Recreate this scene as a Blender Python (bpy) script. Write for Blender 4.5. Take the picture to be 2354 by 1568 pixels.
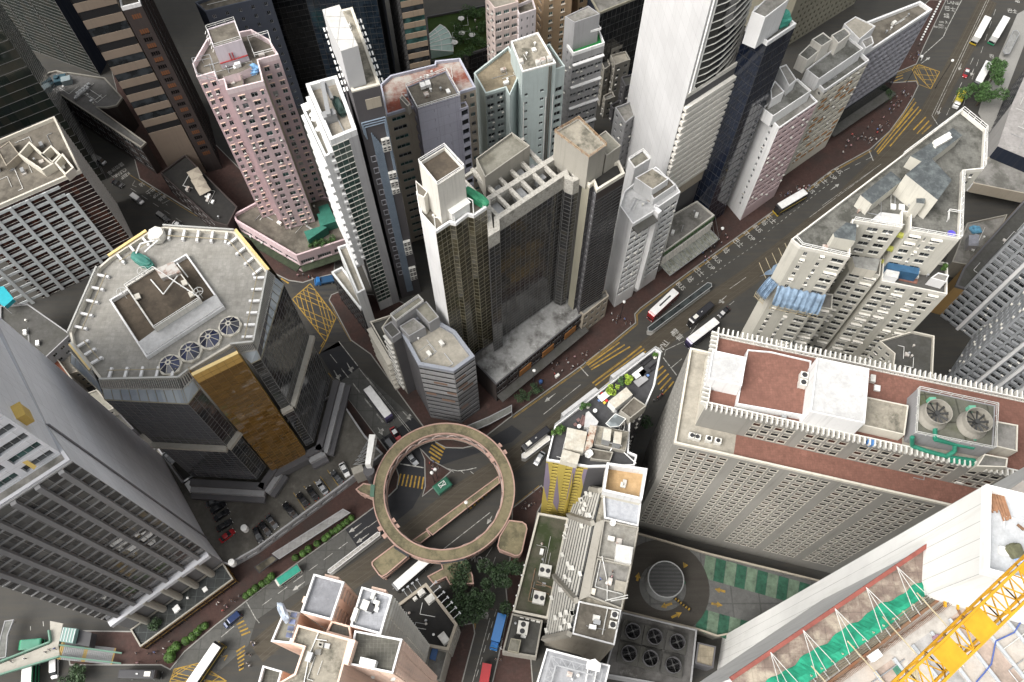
import bpy,bmesh,math,random
from mathutils import Vector,Matrix
for _o in list(bpy.data.objects):bpy.data.objects.remove(_o)
SC=bpy.context.scene
COL=SC.collection
RND=random.Random(7)
R=math.radians
# --- camera, sky, sun
CAM_H=230.0
FOC,CXI,CYI=1960.0,1176.5,783.85
def _cam_axes():
 down=Vector((1180-CXI,-(1740-CYI),-FOC)).normalized();up=-down
 v=Vector((0,0,-1));y=(v-up*v.dot(up)).normalized();x=y.cross(up)
 return x,y,up
AX,AY,AZ=_cam_axes()
cam=bpy.data.objects.new('camera',bpy.data.cameras.new('camera'));COL.objects.link(cam)
cam.data.sensor_width=36;cam.data.lens=FOC/2353*36;cam.data.clip_start=1;cam.data.clip_end=3000
cam.matrix_world=Matrix(((AX.x,AX.y,AX.z,0),(AY.x,AY.y,AY.z,0),(AZ.x,AZ.y,AZ.z,CAM_H),(0,0,0,1)))
SC.camera=cam
SUN_EL,SUN_AZ=52,240
world=bpy.data.worlds.new('World');SC.world=world;world.use_nodes=True
wn=world.node_tree.nodes;wl=world.node_tree.links
sky=wn.new('ShaderNodeTexSky');sky.sky_type='NISHITA';sky.sun_disc=False
sky.sun_elevation=R(SUN_EL);sky.sun_rotation=R(SUN_AZ);sky.dust_density=10;sky.air_density=2.0;sky.ozone_density=1.0
hsv=wn.new('ShaderNodeHueSaturation');hsv.inputs['Saturation'].default_value=0.22
wl.new(sky.outputs[0],hsv.inputs['Color']);wl.new(hsv.outputs[0],wn['Background'].inputs[0])
wn['Background'].inputs[1].default_value=0.15
sl=bpy.data.lights.new('sun','SUN');sl.energy=1.1;sl.angle=R(45);sl.color=(1.0,0.98,0.95)
sun=bpy.data.objects.new('sun',sl);COL.objects.link(sun)
sun.rotation_euler=(R(90-SUN_EL),0,R(180-SUN_AZ))
SC.view_settings.view_transform='Standard';SC.view_settings.look='None'
SC.view_settings.exposure=0.7;SC.view_settings.gamma=1.0;SC.view_settings.use_curve_mapping=False
# --- picture points -> points of the place
def t(c,r,x,y):return(588.2*c+x*.25018,(0,392.3,784.7,1175.3)[r]+y*.25018)
def P(p,z=0.0):
 w=AX*0
 d=Vector((p[0]-CXI,-(p[1]-CYI),-FOC))
 w=Vector((AX.dot(d),AY.dot(d),AZ.dot(d)))
 k=(CAM_H-z)/-w.z
 return Vector((w.x*k,w.y*k))
def PX(pts,z):return[P(p,z)for p in pts]
def proj(v):
 d=Vector(v)-Vector((0,0,CAM_H))
 c=AX*d.x+AY*d.y+AZ*d.z
 if c.z>-1:return None
 return(CXI+FOC*c.x/-c.z,CYI-FOC*c.y/-c.z)
def area2(p):return sum(p[i-1][0]*p[i][1]-p[i][0]*p[i-1][1]for i in range(len(p)))
def ccw(p):return list(p)if area2(p)>0 else list(reversed(p))
def rect3(a,b,c):
 e=(b-a);L=e.length;e=e/L;n=Vector((-e.y,e.x));d=(c-b).dot(n)
 return ccw([a,b,b+n*d,a+n*d])
def para(a,b,c):return ccw([a,b,c,a+c-b])
def inset(poly,d):
 out=[];n=len(poly)
 for i in range(n):
  p0,p1,p2=poly[i-1],poly[i],poly[(i+1)%n]
  e1=(p1-p0).normalized();e2=(p2-p1).normalized()
  n1=Vector((-e1.y,e1.x));n2=Vector((-e2.y,e2.x))
  m=n1+n2
  k=d/max(0.35,(1+n1.dot(n2)))if m.length>1e-4 else d
  out.append(p1+m*k)
 return out
def lerp(a,b,s):return a+(b-a)*s
# --- objects
def tag(o,label=None,cat=None,group=None,kind=None):
 if label:o['label']=label
 if cat:o['category']=cat
 if group:o['group']=group
 if kind:o['kind']=kind
 return o
def thing(name,label,cat,loc=(0,0,0),rz=0,group=None):
 o=bpy.data.objects.new(name,None);COL.objects.link(o);o.location=loc;o.rotation_euler=(0,0,rz)
 o.empty_display_size=.2
 return tag(o,label,cat,group)
def org(o):
 v=Vector((0,0,0))
 while o is not None:v+=o.location;o=o.parent
 return v
class MB:
 def __init__(s):s.v=[];s.f=[];s.m=[];s.uv=[]
 def face(s,pts,m=0,uv=None):
  i=len(s.v);s.v.extend(tuple(p)for p in pts);s.f.append(tuple(range(i,i+len(pts))));s.m.append(m)
  s.uv.append(uv if uv else[(0,0)]*len(pts))
 def add(s,verts,faces,m=0):
  i=len(s.v);s.v.extend(tuple(p)for p in verts)
  for f in faces:
   s.f.append(tuple(i+k for k in f));s.m.append(m);s.uv.append([(0,0)]*len(f))
 def hexa(s,b,tp,m=0):
  s.add(list(b)+list(tp),[(3,2,1,0),(4,5,6,7),(0,1,5,4),(1,2,6,5),(2,3,7,6),(3,0,4,7)],m)
 def box(s,c,size,rz=0,m=0):
  hx,hy,hz=size[0]/2,size[1]/2,size[2];ca,sa=math.cos(rz),math.sin(rz)
  q=[(c[0]+x*ca-y*sa,c[1]+x*sa+y*ca)for x,y in((-hx,-hy),(hx,-hy),(hx,hy),(-hx,hy))]
  s.hexa([(x,y,c[2])for x,y in q],[(x,y,c[2]+hz)for x,y in q],m)
 def bar(s,a,b,w,h=None,m=0):
  a=Vector(a);b=Vector(b);h=h or w;d=(b-a)
  if d.length<1e-5:return
  d.normalize()
  u=d.cross(Vector((0,0,1)))
  if u.length<1e-3:u=Vector((1,0,0))
  u.normalize();w2=u.cross(d).normalized()
  o=[u*(-w/2)-w2*(h/2),u*(w/2)-w2*(h/2),u*(w/2)+w2*(h/2),u*(-w/2)+w2*(h/2)]
  s.add([a+x for x in o]+[b+x for x in o],[(3,2,1,0),(4,5,6,7),(0,1,5,4),(1,2,6,5),(2,3,7,6),(3,0,4,7)],m)
 def tube(s,path,r,n=6,m=0):
  for a,b in zip(path[:-1],path[1:]):s.rod(a,b,r,n,m)
 def rod(s,a,b,r,n=6,m=0,r2=None):
  a=Vector(a);b=Vector(b);d=b-a
  if d.length<1e-5:return
  d.normalize();u=d.orthogonal().normalized();w=d.cross(u);r2=r if r2 is None else r2
  ring=[u*math.cos(2*math.pi*k/n)+w*math.sin(2*math.pi*k/n)for k in range(n)]
  s.add([a+q*r for q in ring]+[b+q*r2 for q in ring],[tuple(reversed(range(n))),tuple(range(n,2*n))]+[(k,(k+1)%n,n+(k+1)%n,n+k)for k in range(n)],m)
 def prism(s,poly,z0,z1,m=0,mtop=None):
  n=len(poly)
  s.add([(p[0],p[1],z0)for p in poly]+[(p[0],p[1],z1)for p in poly],[(k,(k+1)%n,n+(k+1)%n,n+k)for k in range(n)]+[tuple(reversed(range(n)))],m)
  s.face([(p[0],p[1],z1)for p in poly],m if mtop is None else mtop,[(p[0],p[1])for p in poly])
 def ringwall(s,poly,w,z0,z1,m=0):
  inn=inset(poly,w);n=len(poly)
  for k in range(n):
   a,b=poly[k],poly[(k+1)%n];c,d=inn[(k+1)%n],inn[k]
   s.hexa([(a[0],a[1],z0),(b[0],b[1],z0),(c[0],c[1],z0),(d[0],d[1],z0)],[(a[0],a[1],z1),(b[0],b[1],z1),(c[0],c[1],z1),(d[0],d[1],z1)],m)
 def lathe(s,c,prof,n=16,m=0):
  vs=[];fs=[]
  for r,z in prof:
   for k in range(n):
    a=2*math.pi*k/n;vs.append((c[0]+r*math.cos(a),c[1]+r*math.sin(a),c[2]+z))
  for i in range(len(prof)-1):
   for k in range(n):fs.append((i*n+k,i*n+(k+1)%n,(i+1)*n+(k+1)%n,(i+1)*n+k))
  fs.append(tuple(reversed(range(n))));fs.append(tuple(range((len(prof)-1)*n,len(prof)*n)))
  s.add(vs,fs,m)
 def merge(s,o,M):
  i=len(s.v);s.v.extend(tuple(M@Vector(p))for p in o.v)
  s.f.extend(tuple(i+k for k in f)for f in o.f);s.m.extend(o.m);s.uv.extend(o.uv)
 def mesh(s,name,mats,off=None,smooth=False):
  me=bpy.data.meshes.new(name)
  vs=s.v if off is None else[(x-off.x,y-off.y,z-off.z)for x,y,z in s.v]
  me.from_pydata(vs,[],s.f)
  for mm in mats:me.materials.append(mm)
  me.polygons.foreach_set('material_index',s.m)
  uvl=me.uv_layers.new(name='UVMap');flat=[c for u in s.uv for q in u for c in q]
  uvl.data.foreach_set('uv',flat)
  if smooth:me.polygons.foreach_set('use_smooth',[True]*len(s.f))
  me.update()
  return me
 def build(s,name,mats,parent=None,smooth=False,local=False):
  if not s.f:return None
  if not isinstance(mats,(list,tuple)):mats=[mats]
  off=None if(local or parent is None)else org(parent)
  o=bpy.data.objects.new(name,s.mesh(name,mats,off,smooth));COL.objects.link(o)
  if parent is not None:o.parent=parent
  return o
def dup(o,parent=None,loc=None,rz=None):
 c=o.copy();COL.objects.link(c)
 if parent is not None:c.parent=parent
 if loc is not None:c.location=loc
 if rz is not None:c.rotation_euler=(0,0,rz)
 for ch in KIDS(o):dup(ch,c)
 return c
def KIDS(o):return[c for c in o.children]
# --- materials
def _mat(name):
 m=bpy.data.materials.new(name);m.use_nodes=True
 nt=m.node_tree;return m,nt,nt.nodes['Principled BSDF']
def _n(nt,kind,**kw):
 n=nt.nodes.new(kind)
 for k,v in kw.items():
  if k in n.inputs:n.inputs[k].default_value=v
  else:setattr(n,k,v)
 return n
def _noise(nt,coord,scale,detail=4,rough=.6,stretch=None):
 if stretch:
  mp=_n(nt,'ShaderNodeMapping');mp.inputs['Scale'].default_value=stretch;nt.links.new(coord,mp.inputs[0]);coord=mp.outputs[0]
 nz=_n(nt,'ShaderNodeTexNoise',Scale=scale,Detail=detail,Roughness=rough);nt.links.new(coord,nz.inputs['Vector']);return nz.outputs['Fac']
def _ramp(nt,fac,stops):
 r=nt.nodes.new('ShaderNodeValToRGB');e=r.color_ramp.elements
 while len(e)<len(stops):e.new(.5)
 for i,(p,c)in enumerate(stops):e[i].position=p;e[i].color=(c[0],c[1],c[2],1)if isinstance(c,(tuple,list))else(c,c,c,1)
 nt.links.new(fac,r.inputs[0]);return r.outputs[0]
def _mix(nt,fac,a,b,mode='MIX'):
 x=nt.nodes.new('ShaderNodeMix');x.data_type='RGBA';x.blend_type=mode
 for s,i in((fac,0),(a,6),(b,7)):
  if isinstance(s,(int,float)):x.inputs[i].default_value=s
  elif isinstance(s,(tuple,list)):x.inputs[i].default_value=(s[0],s[1],s[2],1)
  else:nt.links.new(s,x.inputs[i])
 return x.outputs[2]
def sc(c,k):return tuple(min(1,x*k)for x in c)
MATS={}
def concrete(name,col,dirt=.5,rough=.85,streak=.6,dirtcol=(.09,.085,.075),big=.05,panel=None):
 """painted or bare masonry: wide stains, run-off streaks, fine grain"""
 if name in MATS:return MATS[name]
 m,nt,b=_mat(name);g=nt.nodes.new('ShaderNodeNewGeometry').outputs['Position']
 n1=_noise(nt,g,big,6,.65);n2=_noise(nt,g,1.0,6,.7,(1.3,1.3,.05));n3=_noise(nt,g,2.6,4,.6)
 c=_mix(nt,_ramp(nt,n1,[(.35,0),(.75,1)]),sc(col,1.06),sc(col,.84))
 f2=_ramp(nt,n2,[(.52,0),(.78,streak)]);c=_mix(nt,f2,c,_mix(nt,.62,col,dirtcol))
 f3=_ramp(nt,n3,[(.55,0),(.8,dirt*.55)]);c=_mix(nt,f3,c,_mix(nt,.55,col,dirtcol))
 if panel:
  br=_n(nt,'ShaderNodeTexBrick',offset=0.0,Scale=1.0);br.inputs['Mortar Size'].default_value=.035;br.inputs['Brick Width'].default_value=panel[0];br.inputs['Row Height'].default_value=panel[1]
  br.inputs['Color1'].default_value=(1,1,1,1);br.inputs['Color2'].default_value=(.93,.93,.93,1);br.inputs['Mortar'].default_value=(.62,.62,.62,1)
  nt.links.new(nt.nodes.new('ShaderNodeUVMap').outputs[0],br.inputs['Vector']);c=_mix(nt,1.0,c,br.outputs[0],'MULTIPLY')
 nt.links.new(c,b.inputs['Base Color']);b.inputs['Roughness'].default_value=rough;b.inputs['Specular IOR Level'].default_value=.25
 MATS[name]=m;return m
def rooftile(name,col,moss=(.045,.045,.035),amt=.6,tile=0,rough=.9,mort=.75,scale=.16,lite=1.12):
 """flat roof finish: blotches of black mould, pale worn patches, optional square tiles"""
 if name in MATS:return MATS[name]
 m,nt,b=_mat(name);g=nt.nodes.new('ShaderNodeNewGeometry').outputs['Position']
 col=sc(col,.72)
 n1=_noise(nt,g,scale,8,.68);n2=_noise(nt,g,.9,6,.7);n3=_noise(nt,g,5,3,.6)
 c=_mix(nt,_ramp(nt,n2,[(.35,0),(.7,1)]),sc(col,lite),sc(col,.8))
 c=_mix(nt,_ramp(nt,n1,[(.46,0),(.62,amt)]),c,moss)
 c=_mix(nt,_ramp(nt,_noise(nt,g,scale*1.7+.13,5,.7),[(.60,0),(.70,amt*.6)]),c,sc(col,1.75))
 c=_mix(nt,_ramp(nt,n3,[(.45,0),(.8,.3)]),c,sc(col,.55))
 if tile:
  br=_n(nt,'ShaderNodeTexBrick',offset=0.0,Scale=1.0/tile);br.inputs['Mortar Size'].default_value=.03
  br.inputs['Brick Width'].default_value=1;br.inputs['Row Height'].default_value=1
  br.inputs['Color1'].default_value=(1,1,1,1);br.inputs['Color2'].default_value=(.86,.86,.86,1);br.inputs['Mortar'].default_value=(mort,mort,mort,1)
  nt.links.new(g,br.inputs['Vector']);c=_mix(nt,1.0,c,br.outputs[0],'MULTIPLY')
 nt.links.new(c,b.inputs['Base Color']);b.inputs['Roughness'].default_value=rough;b.inputs['Specular IOR Level'].default_value=.2
 MATS[name]=m;return m
def paint(name,col,rough=.45,metal=0.0,var=.12,coat=0.0,spec=.4):
 if name in MATS:return MATS[name]
 m,nt,b=_mat(name);g=nt.nodes.new('ShaderNodeNewGeometry').outputs['Position']
 n1=_noise(nt,g,.7,5,.65)
 c=_mix(nt,_ramp(nt,n1,[(.3,0),(.75,1)]),sc(col,1+var*.5),sc(col,1-var))
 nt.links.new(c,b.inputs['Base Color']);b.inputs['Roughness'].default_value=rough;b.inputs['Metallic'].default_value=metal
 b.inputs['Coat Weight'].default_value=coat;b.inputs['Coat Roughness'].default_value=.08;b.inputs['Specular IOR Level'].default_value=spec
 MATS[name]=m;return m
def rusty(name,col,rust=(.17,.055,.02),amt=.7,rough=.7):
 if name in MATS:return MATS[name]
 m,nt,b=_mat(name);g=nt.nodes.new('ShaderNodeNewGeometry').outputs['Position']
 c=_mix(nt,_ramp(nt,_noise(nt,g,.8,7,.7),[(.48,0),(.62,amt)]),col,rust)
 nt.links.new(c,b.inputs['Base Color']);b.inputs['Roughness'].default_value=rough
 MATS[name]=m;return m
def curtain(name,cols,pane=(1.5,1.8),rough=.08,spec=.6,tilt=.02):
 """curtain-wall glass: every pane its own tone, slightly out of plane (UV in metres)"""
 if name in MATS:return MATS[name]
 m,nt,b=_mat(name);uv=nt.nodes.new('ShaderNodeUVMap').outputs[0]
 mp=_n(nt,'ShaderNodeMapping');mp.inputs['Scale'].default_value=(1/pane[0],1/pane[1],1);nt.links.new(uv,mp.inputs[0])
 fl=_n(nt,'ShaderNodeVectorMath',operation='FLOOR');nt.links.new(mp.outputs[0],fl.inputs[0])
 wn_=_n(nt,'ShaderNodeTexWhiteNoise');nt.links.new(fl.outputs[0],wn_.inputs['Vector'])
 k=len(cols)
 c=_ramp(nt,wn_.outputs['Value'],[(i/max(1,k-1),cols[i])for i in range(k)])
 nt.links.new(c,b.inputs['Base Color']);b.inputs['Roughness'].default_value=rough;b.inputs['Specular IOR Level'].default_value=spec
 geo=nt.nodes.new('ShaderNodeNewGeometry')
 sb=_n(nt,'ShaderNodeVectorMath',operation='SUBTRACT');sb.inputs[1].default_value=(.5,.5,.5);nt.links.new(wn_.outputs['Color'],sb.inputs[0])
 ml=_n(nt,'ShaderNodeVectorMath',operation='SCALE');ml.inputs['Scale'].default_value=tilt;nt.links.new(sb.outputs[0],ml.inputs[0])
 ad=_n(nt,'ShaderNodeVectorMath',operation='ADD');nt.links.new(geo.outputs['Normal'],ad.inputs[0]);nt.links.new(ml.outputs[0],ad.inputs[1])
 nm=_n(nt,'ShaderNodeVectorMath',operation='NORMALIZE');nt.links.new(ad.outputs[0],nm.inputs[0]);nt.links.new(nm.outputs[0],b.inputs['Normal'])
 MATS[name]=m;return m
def glass(name,col,rough=.1,spec=.5):
 if name in MATS:return MATS[name]
 m,nt,b=_mat(name);oi=nt.nodes.new('ShaderNodeObjectInfo');g=nt.nodes.new('ShaderNodeNewGeometry').outputs['Position']
 n1=_noise(nt,g,.35,2,.5)
 c=_mix(nt,_ramp(nt,n1,[(.40,0),(.62,1)]),sc(col,.45),sc(col,1.5))
 nt.links.new(c,b.inputs['Base Color']);b.inputs['Roughness'].default_value=rough;b.inputs['Specular IOR Level'].default_value=spec
 MATS[name]=m;return m
M={}
M['glass_dark']=glass('window_glass_dark',(.022,.026,.03))
M['glass_grey']=glass('window_glass_grey',(.075,.08,.085))
M['glass_green']=glass('window_glass_green',(.03,.075,.07))
M['glass_brown']=glass('window_glass_brown',(.03,.014,.012))
M['curtain_pale']=glass('window_curtain',(.2,.2,.19),.4)
M['alu']=paint('aluminium_frame',(.42,.43,.43),.4,.3)
M['white']=paint('white_metal',(.72,.72,.70),.5)
M['offwhite']=concrete('offwhite_paint',(.62,.61,.58),.35,streak=.35)
M['steel']=paint('galvanised_steel',(.36,.37,.38),.45,.5)
M['dark']=paint('dark_metal',(.025,.025,.028),.5)
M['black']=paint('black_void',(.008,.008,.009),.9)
M['rubber']=paint('tyre_rubber',(.012,.012,.012),.85)
M['ac']=paint('air_conditioner_case',(.6,.59,.55),.55,var=.25)
M['rust']=rusty('rusty_sheet',(.45,.43,.4))
M['bamboo']=paint('bamboo',(.42,.36,.24),.7,var=.3)
M['red']=paint('red_paint',(.36,.03,.03),.5)
M['pipe']=paint('pale_pipe',(.5,.5,.48),.5,var=.3)
M['leaf']=None
# --- facades and buildings
def inside(p,poly):
 c=False
 for i in range(len(poly)):
  a,b=poly[i-1],poly[i]
  if(a.y>p.y)!=(b.y>p.y)and p.x<(b.x-a.x)*(p.y-a.y)/(b.y-a.y)+a.x:c=not c
 return c
_WC={}
def window_mb(w,h,d,split,sill,hood,gl,fr,fw=.07):
 """slots 0 glass, 1 frame, 2 sill; local x along the wall, y into the wall, z up, origin in the middle of the opening"""
 key=(round(w,2),round(h,2),round(d,2),split,sill,hood,gl,fr if isinstance(fr,(str,type(None)))else fr.name,fw)
 if key in _WC:return _WC[key]
 s=MB();hw,hh=w/2,h/2
 s.face([(-hw,d,-hh),(hw,d,-hh),(hw,d,hh),(-hw,d,hh)],0)
 f=min(fw,w*.2)
 if fr:
  y0,y1=d-.05,d-.004
  def fb(x0,x1,z0,z1):s.hexa([(x0,y0,z0),(x1,y0,z0),(x1,y1,z0),(x0,y1,z0)],[(x0,y0,z1),(x1,y0,z1),(x1,y1,z1),(x0,y1,z1)],1)
  fb(-hw,hw,-hh,-hh+f);fb(-hw,hw,hh-f,hh);fb(-hw,-hw+f,-hh+f,hh-f);fb(hw-f,hw,-hh+f,hh-f)
  for k in range(1,split):x=-hw+w*k/split;fb(x-f/2,x+f/2,-hh+f,hh-f)
  if h>1.5:fb(-hw+f,hw-f,hh*.35,hh*.35+f*.8)
 if sill:s.hexa([(-hw-.1,-sill,-hh-.14),(hw+.1,-sill,-hh-.14),(hw+.1,-.002,-hh-.14),(-hw-.1,-.002,-hh-.14)],[(-hw-.1,-sill,-hh),(hw+.1,-sill,-hh),(hw+.1,-.002,-hh),(-hw-.1,-.002,-hh)],2)
 if hood:s.hexa([(-hw-.15,-hood,hh+.06),(hw+.15,-hood,hh+.06),(hw+.15,-.002,hh+.06),(-hw-.15,-.002,hh+.06)],[(-hw-.15,-hood,hh+.16),(hw+.15,-hood,hh+.16),(hw+.15,-.002,hh+.24),(-hw-.15,-.002,hh+.24)],2)
 _WC[key]=[s,None,key];return _WC[key]
def shade_mat(x):return M[x]if isinstance(x,str)else x
def ac_mb(w=.62,h=.42,d=.42):
 key=('ac',w,h,d)
 if key in _WC:return _WC[key]
 s=MB();s.hexa([(-w/2,-d,0),(w/2,-d,0),(w/2,.05,0),(-w/2,.05,0)],[(-w/2,-d,h),(w/2,-d,h),(w/2,.05,h),(-w/2,.05,h)],0)
 s.face([(-w*.4,-d-.004,h*.15),(w*.4,-d-.004,h*.15),(w*.4,-d-.004,h*.8),(-w*.4,-d-.004,h*.8)],1)
 s.face([(-w*.35,-d*.85,h+.004),(w*.35,-d*.85,h+.004),(w*.35,-d*.35,h+.004),(-w*.35,-d*.35,h+.004)],0)
 s.bar((-w*.4,-d*.8,-.25),(-w*.4,.05,-.02),.04,m=1);s.bar((w*.4,-d*.8,-.25),(w*.4,.05,-.02),.04,m=1)
 _WC[key]=[s,None,key];return _WC[key]
class Bld:
 def __init__(s,name,label,cat='building',loc=None,group=None):
  s.name=name;s.label=label;s.cat=cat;s.group=group;s.root=None;s.wins=[];s.acs=[];s.rnd=random.Random(sum(map(ord,label)))
  s.mb={};s.bi=0;s.clut=[]
  if loc is not None:s.mk(loc)
 def mk(s,loc):s.root=thing(s.name,s.label,s.cat,loc,0,s.group);return s.root
 def part(s,name):
  return s.mb.setdefault(name,(MB(),[]))
 def slot(s,name,mat):
  mb,ms=s.part((name,'b',s.bi))
  if mat not in ms:ms.append(mat)
  return mb,ms.index(mat)
 def new(s,name,mat):
  mb=MB();s.mb[(name,len(s.mb))]=(mb,[mat]);return mb,0
 def put(s,pool,item,mats,pos,n,size):
  q=proj(pos)
  if q is None or not(-160<q[0]<2513 and-120<q[1]<1690):return
  v=Vector((0,0,CAM_H))-Vector(pos);c=v.normalized().dot(n)
  if c<=.02:return
  pool.append((-(size*c/v.length_squared)*(1 if 0<q[0]<2353 and 0<q[1]<1568 else .3),item,mats,pos,n))
 def facade(s,a,b,z0,z1,spec,wallmat):
  e=(b-a);L=e.length
  if L<.05:return
  e=e/L;n=Vector((e.y,-e.x));n3=Vector((n.x,n.y,0))
  mid=(a+b)/2
  facing=(Vector((0,0,CAM_H))-Vector((mid.x,mid.y,(z0+z1)/2))).dot(n3)>0
  def W(x,z,y=0.0):return(a.x+e.x*x-n.x*y,a.y+e.y*x-n.y*y,z)
  def quad(x0,x1,za,zb,mb,m,y=0.0):
   if x1-x0<1e-4 or zb-za<1e-4:return
   mb.face([W(x0,za,y),W(x1,za,y),W(x1,zb,y),W(x0,zb,y)],m,[(x0,za),(x1,za),(x1,zb),(x0,zb)])
  k=spec['k']if spec else 'blank'
  if spec and spec.get('m'):wallmat=spec['m']
  wall,wi=s.slot(spec.get('part','wall')if spec else 'wall',wallmat)
  if k=='blank' or not facing:quad(0,L,z0,z1,wall,wi);return
  g=spec.get
  xa,xb=g('xa',0)*1.0,L-g('xb',0)*1.0;zb_,zt_=z0+g('zb',0),z1-g('zt',0)
  if k in('curtain','fins'):
   quad(0,L,z0,zb_,wall,wi);quad(0,L,zt_,z1,wall,wi)
   quad(0,xa,zb_,zt_,wall,wi);quad(xb,L,zb_,zt_,wall,wi)
   cw,ci=s.slot('curtain_wall',g('mat'));quad(xa,xb,zb_,zt_,cw,ci,.02)
   pw,ph=g('pw',1.5),g('ph',1.8);bw=g('bar',.08);bd=g('bd',.1)
   nx=max(1,round((xb-xa)/pw));ny=max(1,round((zt_-zb_)/ph))
   mm,mi=s.slot('mullion_grid',g('mull'))
   hb=g('hbar',bw);hd=g('hd',bd)
   if bw:
    for i in range(nx+1):
     x=xa+(xb-xa)*i/nx;x=min(max(x,xa+bw/2),xb-bw/2)
     mm.hexa([W(x-bw/2,zb_,-bd),W(x+bw/2,zb_,-bd),W(x+bw/2,zb_,.015),W(x-bw/2,zb_,.015)],[W(x-bw/2,zt_,-bd),W(x+bw/2,zt_,-bd),W(x+bw/2,zt_,.015),W(x-bw/2,zt_,.015)],mi)
   if hb:
    for j in range(ny+1):
     z=zb_+(zt_-zb_)*j/ny;z=min(max(z,zb_+hb/2),zt_-hb/2)
     mm.hexa([W(xa,z-hb/2,-hd-.003),W(xb,z-hb/2,-hd-.003),W(xb,z-hb/2,.012),W(xa,z-hb/2,.012)],[W(xa,z+hb/2,-hd-.003),W(xb,z+hb/2,-hd-.003),W(xb,z+hb/2,.012),W(xa,z+hb/2,.012)],mi)
   return
  fh=g('fh',3.0);ny=max(1,int(round((zt_-zb_)/fh)));fh=(zt_-zb_)/ny
  quad(0,L,z0,zb_,wall,wi);quad(0,L,zt_,z1,wall,wi)
  if k=='ledge':
   quad(0,L,zb_,zt_,wall,wi);lm,li=s.slot('ledge',g('lm',wallmat));pr,th=g('pr',.6),g('th',.5)
   for j in range(ny):
    z=zb_+fh*j
    lm.hexa([W(xa,z,-pr),W(xb,z,-pr),W(xb,z,-.002),W(xa,z,-.002)],[W(xa,z+th,-pr),W(xb,z+th,-pr),W(xb,z+th,-.002),W(xa,z+th,-.002)],li)
   return
  d=g('d',.22);whf=g('wh',.5);sillz=g('sz',.3)
  gl=g('gl',('glass_dark','glass_dark','glass_grey'));fr=g('fr','alu')
  if k=='band':
   wins=[(xa,xb)]
  else:
   nx=g('nx')or max(1,int(round((xb-xa)/g('sx',3.0))));cw_=(xb-xa)/nx;ww=g('ww',.6)
   wins=[(xa+cw_*(i+.5-ww/2),xa+cw_*(i+.5+ww/2))for i in range(nx)]
   if g('cols'):wins=[(xa+(xb-xa)*p,xa+(xb-xa)*q)for p,q in g('cols')]
  rm=g('reveal');ri=wi;rw=wall
  if rm:rw,ri=s.slot('wall',rm)
  for j in range(ny):
   za=zb_+fh*j;y0=za+fh*sillz;y1=min(y0+fh*whf,za+fh-.02)
   quad(0,L,za,y0,wall,wi);quad(0,L,y1,za+fh,wall,wi)
   x=0
   for i,(p,q)in enumerate(wins):
    quad(x,p,y0,y1,wall,wi);x=q
    rw.face([W(p,y0),W(q,y0),W(q,y0,d),W(p,y0,d)],ri);rw.face([W(p,y1,d),W(q,y1,d),W(q,y1),W(p,y1)],ri)
    rw.face([W(p,y0),W(p,y0,d),W(p,y1,d),W(p,y1)],ri);rw.face([W(q,y0,d),W(q,y0),W(q,y1),W(q,y1,d)],ri)
    wmid=W((p+q)/2,(y0+y1)/2)
    gm=s.rnd.choice(gl);w_,h_=q-p,y1-y0
    it=window_mb(w_,h_,d,g('split',2 if w_<4 else int(w_/1.4)),g('sill',0),g('hood',0)if s.rnd.random()<g('hp',1)else 0,gm,fr,g('fw',.07))
    s.put(s.wins,it,(M[gm],M[fr]if isinstance(fr,str)else(fr or M['alu']),g('sm',wallmat)),wmid,n3,w_*h_)
    if g('ac')and s.rnd.random()<g('ac'):
     ax=p+(q-p)*s.rnd.choice((.22,.5,.78));s.put(s.acs,ac_mb(),(M['ac'],M['dark']),W(ax,y0-.28 if s.rnd.random()<.6 else y0+.02),n3,.4)
   quad(x,L,y0,y1,wall,wi)
 def body(s,pts,z0,z1,wall,faces=None,default=None,roof=None,par=1.0,pw=.35,capm=None,clut=True):
  """pts: plan corners in any order of turning; faces[i] is the wall from pts[i] to pts[i+1]"""
  s.bi+=1;n=len(pts);edges=[(pts[i],pts[(i+1)%n],(faces or{}).get(i,default))for i in range(n)]
  poly=list(pts)
  if area2(pts)<0:edges=[(b,a,sp)for a,b,sp in reversed(edges)];poly=list(reversed(pts))
  if s.root is None:
   c=sum(pts,Vector((0,0)))/n;s.mk((c.x,c.y,z0))
  zr=z1-par
  for a,b,sp in edges:s.facade(a,b,z0,zr,sp,wall)
  if roof is not None:
   r,ri=s.slot('roof',roof);q=inset(poly,pw-.02)if par>0 else poly
   r.face([(p.x,p.y,zr)for p in q],ri,[(p.x,p.y)for p in q])
   if par>0:
    pr,pi=s.slot('parapet',capm or wall);pr.ringwall(poly,pw,zr,z1,pi)
   if clut and abs(area2(poly))>120:s.clutter(poly,zr+.02)
  return poly
 def house(s,pts,z0,z1,wall,roof,lip=.25,name='rooftop_house'):
  """machine room, stair head and the like standing on the roof"""
  poly=ccw(pts);mb,wi=s.new(name,wall);ri=1;s.mb[(name,len(s.mb)-1)][1].append(roof)
  n=len(poly)
  for i in range(n):
   a,b=poly[i],poly[(i+1)%n];mb.face([(a.x,a.y,z0),(b.x,b.y,z0),(b.x,b.y,z1),(a.x,a.y,z1)],wi)
  if lip:
   mb.ringwall(poly,.22,z1,z1+lip,wi);q=inset(poly,.2);mb.face([(p.x,p.y,z1+.01)for p in q],ri)
  else:mb.face([(p.x,p.y,z1)for p in poly],ri)
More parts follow.
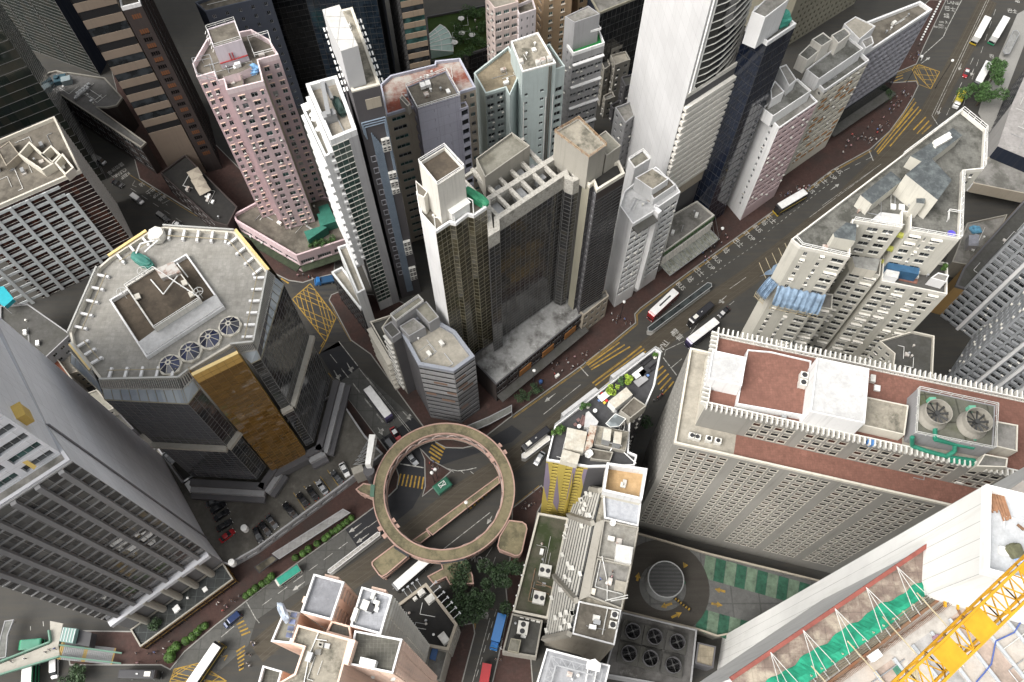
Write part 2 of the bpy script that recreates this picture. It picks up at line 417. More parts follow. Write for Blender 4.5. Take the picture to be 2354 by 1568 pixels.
 def clutter(s,poly,z):
  """the small stuff of a flat roof: pipe runs, cowls, hatches, little tanks"""
  r=s.rnd;A=abs(area2(poly))/2;q=inset(ccw(poly),1.3)
  def pt():
   for _ in range(40):
    i=r.randrange(len(q));p=lerp(lerp(q[i],q[(i+1)%len(q)],r.random()),sum(q,Vector((0,0)))/len(q),r.random()**.7)
    if inside(p,q):return p
   return None
  i=r.randrange(len(q));e=(q[(i+1)%len(q)]-q[i]).normalized();n=Vector((-e.y,e.x));rz=math.atan2(e.y,e.x)
  for _ in range(min(7,2+int(A/70))):
   a=pt()
   if a is None:continue
   b_=a+e*r.uniform(2,9)*r.choice((-1,1));c=b_+n*r.uniform(1,5)*r.choice((-1,1))
   if not inside(b_,q):continue
   path=[(*a,z+.18),(*b_,z+.18)]+([(*c,z+.18)]if inside(c,q)else[]);mb,mi=s.new('roof_pipe',r.choice((M['pipe'],M['white'],M['steel'])));mb.tube(path,r.uniform(.05,.09),5)
  for _ in range(min(9,2+int(A/60))):
   p=pt()
   if p is None:continue
   k=r.random();mb,mi=s.new('roof_vent' if k<.4 else 'roof_hatch' if k<.7 else 'tank',r.choice((M['ac'],M['white'],M['steel'],M['rust'])))
   if k<.4:mb.lathe((*p,z),[(.16,0),(.16,.8),(.34,.85),(.3,1.05),(.05,1.15)],8)
   elif k<.7:mb.box((*p,z),(r.uniform(.8,1.5),r.uniform(.8,1.3),r.uniform(.3,.6)),rz)
   else:mb.box((*p,z+.3),(1.5,.9,r.uniform(.7,1.1)),rz);mb.box((*p,z),(1.2,.6,.3),rz)
 def rail(s,pts,z,h=1.1,mat=None,closed=True,name='railing',r=.05,step=1.8):
  mb,mi=s.new(name,mat or M['pipe']);n=len(pts)
  for i in range(n if closed else n-1):
   a,b=pts[i],pts[(i+1)%n]
   for hh in(h,h*.5):mb.bar((a.x,a.y,z+hh),(b.x,b.y,z+hh),r*2,m=mi)
   k=max(1,int((b-a).length/step))
   for j in range(k):q=lerp(a,b,j/k);mb.bar((q.x,q.y,z),(q.x,q.y,z+h),r*2,m=mi)
 def pipes(s,paths,r=.09,mat=None,name='pipework'):
  for p in paths:mb,mi=s.new(name,mat or M['pipe']);mb.tube(p,r,5,mi)
 def done(s,cap=100):
  for name,(mb,ms)in s.mb.items():mb.build(name[0]if isinstance(name,tuple)else name,ms,s.root)
  base=org(s.root)
  for pool,nm in((s.wins,'window'),(s.acs,'air_conditioner')):
   pool.sort(key=lambda x:x[0]);rest=MB();rmats=[]
   for i,(_,it,mats,pos,n)in enumerate(pool):
    X=Vector((-n.y,n.x,0));Mx=Matrix(((X.x,-n.x,0,pos[0]),(X.y,-n.y,0,pos[1]),(0,0,1,pos[2]),(0,0,0,1)))
    if i<cap:
     kk=(it[2],)+tuple(x.name for x in mats)
     me=_WC.get(kk)
     if me is None:me=it[0].mesh(nm,mats[:3]if nm=='window' else mats);_WC[kk]=me
     o=bpy.data.objects.new(nm,me);COL.objects.link(o);o.parent=s.root;Mx.translation-=base;o.matrix_local=Mx
    else:
     idx=[]
     for mm in mats:
      if mm not in rmats:rmats.append(mm)
      idx.append(rmats.index(mm))
     k0=len(rest.f);rest.merge(it[0],Mx)
     for q in range(k0,len(rest.f)):rest.m[q]=idx[rest.m[q]]
   if rest.f:tag(rest.build(nm,rmats,s.root),kind='stuff')
  return s.root
  # --- heights from the photo: a roof corner and the foot below it
def _u(p):return P(p,CAM_H-1).length
def ZT(roof,foot,zb=0.0):return CAM_H-(CAM_H-zb)*_u(foot)/_u(roof)
def ZB(roof,foot,z1):return CAM_H-(CAM_H-z1)*_u(roof)/_u(foot)
V2=lambda x,y:Vector((x,y))
def dist(p,q):return(p-q).length
C_=dict(grey=concrete('grey_render',(.27,.27,.275),.4),dgrey=concrete('dark_grey_render',(.095,.093,.098),.3),cream=concrete('cream_paint',(.56,.53,.46),.6),white=concrete('white_paint',(.66,.66,.66),.4),warm=concrete('warm_white_paint',(.62,.60,.55),.5),conc=concrete('bare_concrete',(.30,.285,.25),.6),beige=concrete('beige_render',(.36,.32,.26),.5),pink=concrete('pink_paint',(.54,.42,.435),.3,streak=.35),teal=concrete('pale_teal_paint',(.47,.54,.53),.5),purple=concrete('lilac_paint',(.42,.42,.49),.5,streak=.5,panel=(5,3.6)),tan=concrete('tan_tiles',(.42,.30,.19),.3),brown=concrete('brown_granite',(.045,.036,.034),.2),olive=concrete('olive_concrete',(.27,.255,.20),.7),peach=concrete('peach_paint',(.72,.53,.43),.5),bluegrey=concrete('blue_grey_wall',(.24,.255,.29),.25),navy=concrete('navy_panel',(.012,.017,.03),.1),yellow=concrete('mustard_paint',(.40,.31,.075),.5))
F_=dict(mould=rooftile('roof_black_mould',(.13,.105,.08),moss=(.045,.038,.03),amt=.75),conc=rooftile('roof_concrete',(.30,.29,.27)),dark=rooftile('roof_dark_felt',(.10,.098,.092),amt=.5),tile=rooftile('roof_grey_tile',(.235,.235,.22),moss=(.06,.06,.05),tile=.6,amt=.8),brown=rooftile('roof_brown_mould',(.20,.18,.15),moss=(.05,.045,.037),amt=.75),white=rooftile('roof_white_coat',(.62,.62,.62),moss=(.30,.30,.29),amt=.4),black=rooftile('roof_black',(.035,.034,.033),amt=.3),red=rooftile('roof_red_tile',(.26,.13,.10),moss=(.16,.08,.062),tile=.5,amt=.8,scale=.1),olive=rooftile('roof_olive',(.26,.25,.21),moss=(.07,.065,.05),amt=.7),pale=rooftile('roof_pale_screed',(.43,.40,.34),amt=.25),lav=rooftile('roof_lavender_coat',(.35,.36,.41),amt=.35),dtile=rooftile('roof_dark_tile',(.15,.145,.125),tile=.6,amt=.6,mort=1.5),mottled=rooftile('roof_mottled',(.36,.33,.27),amt=.8,scale=.3))
G_=dict(black=curtain('black_curtain_glass',[(.008,.009,.011),(.016,.018,.02),(.012,.013,.015),(.028,.03,.03),(.01,.011,.012)],(1.5,1.9)),tint=curtain('smoked_curtain_glass',[(.02,.02,.02),(.032,.031,.03),(.016,.016,.016),(.05,.046,.038),(.026,.026,.028),(.018,.018,.018)],(1.6,1.6),.07),gold=curtain('bronze_curtain_glass',[(.035,.031,.018),(.06,.053,.03),(.028,.025,.014),(.085,.075,.045),(.04,.035,.02)],(1.5,1.7),.1),amber=curtain('amber_curtain_glass',[(.115,.062,.014),(.14,.076,.018),(.095,.05,.011),(.165,.09,.022),(.105,.056,.012)],(1.6,1.6),.05,.8,.06),navy=curtain('navy_curtain_glass',[(.008,.012,.024),(.012,.018,.035),(.01,.014,.028)],(1.5,3.0),.08),green=curtain('green_curtain_glass',[(.03,.055,.05),(.06,.10,.088),(.022,.04,.038),(.10,.13,.115),(.035,.055,.05)],(1.4,1.9),.1),slate=curtain('slate_curtain_glass',[(.035,.036,.042),(.042,.043,.05),(.03,.031,.037),(.05,.05,.056)],(1.7,1.7),.1),sky=curtain('pale_curtain_glass',[(.30,.34,.38),(.22,.26,.31),(.36,.40,.43),(.17,.2,.24)],(1.8,3),.1))  # sky entry: the reflected sky is put into the pale pane colours
W_={'mull_grey':paint('mullion_grey',(.17,.17,.17),.4,.3),'mull_pale':paint('mullion_pale',(.27,.25,.19),.4,.2),'mull_dark':paint('mullion_dark',(.07,.07,.07),.4,.3),'mull_gold':paint('mullion_gold',(.22,.125,.03),.35,.4),'fin':paint('pale_fin',(.58,.57,.53),.45)}
# === north side of the tram street
# --- grey corner office with banded front
b=Bld('corner_office','grey corner office block of slatted bands above the round footbridge, with a pale roof terrace','building')
z1=36.6
pts=PX([t(1,1,1165,1440),t(1,1,1250,1548),t(1,1,1335,1495),t(1,2,1490,215),t(1,2,1815,275),t(1,2,2010,135),t(1,1,1830,1465),t(1,1,1690,1385),t(1,1,1480,1335)],z1)
band=dict(k='band',fh=2.85,wh=.36,sz=.5,d=.12,gl=('glass_dark','black'),fr=None)
for z0_,z1_,mt_,rf_ in((0,20.1,concrete('mid_grey_band',(.15,.15,.155),.3),None),):b.body(pts,z0_,z1_,C_['dgrey'],{0:dict(k='grid',sx=2.2,fh=2.85,ww=.7,wh=.42,d=.15,m=C_['conc']),3:dict(band,m=mt_),4:dict(band,m=mt_)},par=0)
b.body(pts,20.1,z1,C_['dgrey'],{0:dict(k='grid',sx=2.2,fh=2.85,ww=.7,wh=.42,d=.15,m=C_['conc']),3:dict(band,m=C_['grey']),4:dict(band,m=C_['grey'])},roof=F_['pale'],par=1.2,pw=.9,capm=C_['bluegrey'])
b.house(PX([t(1,1,1165,1440),t(1,1,1245,1385),t(1,1,1330,1488),t(1,1,1250,1545)],38),z1-1.2,38,C_['grey'],F_['dark'])
b.house(PX([t(1,1,1240,1335),t(1,1,1495,1157),t(1,1,1540,1205),t(1,1,1290,1390)],41.5),z1-1.2,41.5,C_['grey'],F_['olive'])
b.house(PX([t(1,1,1460,1268),t(1,1,1565,1203),t(1,1,1682,1348),t(1,1,1590,1405)],40.5),z1-1.2,40.5,C_['grey'],F_['olive'])
b.house(PX([t(1,1,1320,1432),t(1,1,1450,1355),t(1,1,1555,1440),t(1,1,1405,1525)],39.5),z1-1.2,39.5,C_['grey'],F_['conc'])
b.rail(PX([t(1,1,1240,1335),t(1,1,1495,1157),t(1,1,1540,1205),t(1,1,1290,1390)],41.5),41.5)
e0,e1=pts[0],pts[1]
nn=Vector(((e1-e0).y,-(e1-e0).x)).normalized()
if nn.dot(-e0)<0:nn=-nn
rzz=math.atan2((e1-e0).y,(e1-e0).x)
for j in range(11):
 for i in range(3):
  q=lerp(e0,e1,.30+.26*i)+nn*.55;mb,mi=b.new('air_conditioner',M['ac']);b.mb[('air_conditioner',len(b.mb)-1)][1].append(M['dark'])
  mb.box((q.x,q.y,4.5+j*2.85),(1.1,.75,1.0),rzz,0)
  q2=q+nn*.39;mb.box((q2.x,q2.y,4.7+j*2.85),(.7,.02,.6),rzz,1)
for i,(f0,s0,s1,fl)in enumerate(((4,.05,.5,9),(4,.1,.55,7),(3,.35,.75,8),(3,.05,.35,5),(4,.3,.8,6),(3,.5,.9,4),(4,.1,.45,2),(3,.7,.98,6))):
 a,c=pts[f0],pts[f0+1];p,q=lerp(a,c,s0),lerp(a,c,s1);n=Vector(((c-a).y,-(c-a).x)).normalized();n=n if n.dot(-a)>0 else-n
 mb,mi=b.new('brown_panel',concrete('brown_panel_mat',(.20,.13,.10),.3));z=4+2.79*fl
 mb.hexa([(p.x+n.x*.03,p.y+n.y*.03,z+.1),(q.x+n.x*.03,q.y+n.y*.03,z+.1),(q.x-n.x*.0,q.y,z+.1),(p.x,p.y,z+.1)],[(p.x+n.x*.03,p.y+n.y*.03,z+1.4),(q.x+n.x*.03,q.y+n.y*.03,z+1.4),(q.x,q.y,z+1.4),(p.x,p.y,z+1.4)],mi)
b.done()
# --- low cream block with stepped balconies
b=Bld('balcony_block','low cream block with stepped curved balconies left of the banded corner office','building')
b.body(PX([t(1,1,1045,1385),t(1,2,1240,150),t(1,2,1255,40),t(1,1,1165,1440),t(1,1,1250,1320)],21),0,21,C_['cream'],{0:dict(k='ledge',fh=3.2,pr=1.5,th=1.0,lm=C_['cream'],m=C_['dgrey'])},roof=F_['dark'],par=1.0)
b.done()
# --- bronze glass tower with white flank
b=Bld('bronze_tower','tower with folded bronze glass front, blank white flank and a white shed on its roof','building')
ZBT=78.0
pts=PX([t(1,1,1470,190),t(1,1,1505,395),t(1,1,1650,560),t(1,1,1780,474),t(1,1,1832,487),t(1,1,1945,400),t(1,1,2000,414),t(1,1,2120,335),t(1,1,1930,130)],ZBT)
cg=dict(k='curtain',mat=G_['gold'],mull=W_['mull_pale'],pw=1.45,ph=1.75,bar=.06,bd=.03,zb=6)
b.body(pts,0,ZBT,C_['white'],{0:dict(k='grid',sx=2.5,fh=3.5,ww=.75,wh=.5,d=.3,fr='white',m=C_['conc']),1:dict(k='blank'),**{i:cg for i in range(2,7)}},roof=F_['brown'],par=1.0,pw=.5)
tw=PX([t(1,0,1500,1520),t(1,0,1735,1375),t(1,0,1915,1568),t(1,1,1668,160)],ZBT+12)
b.house(tw,ZBT-1,ZBT+12,C_['warm'],F_['mould'],.9,'penthouse');b.rail(tw,ZBT+12.9,1.1,M['white'])
b.house(PX([t(1,1,1465,95),t(1,1,1580,195),t(1,1,1545,255),t(1,1,1480,220)],ZBT+5),ZBT-1,ZBT+5,C_['warm'],F_['brown'])
b.pipes([[(*P(t(1,1,1580,250),ZBT),ZBT+.2),(*P(t(1,1,1660,345),ZBT),ZBT+.2),(*P(t(1,1,1700,330),ZBT),ZBT+.2)],[(*P(t(1,1,1650,540),ZBT),ZBT),(*P(t(1,1,1645,480),ZBT+1),ZBT+3.2),(*P(t(1,1,1700,490),ZBT+1),ZBT+3.2)],[(*P(t(1,1,2000,400),ZBT),ZBT),(*P(t(1,1,1995,335),ZBT+1),ZBT+3.4),(*P(t(1,1,1950,310),ZBT+1),ZBT+3.4)],[(*P(t(1,1,1825,475),ZBT),ZBT),(*P(t(1,1,1822,420),ZBT+1),ZBT+3)]],.12,M['white'])
b.done()
c=P(t(1,1,1808,262),ZBT+2.8)
s=thing('rooftop_shed','white square shed on the brown roof of the bronze glass tower','shed',(c.x,c.y,ZBT-1))
mb=MB();ax=(P(t(1,1,1785,355),ZBT+2.6)-P(t(1,1,1705,268),ZBT+2.6));rz=math.atan2(ax.y,ax.x)
mb.box((0,0,0),(5.6,4.6,3.6),rz);mb.build('wall',M['white'],s,local=True)
mb=MB();mb.box((0,0,3.6),(6.0,5.0,.22),rz);mb.build('roof',paint('shed_roof_white',(.78,.77,.74),.6),s,local=True)
def tarp_lump(name,label,cat,p,z,size,rz,mat,seed=1):
 """a tied-down sheet thrown over something: one crumpled closed mesh"""
 c=P(p,z);me=bpy.data.meshes.new(name);bm=bmesh.new();bmesh.ops.create_icosphere(bm,subdivisions=3,radius=1)
 r=random.Random(seed)
 ph=[r.uniform(0,6.28)for _ in range(6)]
 for v in bm.verts:
  k=1+.10*math.sin(5*v.co.x+ph[0])*math.sin(4*v.co.y+ph[1])+.08*math.sin(9*v.co.z+ph[2]+3*v.co.x)+r.uniform(-.03,.03)
  v.co=Vector((math.copysign(abs(v.co.x)**.6,v.co.x)*k*size[0]/2,math.copysign(abs(v.co.y)**.6,v.co.y)*k*size[1]/2,max(0,(v.co.z+.4)/1.4)**.7*k*size[2]))
 bm.to_mesh(me);bm.free();me.materials.append(mat)
 o=bpy.data.objects.new(name,me);COL.objects.link(o);o.location=(c.x,c.y,z);o.rotation_euler=(0,0,rz)
 return tag(o,label,cat)
TARP_G=paint('green_tarpaulin',(.03,.22,.11),.6,var=.3)
tarp_lump('covered_equipment','bright green sheet lashed over equipment at the edge of the bronze tower roof','tarpaulin',t(1,1,2020,275),ZBT-1,(6.2,2.2,2.4),R(-38),TARP_G,3)
# --- smoked glass block with concrete roof frame
b=Bld('smoked_glass_block','wide block of smoked dark glass with an open concrete frame of beams on its roof','building')
z1=72.0
pts=PX([t(1,1,2135,610),t(1,1,2240,543),t(1,1,2235,445),t(2,1,480,47),t(2,1,492,75),t(2,1,565,105),t(2,1,625,75),t(2,0,555,1500),t(2,0,420,1400),t(1,1,2100,250)],z1)
cg=dict(k='curtain',mat=G_['tint'],mull=W_['mull_grey'],pw=1.6,ph=1.6,bar=.09,bd=.02)
speck=rooftile('speckled_coping',(.55,.53,.48),moss=(.2,.19,.17),amt=.8,scale=2.0)
b.body(pts,13,z1,C_['dgrey'],{0:cg,1:dict(k='blank'),2:cg,3:cg,4:cg,5:cg,9:dict(k='blank',m=C_['dgrey'])},roof=F_['dark'],par=5.0,pw=1.2,capm=speck)
mb,mi=b.slot('roof_frame',speck)
fa,fb=pts[2],pts[3];back=(pts[8]-fa)
ed=(fb-fa).normalized();nd=Vector((-ed.y,ed.x));L=(fb-fa).length
for s_ in(.02,.2,.38,.56,.74,.92):
 p=fa+ed*L*s_;q=p+nd*15;mb.bar((p.x,p.y,z1-.75),(q.x,q.y,z1-.75),.8,1.2,mi)
for k_ in(5.5,14.5):
 p=fa+nd*k_;q=p+ed*L;mb.bar((p.x,p.y,z1-1.1),(q.x,q.y,z1-1.1),.7,1.0,mi)
for s_,k_ in((.12,4),(.3,9),(.48,5),(.66,10),(.82,6)):
 mb,mi=b.new('roof_duct',M['steel']);p=fa+ed*L*s_+nd*k_;mb.box((p.x,p.y,z1-5),(2.4,5.0,2.6),math.atan2(ed.y,ed.x),mi)
ph=PX([t(1,0,2022,1475),t(2,0,-2,1236),t(2,0,165,1358),t(1,1,2105,80)],z1+3)
b.house(ph,z1-5,z1+3,C_['conc'],F_['olive'],.8,'penthouse')
b.done()
# --- podium with whitewashed canopy roof along the pavement
b=Bld('shop_podium','low dark shop podium with a whitewashed canopy roof under the smoked glass block','building')
fr=[P(t(2,1,640,1480),0),P(t(2,2,0,440),0)]
d_=(fr[1]-fr[0]).normalized();n_=Vector((d_.y,-d_.x));n_=n_ if n_.y>0 else-n_
pts=[fr[0],fr[0]+d_*34,fr[0]+d_*34+n_*11,fr[0]+n_*11]
b.body(pts,0,12.5,C_['brown'],{0:dict(k='band',fh=4,wh=.6,sz=.2,d=.4,fr='mull')}if 0 else{0:dict(k='grid',sx=4.2,fh=4.0,ww=.9,wh=.6,sz=.2,d=.4,split=3,gl=('glass_dark','glass_dark','glass_brown'))},roof=rooftile('roof_whitewash',(.42,.42,.41),moss=(.075,.07,.065),amt=.95,scale=.16),par=.5,capm=C_['dgrey'],clut=False)
mb,mi=b.slot('canopy',F_['dark']);a,c=pts[0],pts[1]
mb.hexa([(a.x,a.y,4.2),(a.x-n_.x*2.6,a.y-n_.y*2.6,4.2),(c.x-n_.x*2.6,c.y-n_.y*2.6,4.2),(c.x,c.y,4.2)],[(a.x,a.y,4.5),(a.x-n_.x*2.6,a.y-n_.y*2.6,4.5),(c.x-n_.x*2.6,c.y-n_.y*2.6,4.5),(c.x,c.y,4.5)],mi)
for s_ in(.16,.42,.68):
 mb,mi=b.new('signboard',concrete('orange_board',(.33,.15,.05),.3));p=a+d_*34*s_-n_*.12;mb.box((p.x,p.y,5.2),(4.4,.2,3.4),math.atan2(d_.y,d_.x),mi)
b.done()
# --- dark brown slab
b=Bld('brown_slab','narrow dark brown office slab with a concrete edge right of the smoked glass block','building')
z1=72.0
pts=PX([t(2,1,652,72),t(2,1,715,135),t(2,1,752,104),t(2,1,780,180),t(2,1,1038,22),t(2,0,985,1470),t(2,0,760,1530),t(2,0,700,1540)],z1)
bg=dict(k='curtain',mat=curtain('brown_slab_glass',[(.02,.018,.02),(.035,.032,.034),(.045,.042,.046),(.028,.026,.027)],(1.5,1.4),.15),mull=W_['mull_dark'],pw=3.0,ph=1.4,bar=.08,bd=.06,hbar=.3,hd=.12,zb=13,zt=3)
b.body(pts,0,z1,C_['brown'],{0:dict(k='blank',m=C_['olive']),1:dict(k='grid',nx=1,fh=3,ww=.5,wh=.5,d=.3,m=C_['dgrey'],zb=13),2:dict(k='grid',nx=1,fh=3,ww=.6,wh=.5,d=.3,m=C_['dgrey'],zb=13),3:bg},roof=F_['black'],par=1.2,pw=.5,capm=C_['cream'])
b.house(PX([t(2,0,392,1222),t(2,0,612,1097),t(2,0,866,1345),t(2,0,705,1458)],z1+9),z1-2,z1+9,C_['conc'],F_['mottled'],.3,'plant_room')
b.house(PX([t(2,0,785,1258),t(2,0,860,1206),t(2,0,1000,1345),t(2,0,865,1440)],z1+5),z1-2,z1+5,C_['conc'],F_['olive'],.3,'plant_room')
b.rail(PX([t(2,0,392,1222),t(2,0,612,1097),t(2,0,866,1345),t(2,0,705,1458)],z1+9.3),z1+9.3,1.1,rusty('rusty_rail',(.35,.25,.15)))
b.done()
b=Bld('slab_annex','low beige annex with a flat overhanging roof at the foot of the brown slab','building')
b.body(PX([t(2,1,615,1290),t(2,1,660,1330),t(2,1,890,1150),t(2,1,860,1090)],13),0,13,C_['beige'],{1:dict(k='grid',sx=2.4,fh=4.2,ww=.6,wh=.45,d=.25)},roof=F_['conc'],par=.4)
b.done()
# --- slim white block
b=Bld('white_apartment_slab','slim white residential slab with a full-height fin, right of the dark brown slab','building')
z1=45.5
pts=PX([t(2,1,990,320),t(2,1,1110,490),t(2,1,1300,375),t(2,1,1318,318),t(2,1,1350,330),t(2,1,1548,196),t(2,1,1500,118),t(2,1,1320,-40),t(2,1,1030,185)],z1)
wf=dict(k='grid',sx=2.6,fh=3.05,ww=.88,wh=.5,sz=.4,d=.3,ac=.22,zb=6,zt=2,split=3,gl=('glass_dark','black','glass_grey'))
b.body(pts,0,z1,C_['white'],{0:dict(k='blank'),1:wf,2:dict(k='blank'),3:dict(k='blank'),4:wf},roof=F_['white'],par=1.1,pw=.3)
b.house(PX([t(2,1,1130,70),t(2,1,1290,-20),t(2,1,1440,80),t(2,1,1290,180)],z1+4),z1-1,z1+4,C_['white'],F_['mottled'])
b.house(PX([t(2,1,1300,270),t(2,1,1500,135),t(2,1,1440,75),t(2,1,1260,190)],z1+1.5),z1-1,z1+1.5,C_['white'],F_['brown'])
b.house(PX([t(2,0,1065,1475),t(2,0,1200,1388),t(2,0,1272,1468),t(2,0,1125,1560)],z1+2),10,z1+2,C_['white'],F_['olive'],.5,'stair_tower')
b.rail(PX([t(2,0,1065,1475),t(2,0,1200,1388),t(2,0,1272,1468),t(2,0,1125,1560)],z1+2.5),z1+2.5,1.1,M['white'])
mb,mi=b.new('fin',C_['white'])
p=pts[2];q=pts[4];n=Vector(((q-p).y,-(q-p).x)).normalized();n=n if n.dot(-p)>0 else-n
m_=(p+q)/2+n*.4;mb.box((m_.x,m_.y,5),(1.3,2.0,z1-5),math.atan2((q-p).y,(q-p).x),mi)
mb,mi=b.slot('canopy',F_['dark'])
p,q=pts[1]+n*.05,pts[2]+n*.05;mb.hexa([(p.x,p.y,z1-2.2),(p.x+n.x*2.0,p.y+n.y*2.0,z1-2.4),(q.x+n.x*2.0,q.y+n.y*2.0,z1-2.4),(q.x,q.y,z1-2.2)],[(p.x,p.y,z1-1.4),(p.x+n.x*2.0,p.y+n.y*2.0,z1-2.2),(q.x+n.x*2.0,q.y+n.y*2.0,z1-2.2),(q.x,q.y,z1-1.4)],mi)
b.done()
# --- white tower: blank flank, bowed glass upper front, ledged lower front
b=Bld('white_tower','tall white tower, blank flank to the left, ribbed bowed glass above stacked white ledges','building')
ZL=69.0
c0=V2(43.2,146.5);q0=P(t(2,0,1595,880),ZL);q1=P(t(2,0,2185,500),ZL);bk=V2(36.2,184)
q2=P(t(2,0,2095,435),ZL);dr=(q2-q1).normalized()
ctop=150
slabw=[c0,c0+(bk-c0),bk+V2(2.2,.6),c0+V2(1.6,1.0)]
arc0=[c0+V2(1.6,1.0)]+PX([t(2,0,1760,772),t(2,0,1870,700),t(2,0,1960,610),t(2,0,2030,520),t(2,0,2075,425)],ZL)+[V2(60,182)]
wl=[c0,bk]
b.mk((c0.x,c0.y,0))
b.body(slabw,0,ctop,concrete('white_tower_paint',(.60,.60,.605),.12,streak=.2,big=.03,panel=(5,4)),{0:dict(k='blank')},roof=F_['conc'],par=.5)
fin=dict(k='curtain',mat=G_['black'],mull=W_['fin'],pw=30,ph=2.4,bar=0,bd=.05,hbar=.1,hd=.2)
body=arc0+[bk+V2(2.2,.6)]
b.body(body,ZL-1,ctop,C_['white'],{i:fin for i in range(6)},roof=F_['conc'],par=.5)
low=[c0+V2(1.65,1.03),q0+(q1-q0)*.02,q1,q1+dr*6,V2(62,182),bk+V2(2.25,.6)]
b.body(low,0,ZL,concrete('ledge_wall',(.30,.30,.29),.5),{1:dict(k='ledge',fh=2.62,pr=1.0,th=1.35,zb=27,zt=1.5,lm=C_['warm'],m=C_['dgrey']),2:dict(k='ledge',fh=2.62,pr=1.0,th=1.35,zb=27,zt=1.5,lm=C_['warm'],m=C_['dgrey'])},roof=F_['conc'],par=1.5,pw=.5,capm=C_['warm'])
a_,d2=low[1],(q1-low[1]).normalized();nn=Vector((d2.y,-d2.x));L=(q1-low[1]).length
mb,mi=b.new('beige_band',C_['beige']);
for z0_,z1_,off in((21.5,27,.5),):
 p,q=a_,q1;mb.hexa([(p.x,p.y,z0_),(q.x,q.y,z0_),(q.x+nn.x*off,q.y+nn.y*off,z0_),(p.x+nn.x*off,p.y+nn.y*off,z0_)][::-1],[(p.x,p.y,z1_),(q.x,q.y,z1_),(q.x+nn.x*off,q.y+nn.y*off,z1_),(p.x+nn.x*off,p.y+nn.y*off,z1_)][::-1],mi)
n_=Vector((.6,-.8))
for k_,w_ in((.35,.35),(1.15,.22)):
 mb,mi=b.new('corner_mullion',M['white']);p=c0+V2(1.6,1.0)*k_*.6+V2(.35,-.35);mb.box((p.x,p.y,8),(w_,w_,ctop-9),.7,mi)
b.done()
# --- podium of the white tower
b=Bld('tower_podium','low podium with stained grey roof, green sign strip and glass canopy below the white tower','building')
z1=12.0
pts=PX([t(2,1,1395,745),t(2,1,1862,408),t(2,1,1700,275),t(2,1,1480,400)],z1)
b.body(pts,0,z1,C_['warm'],{0:dict(k='ledge',fh=1.0,pr=.35,th=.42,zb=4,zt=2.2,lm=C_['warm'],m=C_['grey'])},roof=F_['conc'],par=.8)
mb,mi=b.slot('sign_strip',paint('green_sign',(.05,.11,.035),.6));p,q=pts[0],pts[1];n=Vector(((q-p).y,-(q-p).x)).normalized();n=n if n.dot(-p)>0 else-n
mb.hexa([(p.x+n.x*.2,p.y+n.y*.2,z1-2.6),(q.x+n.x*.2,q.y+n.y*.2,z1-2.6),(q.x+n.x*.05,q.y+n.y*.05,z1-2.6),(p.x+n.x*.05,p.y+n.y*.05,z1-2.6)],[(p.x+n.x*.2,p.y+n.y*.2,z1-.9),(q.x+n.x*.2,q.y+n.y*.2,z1-.9),(q.x+n.x*.05,q.y+n.y*.05,z1-.9),(p.x+n.x*.05,p.y+n.y*.05,z1-.9)],mi)
mb,mi=b.slot('canopy',rooftile('canopy_glass_dirty',(.34,.35,.31),moss=(.10,.10,.07),amt=.85,scale=.5))
a0,a1=p+n*.3,q+n*.3;mb.hexa([(a0.x,a0.y,4.0),(a0.x+n.x*4.2,a0.y+n.y*4.2,3.7),(a1.x+n.x*4.2,a1.y+n.y*4.2,3.7),(a1.x,a1.y,4.0)],[(a0.x,a0.y,4.25),(a0.x+n.x*4.2,a0.y+n.y*4.2,3.95),(a1.x+n.x*4.2,a1.y+n.y*4.2,3.95),(a1.x,a1.y,4.25)],mi)
mb,mi=b.slot('canopy_frame',M['steel'])
for i in range(15):
 r0=lerp(a0,a1,i/14);mb.bar((r0.x,r0.y,4.36),(r0.x+n.x*4.2,r0.y+n.y*4.2,4.06),.1,.2,mi);mb.bar((r0.x,r0.y,z1-.4),(r0.x+n.x*4.1,r0.y+n.y*4.1,4.1),.05,.05,mi)
mb.bar((a0.x+n.x*4.25,a0.y+n.y*4.25,3.9),(a1.x+n.x*4.25,a1.y+n.y*4.25,3.9),.15,.5,mi)
b.done()
# --- navy glass tower
b=Bld('navy_tower','navy glass tower between the white tower and the pink-fronted slab','building')
z1=80
pts=PX([t(2,0,2150,245),t(3,0,0,388),t(3,0,262,215),t(3,0,165,135),t(3,0,140,-40),t(2,0,2230,60)],z1)
ng=dict(k='curtain',mat=G_['navy'],mull=W_['mull_dark'],pw=1.5,ph=3.4,bar=.05,bd=.03,hbar=.1,hd=.05)
b.body(pts,0,z1,C_['navy'],{0:ng,1:ng,2:dict(k='blank')},roof=F_['tile'],par=1.3,pw=.4,capm=C_['white'])
b.house(PX([t(2,0,2200,125),t(2,0,2322,178),t(3,0,190,10),t(3,0,60,-80)],z1+8),z1-1,z1+8,C_['white'],F_['conc'],.5,'penthouse')
b.done()
tarp_lump('water_tank_cover','round green cover over a tank on the navy tower roof','tarpaulin',t(3,0,115,225),z1-1.3,(3.6,3.0,3.6),.4,paint('teal_tarpaulin',(.05,.26,.20),.6,var=.25),5)
